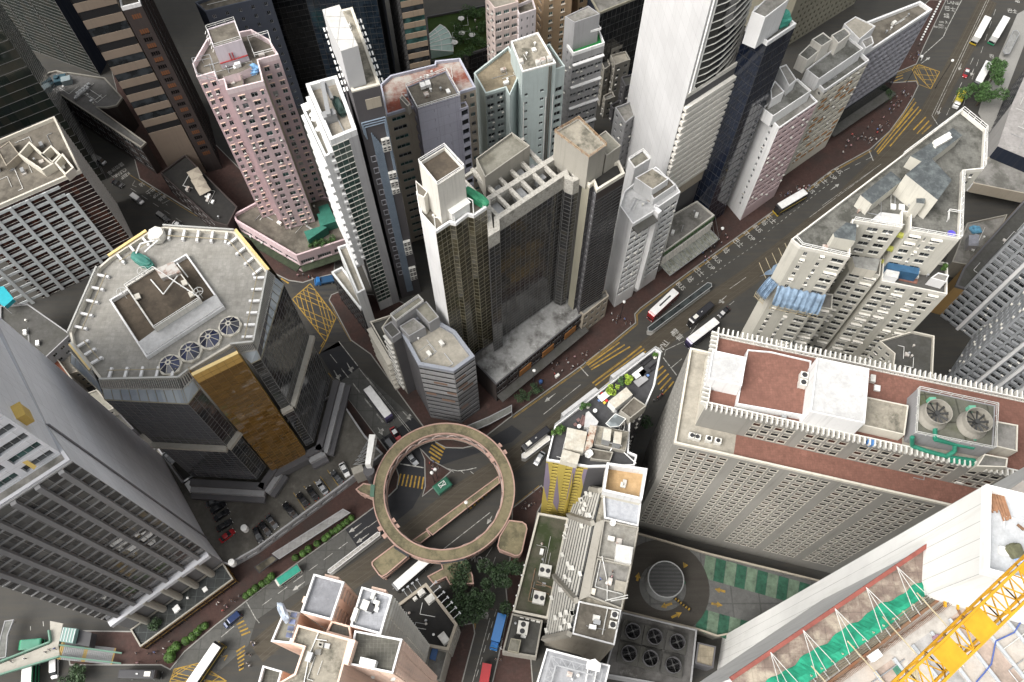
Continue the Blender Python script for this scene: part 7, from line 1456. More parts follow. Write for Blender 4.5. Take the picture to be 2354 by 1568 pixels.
# === ground, paving, markings
def asphalt(name,col,warm=(.10,.088,.068),amt=.7):
 m,nt,b=_mat(name);g=nt.nodes.new('ShaderNodeNewGeometry').outputs['Position']
 rot=_n(nt,'ShaderNodeMapping');rot.inputs['Rotation'].default_value=(0,0,R(-38));rot.inputs['Scale'].default_value=(.06,.9,1);nt.links.new(g,rot.inputs[0])
 c=_mix(nt,_ramp(nt,_noise(nt,rot.outputs[0],1.0,5,.6),[(.38,0),(.68,amt)]),col,warm)
 c=_mix(nt,_ramp(nt,_noise(nt,g,.13,6,.65),[(.45,0),(.7,.45)]),c,sc(col,.62));c=_mix(nt,_ramp(nt,_noise(nt,g,4,4,.7),[(.4,0),(.8,.35)]),c,sc(col,1.5))
 nt.links.new(c,b.inputs['Base Color']);b.inputs['Roughness'].default_value=.85;b.inputs['Specular IOR Level'].default_value=.25;return m
ASP=asphalt('road_asphalt',(.043,.0425,.040),(.060,.053,.042),.65);FRESH=asphalt('fresh_asphalt',(.022,.023,.026),(.03,.03,.03),.4);TRAM=asphalt('tram_bed',(.062,.054,.041),(.042,.034,.024),.8)
SLABS=rooftile('road_slabs',(.125,.125,.118),moss=(.08,.078,.07),amt=.6,tile=5.0,mort=.75,scale=.1)
BRICK=rooftile('red_paving',(.088,.052,.045),moss=(.042,.034,.031),amt=.75,tile=.55,mort=.8,scale=.12);KERB=concrete('kerb_stone',(.24,.235,.22),.4)
WHT=rooftile('road_white',(.52,.51,.48),moss=(.10,.10,.09),amt=.8,scale=.9);YEL=rooftile('road_yellow',(.46,.29,.055),moss=(.13,.095,.045),amt=.8,scale=.7)
def struct(o):o['kind']='structure';return o
mb=MB();mb.face([(-700,-150,0),(700,-150,0),(700,1400,0),(-700,1400,0)]);struct(mb.build('ground',ASP))
def flat(name,pts,mat,z):mb=MB();mb.face([(p.x,p.y,z)for p in ccw(pts)],0,[(p.x,p.y)for p in ccw(pts)]);return struct(mb.build(name,mat))
def raised(name,pts,mat,h=.13):
 mb=MB();q=ccw(pts);n=len(q);i_=inset(q,.3)
 for i in range(n):
  a,c=q[i],q[(i+1)%n];mb.face([(a.x,a.y,0),(c.x,c.y,0),(c.x,c.y,h),(a.x,a.y,h)],1);d,e=i_[(i+1)%n],i_[i];mb.face([(a.x,a.y,h),(c.x,c.y,h),(d.x,d.y,h),(e.x,e.y,h)],1)
 mb.face([(p.x,p.y,h)for p in i_],0);return struct(mb.build(name,[mat,KERB]))
g_=lambda*a:P(t(*a),0)
K1=[g_(3,0,1365,745),g_(3,0,1383,790),g_(3,0,1330,900),g_(3,0,1245,1040),g_(3,0,1120,1210),g_(3,0,940,1375),g_(3,1,590,0),g_(3,1,380,160),g_(3,1,0,412),g_(2,1,1620,940),g_(2,1,1180,1268),g_(2,1,1132,1320),g_(2,1,1140,1400),g_(2,2,935,0),g_(2,2,640,228),g_(2,2,0,690),g_(1,2,2000,962),g_(1,2,1900,985),g_(1,2,1740,980),g_(1,2,1650,930),g_(1,2,1590,862),g_(1,2,1530,780),g_(1,2,1290,450),g_(1,2,1050,120),g_(1,1,870,1560),g_(1,1,705,1250),g_(1,1,668,1190),g_(1,1,690,1140),g_(1,1,750,1115)]
raised('pavement',K1+[V2(-38,128),V2(-20,118),V2(20,127),V2(70,168),V2(118,215),g_(3,0,1140,760)],BRICK)
raised('pavement',[g_(0,1,1280,75),g_(0,1,1640,300),g_(0,1,2000,522),g_(1,1,130,930),g_(1,1,300,1012),g_(1,1,430,1032),g_(1,1,560,990),g_(1,1,720,950),g_(1,1,740,700),V2(-75,160),V2(-150,240)],BRICK)
raised('pavement',[g_(3,0,1640,0),g_(3,0,1440,420),g_(3,0,1366,592),g_(3,0,1200,662),g_(3,0,1120,690),V2(128,225),g_(3,0,1480,0)],BRICK)
raised('pavement',[g_(3,0,2290,130),g_(3,0,1990,820),g_(3,0,1930,1040),g_(3,0,2040,1230),g_(3,0,2351,420),g_(3,0,2420,60)],KERB)
raised('pavement',[g_(1,2,690,320),g_(1,2,1210,1000),g_(1,2,1290,1150),g_(1,2,1318,1240),g_(1,2,1300,1350),g_(1,2,1215,1432),g_(1,3,820,165),g_(1,3,380,480),g_(1,3,0,760),g_(0,3,1990,1045),g_(0,3,1700,1290),g_(0,3,1565,1460),g_(0,3,1480,1415),g_(0,3,640,1415),g_(0,3,580,1090),V2(-97,29.5),V2(-76,46),V2(-45,68),V2(-50,92)],BRICK)
raised('traffic_island',[g_(1,2,1500,975),g_(1,2,1545,1085),g_(1,2,1550,1330),g_(1,2,1525,1430),g_(1,2,1640,1340),g_(1,2,1800,1190),g_(1,2,1610,1085),g_(1,2,1530,1000)],BRICK)
raised('pavement',[g_(2,2,272,1318),g_(2,2,0,1530),g_(1,3,2330,420),g_(1,3,2290,700),g_(1,3,2310,930),g_(1,3,2230,1300),g_(1,3,2150,1640),g_(2,3,200,1640),g_(2,3,120,600),g_(2,3,240,5),g_(2,2,330,1400)],BRICK)
raised('pavement',[g_(1,3,1855,1045),g_(1,3,2000,1020),g_(1,3,2015,1120),g_(1,3,1880,1640),g_(1,3,1690,1640)],BRICK)
flat('road_patch',[g_(1,2,580,112),g_(1,2,762,0),g_(1,2,945,240),g_(1,2,775,365),g_(1,2,745,380)],FRESH,.004)
flat('road_patch',[g_(1,1,300,990),g_(1,1,760,1085),g_(1,1,680,1180),g_(1,1,880,1568),g_(1,2,580,112),g_(1,1,520,1500)],asphalt('patched_asphalt',(.032,.033,.034),(.07,.062,.05),.9),.004)
flat('road_patch',[g_(1,2,1140,905),g_(1,2,1440,700),g_(1,2,1530,785),g_(1,2,1660,935),g_(1,2,1990,985),g_(2,2,0,770),g_(2,2,95,835),g_(2,2,0,925),g_(1,2,1690,1140),g_(1,2,1545,1085),g_(1,2,1550,1330),g_(1,2,1440,1530),g_(1,3,1170,190),g_(1,3,935,335),g_(1,3,820,165),g_(1,2,1215,1432),g_(1,2,1318,1240),g_(1,2,1290,1150),g_(1,2,1210,1000)],FRESH,.004)
flat('road_slab_lane',[g_(1,3,820,166),g_(1,3,936,334),g_(1,3,520,640),g_(1,3,0,1000),g_(0,3,2280,1230),g_(0,3,1900,1568),g_(0,3,1565,1462),g_(0,3,1700,1292),g_(0,3,1990,1047),g_(1,3,0,762),g_(1,3,380,482)],SLABS,.0045)
flat('road_slab_lane',[g_(1,2,778,366),g_(1,2,945,242),g_(1,2,1440,700),g_(1,2,1140,905),g_(1,2,735,462),g_(1,2,690,322)],SLABS,.0045)
ta=[g_(1,3,0,1300),g_(1,3,560,820),g_(1,3,1160,420),g_(1,2,1900,1390),g_(2,2,0,1100),g_(2,2,640,570),g_(2,1,1500,1440),g_(2,1,2200,960),g_(3,1,640,330),g_(3,0,1120,1420),g_(3,0,1440,1120),g_(3,0,1830,400),g_(3,0,2030,0)]
def offset(path,d):
 out=[]
 for i,p in enumerate(path):
  e=(path[min(i+1,len(path)-1)]-path[max(i-1,0)]).normalized();out.append(p+Vector((-e.y,e.x))*d)
 return out
mb=MB();l_,r_=offset(ta,3.1),offset(ta,-3.1)
for i in range(len(ta)-1):mb.face([(*r_[i],.008),(*r_[i+1],.008),(*l_[i+1],.008),(*l_[i],.008)])
struct(mb.build('tram_track',TRAM))
mb=MB()
for d in(-2.4,-1.3,1.3,2.4):
 q=offset(ta,d)
 for a,c in zip(q[:-1],q[1:]):mb.bar((*a,.012),(*c,.012),.12,.02)
struct(mb.build('tram_rails',paint('rail_steel',(.07,.06,.05),.5,.4)))
def paintlines(name,mat,lines,z=.013):
 mb=MB()
 for pts,w in lines:
  for a,c in zip(pts[:-1],pts[1:]):
   e=(c-a);L=e.length
   if L<.02:continue
   n=Vector((-e.y,e.x))/L*w/2;mb.face([(*(a-n),z),(*(c-n),z),(*(c+n),z),(*(a+n),z)]);z+=.00002
 return struct(mb.build(name,mat))
def dash(a,c,n,w=.14,duty=.5):return[([lerp(a,c,i/n),lerp(a,c,(i+duty)/n)],w)for i in range(n)]
D=lambda c,r,*xy:[g_(c,r,xy[i],xy[i+1])for i in range(0,len(xy),2)]
wl_=[]
wl_+=dash(*D(1,2,680,118,1220,800),5,.16,.62)+dash(*D(1,2,790,260,1215,810),4,.14,.55)
wl_+=[(D(1,2,760,0,935,225),.22),(D(1,2,945,245,1410,835),.16),(D(1,2,1025,335,1425,825),.16)]
wl_+=dash(*D(1,3,1110,85,0,905),8,.16,.6)+[(D(1,3,1025,140,910,225),.16),(D(1,3,1660,395,2150,10),.2),(D(1,3,1255,715,1640,390),.12)]
wl_+=[(D(1,2,1325,1125,1540,1160),.32),(D(1,2,1690,1145,1760,1170,1850,1190,1940,1180,2025,1160),.22)]+[(D(1,2,1835-40*k,1150,1812-40*k,1180),.18)for k in range(0)]
wl_+=[(D(1,2,1700+90*k,1170+(k*8),1670+90*k+60,1200+k*6),.16)for k in range(1,4)]
wl_+=dash(*D(2,2,290,670,640,390),2,.16,.95)+dash(*D(2,2,1390,150,1520,320),2,.3,.9)+[(D(2,2,1465,240,1560,160),.2),(D(2,2,1400,130,1410,80,1580,0),.16),(D(2,2,620,228,700,318),.3),(D(2,2,60,930,400,640),.0)]
wl_+=dash(*D(2,1,2150,980,2000,1085),1,.14,1)+dash(*D(2,1,2040,1200,1900,1310),2,.14,.6)+[(D(2,1,1640,1500,1720,1390),.14)]
wl_+=dash(*D(2,1,1700,1050,2351,600),16,.14,.4)+dash(*D(3,1,0,560,690,20),18,.14,.45)
wl_+=[(D(3,1,380,430,960,0),.12),(D(3,1,500,320,1040,-60),.10)]+dash(*D(3,0,700,1568,1000,1420),3,.14,.5)
wl_+=[(D(3,0,930,1385,968,1480),.3),(D(3,0,1506,1062,2010,0),.14),(D(3,0,1530,1062,2030,0),.14),(D(3,0,1506,1062,1562,1150),.25),(D(3,0,1405,560,1430,500,1610,340,1640,270,1780,0),.26)]
wl_+=dash(*D(3,0,1640,1060,1910,480),5,.16,.55)+dash(*D(3,0,1790,980,2110,30),8,.14,.5)
wl_+=dash(*D(0,1,1000,30,1720,505),7,.12,.5)+[(D(0,1,1240,90,1215,135,1255,150),.1)]+dash(*D(0,1,1340,205,1560,330),6,.09,.4)+[(D(0,1,1565,265,1490,305),.12)]
wl_+=[(D(0,3,2030,1155,2150,1055),.18),(D(0,3,2265,835,2351,990),.22),(D(1,3,0,985,30,1025),.25),(D(1,3,2150,980,1990,1568),.14)]+dash(*D(1,3,2210,900,2010,1568),6,.14,.6)+[(D(1,3,1470,760,1500,900),.0)]
wl_+=[(D(1,3,2170,330,2110,420),.16),(D(1,3,2200,420,2170,505),.16),(D(0,3,280,1055,280,1095),.14),(D(0,3,395,1010,400,1055),.14)]
paintlines('road_markings',WHT,[x for x in wl_ if x[1]>0])
def arrow(p,q,w=.22,turn=0):
 e=(q-p).normalized();n=Vector((-e.y,e.x));mb=MB();z=.02;b_=q-e*1.5
 mb.face([(*(p-n*w*.3),z),(*(b_-n*w),z),(*(b_+n*w),z),(*(p+n*w*.3),z)]);mb.face([(*(b_-n*.62),z),(*q,z),(*(b_+n*.62),z)])
 if turn:mb.face([(*(b_-e*.3),z),(*(b_-e*.3+n*1.0*turn),z),(*(b_+e*.5+n*1.0*turn),z),(*(b_+e*.3),z)])
 return struct(mb.build('lane_arrow',WHT))
for c,r,x,y,x2,y2,tn in((1,3,968,110,852,195,0),(1,3,1038,205,922,292,0),(1,3,450,645,335,730,0),(1,2,835,195,885,290,1),(1,2,715,265,770,360,1),(1,2,1345,640,1425,725,1),(1,2,1120,790,1165,862,1),(2,2,400,478,300,556,0),(3,1,575,178,655,122,0),(2,1,1970,1150,1895,1220,1),(3,0,1778,585,1752,650,0),(3,0,1892,632,1862,700,0),(3,0,1590,985,1558,1055,0),(3,0,1405,585,1490,525,0),(1,3,2170,40,2120,120,0)):
 arrow(g_(c,r,x,y),g_(c,r,x2,y2),.2,tn)
yl_=[]
for k in range(7):yl_.append((D(1,2,1318+37*k,1215+5*k,1313+36*k,1325+6*k)if k else D(1,2,1328,1215,1306,1310),.42))
yl_=[(D(1,2,1330+35*k,1215+5*k,1303+36.5*k,1320+6*k),.42)for k in range(7)]
yl_+=[(D(1,2,*q),.5)for q in((1612,950,1720,1020),(1600,980,1710,1050),(1590,1010,1695,1080),(1603,1060,1685,1112),(1650,930,1735,990))]
yl_+=[(D(2,2,680+22*k-(6*k),200+20*k,940+48*k,-10+22*k-(k*2)),.42)for k in range(4)]+[(D(2,2,740,385,1190,45),.5),(D(2,2,765,405,1215,68),.4),(D(2,2,860,400,1230,90),.4)]
yl_+=[(D(2,2,1300+20*k,300+60*k-k*12,1390+24*k,225+36*k),.42)for k in range(5)]
yl_+=[(D(3,0,985,1365,1200,1110,1345,905),.18),(D(3,0,975,1380,1195,1130,1335,920),.16)]
for q in((1000,1400,1360,940),(1010,1415,1385,980),(1120,1345,1405,1008),(1335,1195,1450,1075),(1370,1230,1480,1110),(1415,1230,1500,1150),(1180,1180,1330,1000)):yl_.append((D(3,0,*q),.42))
yl_+=[(D(3,0,1125,790,1280,740,1360,742,1378,790),.12),(D(3,0,1130,730,1240,690),.3),(D(3,0,1130,760,1240,715),.3),(D(3,0,1190,672,1325,625,1370,592),.14),(D(3,0,1180,690,1320,640),.12)]
def ybox(cn,na,nb_,w=.2):
 a,b_,c,d=cn;o=[([a,b_,c,d,a],w+.06)]
 for i in range(1,na):s_=i/na;o.append(([lerp(a,b_,s_),lerp(a,d,s_)],w));o.append(([lerp(b_,c,s_),lerp(d,c,s_)],w))
 for i in range(1,nb_):s_=i/nb_;o.append(([lerp(a,b_,1-s_),lerp(c,b_,1-s_)],w));o.append(([lerp(a,d,1-s_),lerp(c,d,1-s_)],w))
 return o
yl_+=ybox(D(3,0,1325,640,1382,592,1578,660,1495,818),4,4)+[(D(3,0,1325,640,1385,775,1495,818),.22)]
yl_+=ybox(D(1,1,335,1180,498,1038,735,1350,640,1568),5,5,.24)+[(D(1,2,580,112,640,0),.25),(D(1,2,595,50,625,0),.25)]
yl_+=ybox(D(0,3,1560,1568,1600,1450,1820,1395,2080,1560),4,4)+[(D(0,3,2040,1340,2090,1320,2060,1370),.2)]
yl_+=[(D(0,3,2160+14*k,1010+32*k,2225+18*k,970+34*k),.4)for k in range(5)]+[(D(0,3,2170+5*k,1290+34*k,2250-2*k,1235+40*k),.4)for k in range(6)]
yl_+=[([p-Vector((0,.0))for p in offset(K1[5:16],.35)],.12),([p for p in offset(K1[5:16],.65)],.12)]
yl_+=[(D(1,1,230,990,300,1035),.45),(D(1,1,250,965,320,1012),.45),(D(1,3,0,745,380,462,820,145),.12),(D(1,2,665,290,755,405),.2),(D(1,3,2010,1030,1888,1568),.12),(D(1,3,2020,1032,1898,1568),.12),(D(0,1,1170,25,1720,365,2050,560),.12),(D(2,2,30,1500,250,1325),.14),(D(1,1,690,1190,760,1330,880,1568),.12),(D(1,1,672,1200,745,1345,870,1568),.12)]
paintlines('yellow_markings',YEL,yl_,.0142)
def road_text(s_,p,q,h,mat=WHT,flip=False):
 """p: middle of the word; q-p: the way the letters read"""
 cu=bpy.data.curves.new('lettering','FONT');cu.body=s_;cu.align_x='CENTER';cu.align_y='CENTER';cu.size=h*1.35;cu.offset=.02*h;cu.resolution_u=2
 to=bpy.data.objects.new('lettering',cu);COL.objects.link(to);me=bpy.data.meshes.new_from_object(to.evaluated_get(bpy.context.evaluated_depsgraph_get()));bpy.data.objects.remove(to)
 me.name='road_lettering';me.materials.clear();me.materials.append(mat);o=bpy.data.objects.new('road_lettering',me);COL.objects.link(o);o.location=(p.x,p.y,.022);d=q-p;o.rotation_euler=(0,0,math.atan2(d.y,d.x));o.scale=(.9,1.15,1);return struct(o)
rd=V2(.62,-.785)
for(c,r,x,y,s_)in((2,1,1548,1062,'BUS'),(2,1,1635,1000,'站'),(2,1,1715,930,'巴士'),(2,1,1806,866,'STOP'),(2,1,1880,815,'BUS'),(2,1,1965,735,'站'),(2,1,2075,665,'巴士'),(2,1,2175,600,'STOP'),(2,1,2255,535,'BUS'),(2,1,2315,480,'站'),(3,1,25,450,'巴士'),(3,1,385,178,'BUS'),(3,1,440,135,'站'),(3,1,500,85,'巴士'),(3,1,575,42,'STOP'),(3,1,640,-2,'BUS')):p=g_(c,r,x,y);road_text(s_,p,p+rd,1.5)
r2=V2(-.60,-.62)
for(x,y,s_)in((1300,125,'站'),(1380,185,'巴士'),(1445,215,'STOP'),(1490,250,'BUS'),(1150,45,'KEEP'),(1105,20,'CLEAR'),(1060,-20,'請勿停車')):p=g_(0,1,x,y);road_text(s_,p,p+r2,1.25)
r3=V2(.97,-.2)
for(x,y,s_,h)in((1715,-25,'BUS',1.5),(1700,28,'LANE',1.5),(1672,85,'巴士',1.7),(1640,148,'綫',1.7),(1615,205,'am 7-',1.2),(1592,233,'MID-',.8),(1588,255,'NIGHT 12',.9),(2245,105,'巴士',1.5),(2290,10,'站',1.5),(2055,520,'巴',1.4)):p=g_(3,0,x,y);road_text(s_,p,p+r3,h)
for(c,r,x,y,s_,dx,dy)in((1,3,2050,440,'SLOW',-.95,.28),(1,3,2105,935,'慢',-.97,.1),(2,2,1380,50,'TRAM',-.62,-.78),(2,1,1510,1510,'電車',.62,-.78)):p=g_(c,r,x,y);road_text(s_,p,p+V2(dx,dy),1.7)
# === car deck with ramp drum, green bays
b=Bld('parking_deck','raised concrete parking deck between the ribbed tower and the octagonal tower','parking deck');z1=4.5;zdk=z1-.9
dp=[P(t(0,3,2095,490),z1),P(t(1,3,0,345),z1),P(t(1,2,840,1285),z1),P(t(1,2,1168,1030),z1),P(t(1,2,1000,860),z1),P(t(1,2,735,465),z1),V2(-52,93),V2(-90,68),P(t(0,2,1440,955),z1),P(t(0,2,1265,1105),z1),V2(-92,58),V2(-80,47)]
dk_m=rooftile('deck_concrete',(.135,.128,.112),moss=(.055,.05,.043),amt=.8,scale=.13)
b.body(dp,0,z1,C_['grey'],{0:dict(k='grid',sx=5,fh=3,ww=.8,wh=.5,d=.4,zb=.5),1:dict(k='grid',sx=5,fh=3,ww=.8,wh=.5,d=.4,zb=.5)},roof=dk_m,par=.9,pw=.45,capm=C_['grey'],clut=False)
bay=[]
for q in((1590,1240,1700,1390),(1490,1300,1590,1430),(1400,1350,1490,1480),(345,1385,450,1520)):pass
mb,mi=b.new('bay_marking',YEL)
for(x,y,x2,y2)in((655,1180,760,1330),(530,1285,650,1430),(440,1330,570,1500),(345,1390,450,1550),(590,1240,700,1390)):
 a,c=P(t(1,2,x,y),zdk),P(t(1,2,x2,y2),zdk);n=Vector((-(c-a).y,(c-a).x)).normalized()*.07;mb.face([(*(a-n),zdk+.02),(*(c-n),zdk+.02),(*(c+n),zdk+.02),(*(a+n),zdk+.02)])
b.done()
b=Bld('car_yard','sunken grey car yard with painted green bays below the pierced concrete block','yard');z1=6
yp=PX([t(2,3,1150,190),t(2,3,1790,375),t(3,3,520,640),t(3,3,300,1000),t(2,3,1890,1150),t(2,3,1700,1085),t(2,3,1005,915)],z1)
b.body(yp,0,z1,C_['conc'],None,roof=rooftile('yard_concrete',(.165,.165,.16),moss=(.085,.085,.08),amt=.6,tile=7,mort=.7,scale=.1),par=.9,pw=.4,capm=C_['beige'],clut=False)
zy=z1-.88
def ypoly(name,pts,mat,dz=.01):mb,mi=b.new(name,mat);mb.face([(p.x,p.y,zy+dz)for p in ccw(PX(pts,zy))])
GA,GB=paint('bay_green_dark',(.022,.085,.052),.8,var=.6),paint('bay_green_light',(.115,.165,.115),.8,var=.5)
for k in range(12):
 x=1780+96*k;y=402+27*k;f_=lambda xx,yy:t(2,3,xx,yy)
 ypoly('green_bay',[f_(x,y),f_(x+92,y+26),f_(x+66,y+235),f_(x-28,y+207)],GB if k%2==0 else GA,.01+.0005*k)
for k in range(6):
 x=1710+98*k;y=885+27*k;ypoly('green_bay',[f_(x,y),f_(x+94,y+26),f_(x+74,y+240),f_(x-25,y+200)],GA if k%2==0 else GB,.01+.0005*k)
ypoly('green_bay',[f_(1570,570),f_(1670,535),f_(1702,625),f_(1560,675)],GA)
for q in((1150,640,1165,560),(1600,510,1570,465),(1470,845,1365,880),(1465,975,1560,930),(1960,738,1860,712),(1830,845,1935,865)):
 a,c=P(f_(q[0],q[1]),zy),P(f_(q[2],q[3]),zy);e=(c-a).normalized();n=Vector((-e.y,e.x));mb,mi=b.new('arrow_marking',YEL);m_=c-e*1.4;mb.face([(*(a-n*.3),zy+.03),(*(m_-n*.3),zy+.03),(*(m_+n*.3),zy+.03),(*(a+n*.3),zy+.03)]);mb.face([(*(m_-n*.75),zy+.03),(*c,zy+.03),(*(m_+n*.75),zy+.03)])
c=P(f_(1385,690),zy);mb,mi=b.new('ramp_ring',asphalt('ramp_dark',(.05,.046,.04),(.035,.03,.026),.8));
for k in range(36):
 a0,a1=2*math.pi*k/36,2*math.pi*(k+1)/36;mb.face([(c.x+6.0*math.cos(a0),c.y+6.0*math.sin(a0),zy+.015),(c.x+12.0*math.cos(a0),c.y+12.0*math.sin(a0),zy+.015),(c.x+12.0*math.cos(a1),c.y+12.0*math.sin(a1),zy+.015),(c.x+6.0*math.cos(a1),c.y+6.0*math.sin(a1),zy+.015)])
mb,mi=b.new('hazard_kerb',C_['conc']);a,c2=P(f_(1470,785),zy),P(f_(1640,915),zy);b.mb[('hazard_kerb',len(b.mb)-1)][1].extend([YEL,M['black']])
for k in range(14):mb.bar((*lerp(a,c2,k/14),zy+.4),(*lerp(a,c2,(k+1)/14),zy+.4),.5,.8,1+k%2)
b.done()
c=P(f_(1400,640),8);s=thing('ramp_drum','round grey drum with a slatted dark top in the middle of the car ramp','drum',(c.x,c.y,zy))
mb=MB();mb.lathe((0,0,0),[(4.6,0),(4.6,5.5),(4.3,5.5),(4.3,4.9)],40);mb.build('wall',concrete('drum_wall',(.26,.265,.265),.5),s,local=True)
mb=MB()
for k in range(26):y=-4.2+8.4*k/25;x=math.sqrt(max(.05,4.3**2-y*y));mb.bar((-x,y,5.2),(x,y,5.2),.13,.3)
mb.rod((0,0,4.8),(0,0,4.85),4.3,30);mb.build('slats',paint('drum_slat',(.016,.016,.015),.7),s,local=True)
b=Bld('fan_deck','dark stained plant deck carrying six round fans at the foot of the yard','plant deck');z1=8
b.body(PX([f_(1008,920),f_(1702,1085),f_(1645,1640),f_(840,1500)],z1),0,z1,C_['grey'],None,roof=rooftile('stained_deck',(.135,.13,.125),moss=(.045,.043,.04),amt=.9,scale=.12),par=.4,pw=.4,clut=False);b.done()
fp=None
for i,(x,y)in enumerate(((1110,1100),(1310,1150),(1518,1200),(1075,1305),(1272,1350),(1480,1412))):
 c=P(f_(x,y),9.5)
 if fp is None:
  fp=thing('deck_fan','','cooling tower',(c.x,c.y,7.65));mb=MB();mb.box((0,0,0),(5.2,4.8,.7),R(-14));mb.build('plinth',F_['dark'],fp,local=True)
  mb=MB();mb.lathe((0,0,.8),[(1.9,0),(1.9,1.8),(1.78,1.8),(1.74,.2)],24);mb.build('casing',C_['dgrey'],fp,local=True)
  mb=MB();mb.rod((0,0,1.4),(0,0,2.2),.3,8)
  for k in range(4):a0=k*math.pi/2+.3;mb.bar((0,0,2.2),(1.8*math.cos(a0),1.8*math.sin(a0),2.2),.12)
  mb.build('blades',paint('fan_dark',(.06,.06,.06),.6),fp,local=True);mb=MB();mb.rod((0,0,.95),(0,0,1.0),1.74,20);mb.build('well',M['black'],fp,local=True);o=fp
 else:o=dup(fp,None,(c.x,c.y,7.65))
 o['label']=['upper left fan of the six on the stained plant deck','upper middle fan of the six on the stained plant deck','upper right fan of the six on the stained plant deck','lower left fan of the six on the stained plant deck','lower middle fan of the six on the stained plant deck','lower right fan of the six on the stained plant deck'][i];o['group']='six fans on the plant deck'
b=Bld('tank_hut','low hut with a beige tiled tank roof beside the white panelled tower','hut');b.body(PX([f_(1708,1200),f_(1875,1240),f_(1850,1440),f_(1682,1395)],8),0,8,C_['dgrey'],None,roof=rooftile('beige_tank_tile',(.36,.31,.23),tile=2,amt=.3),par=.3);b.done()
# === circular footbridge
rc=V2(-18.35,64.15);RO,RI=19.0,15.75
PINK=concrete('bridge_pink',(.40,.265,.22),.5);MOSS=rooftile('bridge_roof_moss',(.27,.235,.145),moss=(.06,.06,.04),amt=.75,scale=.22)
s=thing('circular_footbridge','ring-shaped roofed footbridge with a mossy roof and pink rims over the junction','footbridge',(rc.x,rc.y,0))
pol=lambda r,a,z:(r*math.cos(a),r*math.sin(a),z)
def annulus(mb,r0,r1,z0,z1,n=96,m=0):
 for k in range(n):
  a,c=2*math.pi*k/n,2*math.pi*(k+1)/n
  mb.face([pol(r0,a,z1),pol(r1,a,z1),pol(r1,c,z1),pol(r0,c,z1)],m);mb.face([pol(r1,a,z0),pol(r1,c,z0),pol(r1,c,z1),pol(r1,a,z1)],m);mb.face([pol(r0,c,z0),pol(r0,a,z0),pol(r0,a,z1),pol(r0,c,z1)],m);mb.face([pol(r0,c,z0),pol(r1,c,z0),pol(r1,a,z0),pol(r0,a,z0)],m)
mb=MB();annulus(mb,RI+.3,RO-.3,7.7,8.0);mb.build('roof',MOSS,s,local=True)
for r0,r1 in((RO-.32,RO),(RI,RI+.32)):mb=MB();annulus(mb,r0,r1,7.4,8.25);mb.build('roof_rim',PINK,s,local=True)
mb=MB();annulus(mb,RI-.35,RO-.1,4.3,4.8);mb.build('deck',C_['conc'],s,local=True)
for r0,r1 in((RO-.35,RO-.1),(RI-.35,RI-.1)):
 mb=MB();annulus(mb,r0,r1,4.8,5.75);mb.build('parapet',PINK,s,local=True)
NA=24
for rr in(RI-.15,RO-.22):
 for k in range(NA):
  mb=MB();a0,a1=2*math.pi*k/NA,2*math.pi*(k+1)/NA;pts_=[pol(rr,a0+(a1-a0)*j/10,5.6+1.85*math.sin(math.pi*j/10))for j in range(11)]
  for p,q in zip(pts_[:-1],pts_[1:]):mb.bar(p,q,.3,.26)
  mb.build('arch',concrete('arch_grey_pink',(.42,.34,.31),.3),s,local=True)
for k in range(8):a=2*math.pi*(k+.35)/8;mb=MB();mb.lathe((*pol((RO+RI)/2,a,0)[:2],0),[(.5,0),(.5,4.3)],12);mb.build('column',PINK,s,local=True)
for a in(R(33),R(40),R(212),R(219)):
 for rr in(RI-.45,RO+.45):mb=MB();mb.box((*pol(rr,a,0)[:2],7.2),(1.2,.9,.7),a+R(90));mb.build('bracket',PINK,s,local=True)
zr_=ZM(1400,1640,2.24)
def landing(pts,z=7.6,zl=4.5,roofm=None):
 q=[p-rc for p in ccw(PX([zr_(*k)for k in pts],z+.3))]
 mb=MB();mb.prism(q,z-.2,z+.05,0);mb.build('landing_roof',roofm or MOSS,s,local=True);mb=MB();mb.ringwall(q,.3,z-.35,z+.35);mb.build('landing_rim',PINK,s,local=True)
 mb=MB();mb.prism(inset(q,.15),zl-.4,zl);mb.build('landing_deck',C_['conc'],s,local=True);mb=MB();mb.ringwall(inset(q,.1),.22,zl,zl+.95);mb.build('landing_parapet',PINK,s,local=True)
 for k in(0,len(q)//2):p=inset(q,1.0)[k];mb=MB();mb.lathe((p.x,p.y,0),[(.4,0),(.4,z-.2)],10);mb.build('column',PINK,s,local=True)
landing([(395,1205),(530,1305),(330,1475),(285,1500),(255,1480),(195,1395),(192,1365),(215,1340)])
landing([(1425,985),(1545,1000),(1580,1025),(1590,1065),(1545,1270),(1520,1305),(1480,1310),(1335,1255),(1318,1220),(1338,1130)])
landing([(812,1375),(1040,1335),(1100,1480),(1110,1560),(895,1568),(858,1502),(745,1556),(690,1490),(825,1420)])
landing([(205,670),(200,790),(80,740),(48,710),(120,655)],7.4)
mb=MB();q=[p-rc for p in ccw(PX([zr_(*k)for k in((185,668),(222,672),(215,782),(178,775))],8.3))];mb.prism(q,7.9,8.4);mb.build('joint_cover',paint('joint_green',(.07,.14,.10),.6),s,local=True)
for q_ in([(395,1215),(530,1300),(525,1325),(395,1238)],[(810,1360),(1040,1328),(1040,1348),(815,1382)]):mb=MB();mb.prism([p-rc for p in ccw(PX([zr_(*k)for k in q_],8.2))],8.0,8.1);mb.build('joint_cover',M['dark'],s,local=True)
st=thing('tram_stop_shelter','long mossy tram stop roof with pink edges under the circular footbridge','tram shelter',(*P(zr_(1000,860),3.4),0));o2=P(zr_(1000,860),3.4)
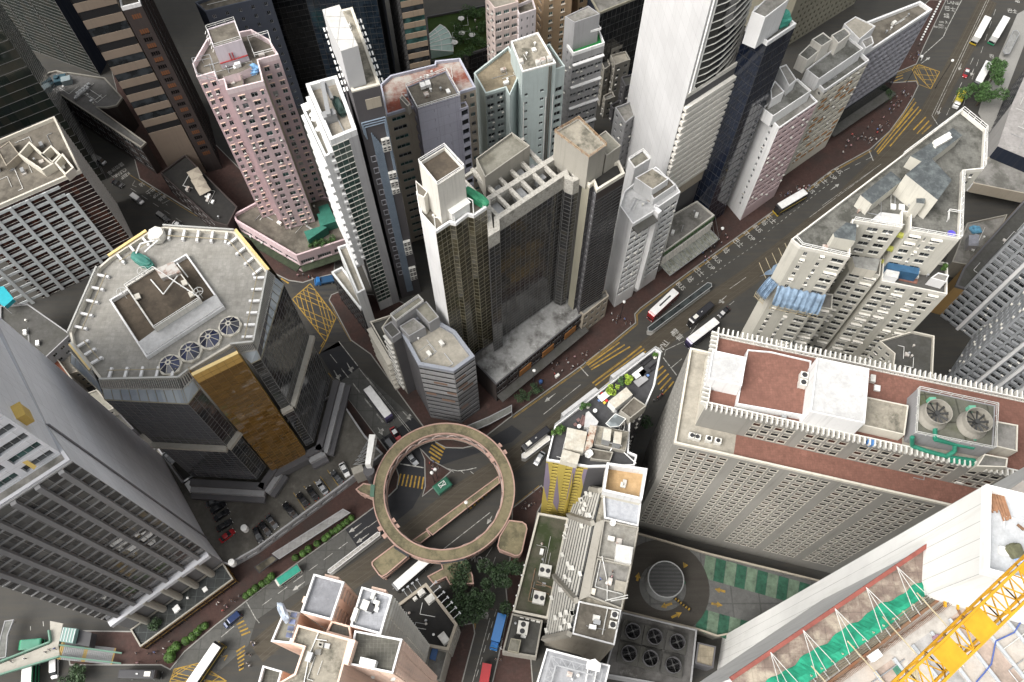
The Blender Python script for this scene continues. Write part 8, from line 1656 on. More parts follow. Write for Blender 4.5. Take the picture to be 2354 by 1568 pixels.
for q_,z_ in(([(680,1070),(1330,592),(1345,655),(740,1125)],3.6),([(555,1170),(690,1078),(725,1128),(630,1200)],3.3)):
 q=[p-o2 for p in ccw(PX([zr_(*k)for k in q_],z_))];mb=MB();mb.prism(inset(q,.2),z_-.2,z_);mb.build('roof',MOSS,st,local=True);mb=MB();mb.ringwall(q,.25,z_-.3,z_+.2);mb.build('roof_rim',PINK,st,local=True)
 for k in range(4):p=lerp((q[0]+q[3])/2,(q[1]+q[2])/2,(k+.5)/4);mb=MB();mb.lathe((p.x,p.y,0),[(.2,0),(.2,z_-.2)],8);mb.build('post',PINK,st,local=True)
mb=MB();q0,q1=P(zr_(1075,890),0)-o2,P(zr_(1340,655),0)-o2
for k in range(16):a,c=lerp(q0,q1,k/16),lerp(q0,q1,(k+1)/16);mb.bar((*a,.35),(*c,.35),.4,.7,k%2)
mb.build('hazard_wall',[YEL,M['dark']],st,local=True)
def strip_stop(name,label,cat,a,c,w,z,roofm,rim,posts=5):
 s=thing(name,label,cat,(*((a+c)/2),0));m_=(a+c)/2;e=(c-a).normalized();n=Vector((-e.y,e.x));q=[a-n*w/2-m_,c-n*w/2-m_,c+e*w*.4-m_,c+n*w/2-m_,a+n*w/2-m_,a-e*w*.4-m_]
 mb=MB();mb.prism(inset(q,.12),z-.15,z);mb.build('roof',roofm,s,local=True);mb=MB();mb.ringwall(q,.14,z-.2,z+.12);mb.build('roof_rim',rim,s,local=True)
 mb=MB();mb.prism(q,0,.18);mb.build('platform',KERB,s,local=True)
 for k in range(posts):p=lerp(a,c,(k+.5)/posts)-m_;mb=MB();mb.bar((*p,.18),(*p,z-.15),.12);mb.build('post',rim,s,local=True)
strip_stop('tram_shelter','long narrow dark-roofed tram shelter with a bright metal rim beside the red bus','tram shelter',g_(2,1,1255,1495),g_(2,1,1800,1085),1.9,2.6,glass('shelter_glass',(.025,.03,.03),.15),M['alu'],8)
strip_stop('tram_platform_roof','long pale tram platform roof beside the dark tram next to the mural block','tram shelter',g_(2,2,105,1085),g_(2,2,330,915),1.7,2.7,C_['warm'],C_['white'],4)
strip_stop('tram_platform_roof','pale platform canopy strip running along the lower tram tracks','tram shelter',g_(1,3,690,570),g_(1,3,1140,225),1.2,2.6,rooftile('speckled_coping2',(.50,.49,.46),moss=(.15,.15,.14),amt=.8,scale=1.5),C_['white'],8)
strip_stop('bus_shelter','grey ridged shelter roof along the far right pavement by the tree','bus shelter',g_(3,0,2150,535),g_(3,0,2245,350),2.4,2.8,rooftile('shelter_ridged',(.34,.34,.33),tile=1.2,amt=.4),M['steel'],5)
b=Bld('covered_walkway','covered walkway with pale roof panels between the parking deck and the planted kerb','walkway');z1=3.6
wk=PX([t(1,3,145,388),t(1,3,800,-25),t(1,3,868,12),t(1,3,212,440)],z1);b.house(wk,z1-.3,z1,C_['grey'],rooftile('walkway_panel',(.36,.355,.35),tile=1.6,amt=.3,mort=.7),.1,'roof')if b.mk((*wk[0],0))else 0
for k in range(8):p=lerp(wk[0],wk[1],(k+.5)/8);mb,mi=b.new('post',M['steel']);mb.bar((*p,0),(*p,z1-.3),.2)
wk2=PX([t(1,3,-20,510),t(1,3,150,400),t(1,3,200,440),t(1,3,30,570)],z1);b.house(wk2,z1-.3,z1-.1,M['dark'],glass('walk_glass',(.08,.07,.05),.2),.1,'roof');b.done()
b=Bld('ramp_canopy','grey ridged canopy roof sloping along the pavement right of the corner office','canopy');q=PX([t(1,2,2351,582),t(1,2,2351,650),t(1,2,2150,760),t(1,2,1985,830),t(1,2,1925,780),t(1,2,2140,690)],3.4);b.mk((*q[0],0));b.house(q,3.1,3.4,C_['grey'],rooftile('ridged_grey_green',(.21,.215,.20),tile=.6,amt=.4),.12,'roof')
for k in(1,3,4):mb,mi=b.new('post',M['steel']);mb.bar((*(q[k]),0),(*(q[k]),3.1),.16)
b.done()
c=P(t(1,2,1010,1200),6);s=thing('billboard','tall white roadside billboard on a steel lattice frame, left of the circular footbridge','billboard',(*c,0));o_=Vector((*c,0))
a,d=rel(t(1,2,1000,1130),13,o_)[:2],rel(t(1,2,1040,855),13,o_)[:2];a,d=V2(*a),V2(*d);e=(d-a).normalized();n=Vector((e.y,-e.x))
mb=MB();mb.hexa([(*a,9.6),(*d,9.6),(*(d+n*1.7),9.9),(*(a+n*1.5),9.9)],[(*a,13),(*d,13),(*(d+n*1.7),13.3),(*(a+n*1.5),13.3)]);mb.build('panel',M['white'],s,local=True)
mb=MB();mb.lathe((*(a-e*.6+n*.6),0),[(1.5,0),(1.5,9.6)],16);mb.build('column',C_['dgrey'],s,local=True)
mb=MB();w=-n
for k in range(6):
 p=lerp(a,d,.15+.14*k);q=p+w*4.2*(1-k*.12);mb.bar((*p,12.6),(*q,8.0),.14);mb.bar((*p,9.8),(*q,8.0),.12);mb.bar((*q,8.0),(*lerp(a,d,.15+.14*min(5,k+1)),12.6),.1)
mb.build('lattice',M['steel'],s,local=True)
for k in range(4):mb=MB();p=lerp(a,d,.15+.23*k)+n*1.6;mb.bar((*p,13.3),(*(p+n*1.2),13.6),.09);mb.box((*(p+n*1.3),13.5),(.5,.25,.2));mb.build('lamp',M['dark'],s,local=True)
mb=MB();mb.box((*(a+w*2.8),0),(3,2,8),.4);mb.build('equipment_cabin',C_['conc'],s,local=True)
zf=ZM(0,2380,2.4018);GG=concrete('footbridge_green',(.12,.21,.165),.4)
s=thing('green_footbridge','green-railed footbridge with a stepped ramp and a glazed lift head, bottom left','footbridge',(*P(zf(500,520),5),0));o2=P(zf(500,520),5)
def gb(pts,z0,z1_,name,mat):mb=MB();mb.prism([p-o2 for p in ccw(PX([zf(*k)for k in pts],z1_))],z0,z1_);return mb.build(name,mat,s,local=True)
gb([(-60,690),(485,470),(560,490),(575,590),(-60,790)],4.6,5.0,'deck',C_['conc']);gb([(485,470),(480,250),(605,275),(560,490)],4.6,4.98,'deck',C_['conc'])
for a,c in(((-60,665),(485,450)),((-60,785),(570,590)),((485,450),(470,340)),((570,480),(1095,540)),((570,590),(1085,640))):
 p,q=P(zf(*a),5.6)-o2,P(zf(*c),5.6)-o2;z0=5.0;ze=5.0 if c[0]<700 else .3;mb=MB();mb.bar((*p,z0+.5),(*q,ze+.5),.35,1.1);mb.build('railing',GG,s,local=True)
p,q=P(zf(565,535),5)-o2,P(zf(1095,590),.2)-o2;e=(q-p).normalized();n=Vector((-e.y,e.x));mb=MB()
for k in range(30):u=lerp(p,q,k/30);w=lerp(p,q,(k+1)/30);z=5-4.85*(k+1)/30;mb.hexa([(*(u-n*2),z-.4),(*(w-n*2),z-.4),(*(w+n*2),z-.4),(*(u+n*2),z-.4)],[(*(u-n*2),z),(*(w-n*2),z),(*(w+n*2),z),(*(u+n*2),z)],1 if k in(0,1,13,14,29)else 0)
mb.build('steps',[C_['grey'],paint('yellow_tread',(.36,.25,.09),.7)],s,local=True)
gb([(605,310),(735,325),(700,465),(568,445)],6.5,8.0,'lift_head',paint('lift_glass_green',(.13,.22,.20),.3));gb([(735,325),(880,365),(855,500),(700,465)],3,6.2,'lift_annex',M['dark'])
mb=MB();
for k in range(5):u,w=P(zf(612+28*k,316+3*k),8.1)-o2,P(zf(582+28*k,440+4*k),8.1)-o2;mb.bar((*u,8.05),(*w,8.05),.15)
mb.build('glazing_bar',M['alu'],s,local=True)
for a in((120,650),(330,570),(520,530)):p=P(zf(*a),0)-o2;mb=MB();mb.lathe((*p,0),[(.5,0),(.5,4.6)],10);mb.build('column',GG,s,local=True)
b=Bld('ridged_canopy','ridged grey canopy over a path at the lower left edge','canopy');q=PX([zf(45,250),zf(135,235),zf(75,390),zf(60,600),zf(-40,620),zf(5,400)],4);b.mk((*q[0],0));b.house(q,3.7,4,C_['grey'],rooftile('ridged_grey_green',(1,1,1)),.15,'roof')
for k in(0,3):mb,mi=b.new('post',M['steel']);mb.bar((*q[k],0),(*q[k],3.7),.2)
b.done()
for q,z_,rf,w_,lb in(([t(0,2,660,520),t(0,2,890,440),t(0,2,1045,615),t(0,2,700,760),t(0,2,560,600)],9,F_['olive'],'conc','weedy low roof between the ribbed tower and the octagonal tower'),([t(0,2,340,80),t(0,2,470,80),t(0,2,690,380),t(0,2,600,420)],12,rooftile('roof_rust_strip',(.17,.06,.035),amt=.4),'conc','narrow rust-red roof strip in the gap left of the octagonal tower'),([t(0,2,480,70),t(0,2,640,0),t(0,2,780,250),t(0,2,640,300)],10,F_['pale'],'beige','small pale flat roof tucked against the octagonal tower'),([t(0,1,0,1240),t(0,1,250,1220),t(0,1,650,1500),t(0,2,300,260),t(0,2,0,120)],16,F_['dark'],'grey','grey block with a dark roof below the white-gridded building'),([t(0,2,760,760),t(0,2,1050,610),t(0,2,1230,800),t(0,2,960,930)],5,F_['dark'],'dgrey','low dark market roof with blue fascia beside the bus lane')):
 b=Bld('low_roof',lb,'building');b.body(PX(q,z_),0,z_,C_[w_],default=dict(k='grid',sx=3,fh=3,ww=.5,wh=.4,d=.2),roof=rf,par=.6,pw=.3);b.done()
b=Bld('turquoise_canopy','bright turquoise glazed canopy at the left edge below the white-gridded building','canopy');q=PX([t(0,1,-60,1080),t(0,1,30,1060),t(0,1,125,1175),t(0,1,40,1250),t(0,1,-60,1180)],20);b.mk((*q[0],0));b.house(q,18.5,20,paint('turquoise',(.02,.30,.36),.3),paint('turquoise',(.02,.3,.36)),0,'glazing')
for k in(1,2,3):mb,mi=b.new('frame',M['alu']);mb.bar((*q[k],16),(*q[k],20.1),.2)
b.done()
b=Bld('garden_podium','podium with a roof garden lawn and paths at the top edge','building');z1=20
b.body(PX([t(1,0,1600,560),t(1,0,1560,150),t(1,0,2130,40),t(1,0,2130,440),t(1,0,1820,540)],z1),0,z1,C_['navy'],{0:dict(k='curtain',mat=G_['black'],mull=W_['mull_dark'],pw=2,ph=2,bar=.06),4:dict(k='curtain',mat=G_['black'],mull=W_['mull_dark'],pw=2,ph=2,bar=.06),3:dict(k='curtain',mat=G_['black'],mull=W_['mull_dark'],pw=2,ph=2,bar=.06)},roof=rooftile('lawn_green',(.05,.085,.02),moss=(.02,.04,.01),amt=.7,scale=.2),par=.8,pw=.4,capm=C_['dgrey']);b.done()
c=P(t(1,0,1600,465),z1+2);s=thing('glass_dome','pale green quarter-round glass dome roof at the edge of the roof garden','dome',(*c,z1-.8));o_=Vector((*c,z1-.8));rim=[V2(*rel(t(1,0,x,y),z1+1,o_)[:2])for x,y in((1810,462),(1808,390),(1795,330),(1770,280),(1735,240),(1690,215))];ap=V2(*rel(t(1,0,1600,440),z1+4,o_)[:2]);ap2=V2(*rel(t(1,0,1588,300),z1+4,o_)[:2])
mb=MB()
for i in range(5):f0,f1=lerp(ap,ap2,i/5),lerp(ap,ap2,(i+1)/5);mb.face([(*rim[i],1.2),(*rim[i+1],1.2),(*f1,4),(*f0,4)])
mb.face([(*rim[0],0),(*rim[0],1.2),(*ap,4),(*ap,0)][::-1]);mb.build('glazing',paint('dome_glass',(.34,.46,.42),.25),s,local=True)
mb=MB()
for i in range(6):mb.bar((*lerp(ap,ap2,i/5),4.05),(*rim[i],1.25),.2)
for i in range(5):mb.bar((*rim[i],1.2),(*rim[i+1],1.2),.25);mb.bar((*lerp(lerp(ap,ap2,i/5),rim[i],.5),2.7),(*lerp(lerp(ap,ap2,(i+1)/5),rim[i+1],.5),2.7),.15)
mb.build('rib',M['white'],s,local=True)
# === vehicles
VG=glass('vehicle_glass',(.012,.014,.016),.08,.7);LT=paint('headlight',(.75,.75,.72),.2);TL=paint('tail_light',(.4,.02,.02),.3)
def loft(mb,secs,m=0,k=.84,zm=.55):
 n=6;i0=len(mb.v);V=[]
 for x,hw,z0,z1_ in secs:zz_=z0+(z1_-z0)*zm;V+=[(x,-hw,z0),(x,-hw,zz_),(x,-hw*k,z1_),(x,hw*k,z1_),(x,hw,zz_),(x,hw,z0)]
 F=[(a*n+j,(a+1)*n+j,(a+1)*n+(j+1)%n,a*n+(j+1)%n)for a in range(len(secs)-1)for j in range(n)]
 mb.add(V,[tuple(reversed(f))for f in F]+[tuple(range(n)),tuple(reversed(range((len(secs)-1)*n,len(secs)*n)))],m)
def wheels(s,xs,y,r=.33,w=.24):
 for x in xs:
  for sg in(-1,1):
   mb=MB();mb.rod((0,-w/2,0),(0,w/2,0),r,12);o=mb.build('wheel',M['rubber'],s,local=True);o.location=(x,sg*y,r);mb=MB();mb.rod((0,sg*w/2,0),(0,sg*(w/2+.02),0),r*.6,8);mb.build('rim',M['alu'],o,local=True)
def lights(s,x,y,z,xb):
 for sg in(-1,1):
  mb=MB();mb.box((x,sg*y,z),(.08,.34,.16));mb.build('headlight',LT,s,local=True);mb=MB();mb.box((xb,sg*y,z),(.08,.26,.2));mb.build('tail_light',TL,s,local=True)
def place(s,c,r,x,y,x2,y2,h=1.4,zb=0):
 a,q=P(t(c,r,x,y),zb+h),P(t(c,r,x2,y2),zb+h);m_=(a+q)/2;s.location=(m_.x,m_.y,zb+.025);d=q-a;s.rotation_euler=(0,0,math.atan2(d.y,d.x));return s
CP={}
def carpaint(nm,col):return paint('carpaint_'+nm,col,.28,.15,.05,.6)
def car(label,colname,col,where,kind='car',top=None,group=None):
 s=thing({'car':'parked_car','taxi':'taxi','van':'van'}[kind],label,kind,(0,0,0),0,group);cp=carpaint(colname,col)
 mb=MB()
 if kind=='van':
  loft(mb,[(-2.45,.80,.35,1.0),(-2.4,.88,.28,1.15),(1.3,.9,.25,1.15),(2.2,.86,.28,1.0),(2.45,.72,.38,.8)]);mb.build('body',cp,s,local=True)
  mb=MB();loft(mb,[(-2.4,.84,1.14,1.7),(-2.2,.86,1.14,1.9),(.9,.86,1.14,1.9),(1.75,.8,1.1,1.2)],zm=.2);mb.build('windows',VG,s,local=True);mb=MB();loft(mb,[(-2.3,.80,1.82,1.93),(-2.1,.82,1.82,2.0),(.7,.82,1.82,2.0),(.95,.78,1.82,1.92)]);mb.build('roof',carpaint(*top)if top else cp,s,local=True)
 else:
  loft(mb,[(-2.25,.66,.4,.72),(-2.1,.80,.28,.86),(-1.2,.88,.22,.93),(.9,.88,.22,.92),(1.8,.82,.25,.80),(2.2,.68,.36,.62)]);mb.build('body',cp,s,local=True)
  mb=MB();loft(mb,[(-1.75,.72,.9,.98),(-1.0,.74,.9,1.38),(.15,.74,.9,1.42),(1.1,.74,.88,.94)],zm=.25,k=.8);mb.build('windows',VG,s,local=True)
  mb=MB();loft(mb,[(-1.1,.60,1.36,1.40),(-.9,.62,1.36,1.45),(.0,.62,1.38,1.47),(.2,.58,1.38,1.43)]);mb.build('roof',carpaint(*top)if top else cp,s,local=True)
 wheels(s,(-1.4,1.4),.80);lights(s,2.2 if kind!='van' else 2.42,.55,.55,-2.22 if kind!='van' else-2.45)
 return place(s,*where)
BLK=('black',(.012,.012,.014));WHI=('white',(.62,.62,.61));SIL=('silver',(.30,.31,.32));GRY=('grey',(.06,.063,.068));NVY=('navy',(.015,.03,.09));RED=('red',(.30,.012,.015))
dz=dict(h=1.2,zb=zdk)
CARS=[('white saloon with a dark sunroof parked by the billboard on the deck',WHI,(1,2,775,1105,845,1240)),('dark grey saloon parked beside the white sunroof saloon',GRY,(1,2,790,1300,690,1185)),('silver saloon parked in the row by the striped wall',SIL,(1,2,645,1395,560,1275)),('black saloon with a folded soft top in the row by the striped wall',BLK,(1,2,565,1460,465,1320)),('black saloon, third from the billboard end of the striped-wall row',BLK,(1,2,475,1510,375,1385)),('black saloon alone beside the white round bollard on the deck',BLK,(1,2,340,1590,255,1485)),('blue hatchback parked at the top end of the deck',NVY,(0,2,1370,1075,1450,1205)),('dark car with pale roof reflections beside the deck ramp wall',GRY,(0,2,1485,1000,1600,1125)),('dark car half hidden by the ribbed tower flank',GRY,(0,2,1280,1135,1345,1200)),('bright red saloon parked on the deck near the ribbed tower',RED,(0,3,2015,270,2145,165)),('black saloon parked next to the bright red saloon',BLK,(0,3,1980,170,2130,75)),('black saloon in the packed corner, second from the red saloon',BLK,(0,3,1960,75,2100,-20)),('black saloon in the packed corner, third from the red saloon',BLK,(0,3,1935,0,2060,-85)),('dark grey car by the low wall of the packed deck corner',GRY,(0,2,1890,1500,2030,1440)),('black saloon at the lower end of the deck, nearest the ribbed tower',BLK,(1,3,-15,150,40,270)),('black saloon at the lower end of the deck, between two parked cars',BLK,(1,3,35,95,125,215)),('dark grey saloon at the lower end of the deck beside a yellow line',GRY,(1,3,90,20,195,160)),('black saloon parked against the walkway roof edge of the deck',BLK,(1,3,290,-50,370,55))]
for lb,cl,w in CARS:car(lb,cl[0],cl[1],w+(1.2,zdk))
car('white people carrier with two roof windows on the deck','white',WHI[1],(0,2,1775,1380,1695,1255,1.8,zdk),'van')
for lb,cl,w,kd,tp in(('black estate car driving beside the dark tram',BLK,(2,1,2005,1245,1895,1340),'car',None),('silver-grey car waiting at the line under the circular footbridge',SIL,(1,2,1405,1040,1460,1105),'car',None),('dark van emerging from under the rim of the circular footbridge',GRY,(1,2,1215,920,1265,985),'van',None),('silver van with a dark roof in the narrow street on the left',SIL,(0,0,850,1420,955,1485),'van',BLK),('white car highest up the narrow street on the left',WHI,(0,0,770,1345,830,1400),'car',None),('black saloon by the KEEP CLEAR lettering',BLK,(0,1,1005,75,1140,145),'car',None),('white van behind the black saloon in the narrow street',WHI,(0,1,1190,205,1305,285),'van',None),('black people carrier nearest the octagonal tower in the narrow street',BLK,(0,1,1420,365,1550,455),'van',None),('white car half hidden by the slatted parapet of the octagonal tower',WHI,(0,1,1585,465,1680,520),'car',None),('dark blue van beside the small yellow crossing',NVY,(0,3,2195,930,2050,1050),'van',None),('white van under the green footbridge, bottom left',WHI,(0,3,480,1380,480,1500),'van',None),('pale car half hidden beside the mural wall',SIL,(2,2,270,1040,235,1095),'car',None)):
 car(lb,cl[0],cl[1],w+((1.9,)if kd=='van' else(1.3,)),kd,tp)
car('red taxi with a white roof driving on the wide road at the upper right','red',RED[1],(3,0,1850,610,1810,705),'taxi',WHI);car('red taxi with a white roof waiting behind the footbridge','red',RED[1],(1,2,1250,795,1310,885),'taxi',WHI)
def bus(label,where,body,roof,L=11.6,H=4.3,W=2.5,name='double_decker_bus',cat='bus',strip_=None,trim=None):
 s=thing(name,label,cat);bm_=carpaint(*body);hw=W/2;x0,x1=-L/2,L/2
 mb=MB();loft(mb,[(x0,hw*.94,.35,H-.12),(x0+.15,hw,.3,H-.06),(x1-.5,hw,.3,H-.06),(x1-.05,hw*.92,.35,H-.35)],zm=.96,k=.97);mb.build('body',bm_,s,local=True)
 mb=MB();loft(mb,[(x0+.1,hw*.9,H-.1,H-.02),(x0+.3,hw*.95,H-.1,H+.05),(x1-.9,hw*.95,H-.1,H+.05),(x1-.6,hw*.9,H-.1,H)]);mb.build('roof',paint('bus_roof_'+roof[0],roof[1],.45,var=.18),s,local=True)
 for z0,z1_ in(((1.1,1.9),(2.65,3.6))if H>3.6 else((1.15,2.1),)):
  for sg in(-1,1):mb=MB();mb.box((-.2,sg*(hw+.004),z0),(L-1.2,.02,z1_-z0));mb.build('window_band',VG,s,local=True)
  mb=MB();mb.box((x0-.01,0,z0),(.03,W*.8,z1_-z0));mb.build('rear_window',VG,s,local=True)
 mb=MB();mb.hexa([(x1-.06,-hw*.86,1.0),(x1+.03,-hw*.86,1.0),(x1+.03,hw*.86,1.0),(x1-.06,hw*.86,1.0)],[(x1-.5,-hw*.86,H-.15),(x1-.3,-hw*.86,H-.3),(x1-.3,hw*.86,H-.3),(x1-.5,hw*.86,H-.15)]);mb.build('windscreen',VG,s,local=True)
 if strip_:
  for sg in(-1,1):mb=MB();mb.box((0,sg*(hw+.012),2.0),(L-.3,.02,.55));mb.build('side_stripe',carpaint(*strip_),s,local=True)
  mb=MB();mb.box((x1-.3,0,.4),(.75,W*1.0,.55));mb.build('bumper',carpaint(*strip_),s,local=True)
 if trim:mb=MB();mb.box((trim[0],trim[1],H+.05),(trim[2],trim[3],.05));mb.build('roof_hatch',M['dark'],s,local=True)
 wheels(s,(-L*.28,L*.3),hw-.12,.48,.3);lights(s,x1-.02,hw*.7,.7,x0);return place(s,*where)
YL_=('yellow',(.45,.32,.03));GRN=('green',(.03,.22,.11));PUR=('violet',(.04,.03,.09));WR=('white',(.66,.66,.65))
bus('white-roofed double-decker heading for the circular footbridge from the left street',(1,2,1012,415,1228,702,4.3),PUR,WR);bus('red double-decker bus with a white roof and dark centre strip at the kerb',(2,1,1515,1095,1272,1322,4.3),RED,WR,trim=(-.6,0,5.0,.45))
bus('yellow and black double-decker with a white roof at the bus stop by the pink-fronted slab',(3,1,362,178,82,342,4.3),BLK,WR,strip_=YL_);bus('white-roofed double-decker behind the black tram, partly hidden by the mural block',(2,1,1875,1378,1635,1560,4.3),PUR,WR)
bus('double-decker with yellow front, left of the pair at the upper right',(3,0,2032,140,1920,345,4.3),WHI,WR,strip_=YL_);bus('double-decker with green roof edges, right of the pair at the upper right',(3,0,2205,140,2085,345,4.3),WHI,WR,strip_=GRN)
bus('white-roofed double-decker half under the tree at the upper right',(3,0,2042,555,1925,770,4.3),GRY,WR);bus('white-roofed double-decker emerging from under the lower landing of the footbridge',(1,3,1545,460,1310,665,4.3),GRY,WR)
bus('long white-roofed double-decker with yellow front at the bottom edge',(0,3,1730,1610,2010,1200,4.3),BLK,WR,strip_=YL_);bus('white and yellow double-decker half hidden by the ribbed tower flank',(0,2,1120,1000,1250,1115,4.3),BLK,WR,strip_=YL_)
bus('green double-decker just above the green footbridge',(0,3,320,1215,215,1225,4.3),GRN,('deepgreen',(.03,.16,.1)),L=5.5);bus('green and white double-decker passing under the green footbridge',(0,3,235,1640,245,1440,4.3),GRN,WR)
bus('green-roofed minibus in the planted lane below the parking deck',(1,3,380,525,200,650,2.6),('cream',(.45,.44,.4)),('mint',(.02,.24,.17)),7.0,2.6,2.1,'minibus','minibus')
def tram(label,where,trim=1):s=bus(label,where,BLK,('black',(.018,.018,.022)),9.4,4.5,2.0,'tram','tram');mb=MB();mb.box((2.6,0,4.5),(1.5,1.1,.35));mb.build('roof_box',M['ac'],s,local=True);mb=MB();mb.box((0,0,4.5),(.5,.3,.3));mb.build('trolley_base',M['alu'],s,local=True);return s
tram('black tram running between the shelter and the estate car',(2,1,1845,1210,1640,1385,4.5));tram('dark tram passing the upper left corner of the mural block',(2,2,330,800,110,975,4.5));tram('black tram on the bend at the bottom left',(0,3,1080,1490,1440,1495,4.5))
def lorry(label,where,cab,box,L=8.0,name='lorry',hb=3.4):
 s=thing(name,label,'lorry');mb=MB();loft(mb,[(L/2-1.9,1.05,.4,2.3),(L/2-1.0,1.08,.4,2.5),(L/2-.2,1.0,.4,1.6),(L/2,.9,.45,1.2)],zm=.7);mb.build('cab',carpaint(*cab),s,local=True)
 mb=MB();mb.box((L/2-.62,0,1.5),(.5,1.8,.55));mb.build('windscreen',VG,s,local=True);mb=MB();mb.box((-.95,0,.9),(L-2.1,2.3,hb-.9));mb.box((-.95,0,.5),(L-2.1,1.2,.4));mb.build('cargo_box',carpaint(*box),s,local=True);wheels(s,(-L*.3,L*.34),.95,.45);lights(s,L/2,.7,.7,-L/2);return place(s,*where)
BLU=('blue',(.03,.16,.42));lorry('bright blue lorry on the tree-lined street at the bottom',(1,3,2255,965,2185,1240,3.2),BLU,BLU,9);lorry('yellow lorry with a white cab on the wide road at the upper right',(3,0,1800,815,1740,960,2.8),WHI,('canary',(.55,.46,.03)),7.5,hb=2.8);lorry('blue open lorry parked below the pink podium',(1,1,700,985,560,1010,1.8),BLU,('dullblue',(.02,.07,.15)),6.5,hb=1.7);lorry('red lorry at the bottom edge of the tree-lined street',(1,3,2115,1450,2080,1650,3.2),RED,RED,8)
s=thing('motorcycle','motorcycle with a rider in red beside the waiting taxi','motorcycle');mb=MB();loft(mb,[(-.9,.12,.5,.8),(-.3,.2,.4,.9),(.5,.2,.45,1.0),(.8,.1,.6,.9)]);mb.build('body',M['dark'],s,local=True)
for x in(-.7,.7):mb=MB();mb.rod((x,-.07,.32),(x,.07,.32),.32,10);mb.build('wheel',M['rubber'],s,local=True)
place(s,1,2,1158,862,1190,910,1)
s=thing('ticket_kiosk','green kiosk with a white-framed roof sign on the island under the circular footbridge','kiosk',(*P(t(1,2,1712,1325),2.5),.1),R(38));mb=MB();mb.box((0,0,0),(4.2,2.6,2.4));mb.build('wall',GG,s,local=True);mb=MB();loft(mb,[(-2.4,1.5,2.4,2.5),(-2.0,1.5,2.4,2.75),(2.0,1.5,2.4,2.75),(2.4,1.5,2.4,2.5)]);mb.build('roof',paint('kiosk_green',(.015,.10,.06),.5),s,local=True)
mb=MB()
for a,q in(((-.9,-.5,2.8),(-.9,-.5,4)),((.9,-.5,2.8),(.9,-.5,4)),((-.9,.5,2.8),(-.9,.5,4)),((.9,.5,2.8),(.9,.5,4)),((-.9,-.5,4),(.9,-.5,4)),((-.9,.5,4),(.9,.5,4)),((-.9,-.5,4),(-.9,.5,4)),((.9,-.5,4),(.9,.5,4)),((-.9,-.5,2.9),(.9,.5,2.9)),((-.9,.5,2.9),(.9,-.5,2.9))):mb.bar(a,q,.1)
mb.build('sign_frame',M['white'],s,local=True)
# === greenery
def leafmat(nm,col):
 m,nt,b=_mat(nm);g=nt.nodes.new('ShaderNodeNewGeometry').outputs['Position'];c=_mix(nt,_ramp(nt,_noise(nt,g,.9,5,.75),[(.38,0),(.62,1)]),sc(col,.5),sc(col,2.1));nt.links.new(c,b.inputs['Base Color']);b.inputs['Roughness'].default_value=.7;return m
LF=[leafmat('leaf_deep',(.022,.042,.016)),leafmat('leaf_mid',(.035,.075,.02)),leafmat('leaf_bright',(.04,.085,.014)),leafmat('leaf_lime',(.19,.27,.03))]
def crown(r,n,leaf,seed,flat_=.7):
 rr=random.Random(seed);mb=MB();cl=[(Vector((rr.gauss(0,.42),rr.gauss(0,.42),rr.gauss(0,.3)*flat_))*r,r*rr.uniform(.32,.55))for _ in range(9 if r>1.4 else 4)]
 for _ in range(n):
  c,cr=rr.choice(cl);v=Vector((rr.gauss(0,1),rr.gauss(0,1),rr.gauss(0,1))).normalized()*cr*rr.uniform(.55,1.05);v.z*=flat_;p=c+v
  u=Vector((rr.gauss(0,1),rr.gauss(0,1),rr.gauss(0,.6))).normalized();w=u.cross(Vector((rr.gauss(0,1),rr.gauss(0,1),rr.gauss(0,1)))).normalized();k=leaf*rr.uniform(.6,1.3);mb.face([p-u*k,p+w*k*.6,p+u*k,p-w*k*.6])
 return mb
def tree(label,p,r,h,mat,n,seed,zb=0,group=None,name='tree',cat='tree'):
 c=P(p,zb+h);s=thing(name,label,cat,(c.x,c.y,zb),0,group);rr=random.Random(seed);mb=MB();mb.rod((0,0,0),(.1*r,.05*r,h*.75),.09*r*.6+.05,8,0,.05*r+.03)
 for k in range(5):a=k*1.3+rr.random();mb.rod((.05*r,0,h*.5),(math.cos(a)*r*.55,math.sin(a)*r*.55,h*(.8+.2*rr.random())),.035*r,5,0,.015*r)
 mb.build('trunk',paint('bark',(.07,.055,.04),.9),s,local=True);m2=crown(r,n,min(.34,.12+.05*r),seed);o=m2.build('crown',mat,s,local=True);o.location=(0,0,h);return s
tree('large roadside tree over the white-roofed bus, nearer the top',t(3,0,2110,650),4.2,7,LF[1],2600,1);tree('large roadside tree by the dark glass wall, lower of the pair',t(3,0,2005,840),4.8,7,LF[1],3000,2);tree('small dark tree on the corner by the yellow box',t(3,0,1110,870),2.4,4,LF[0],900,3)
tree('small pavement tree nearest the blue bin',t(2,2,212,418),1.9,4,LF[0],800,4);tree('small pavement tree left of the lamp, by the tram street',t(2,2,105,512),2.0,4,LF[0],800,5);tree('thin tree in the alley beside the mural block',t(2,2,1215,735),2.0,5,LF[0],700,6)
for i,(x,y,r_,lb)in enumerate(((1930,640,4.6,'big dark tree close to the lower landing of the footbridge'),(2100,860,5.0,'big dark tree spreading over the street by the blue lorry'),(2260,560,4.2,'dark tree at the foot of the rounded footbridge landing'),(1900,880,4.0,'dark tree beside the lamp brackets of the black felt roof'))):tree(lb,t(1,3,x,y),r_,8,LF[0],2400,10+i)
tree('dark shrub clump in the planting bed by the tram bend',t(0,3,690,1490),3.2,2.6,LF[0],1500,20);tree('green shrubs inside the glazed arcade corner of the ribbed tower',t(0,3,1420,1060),2.2,5.6,LF[0],800,21)
b0=None
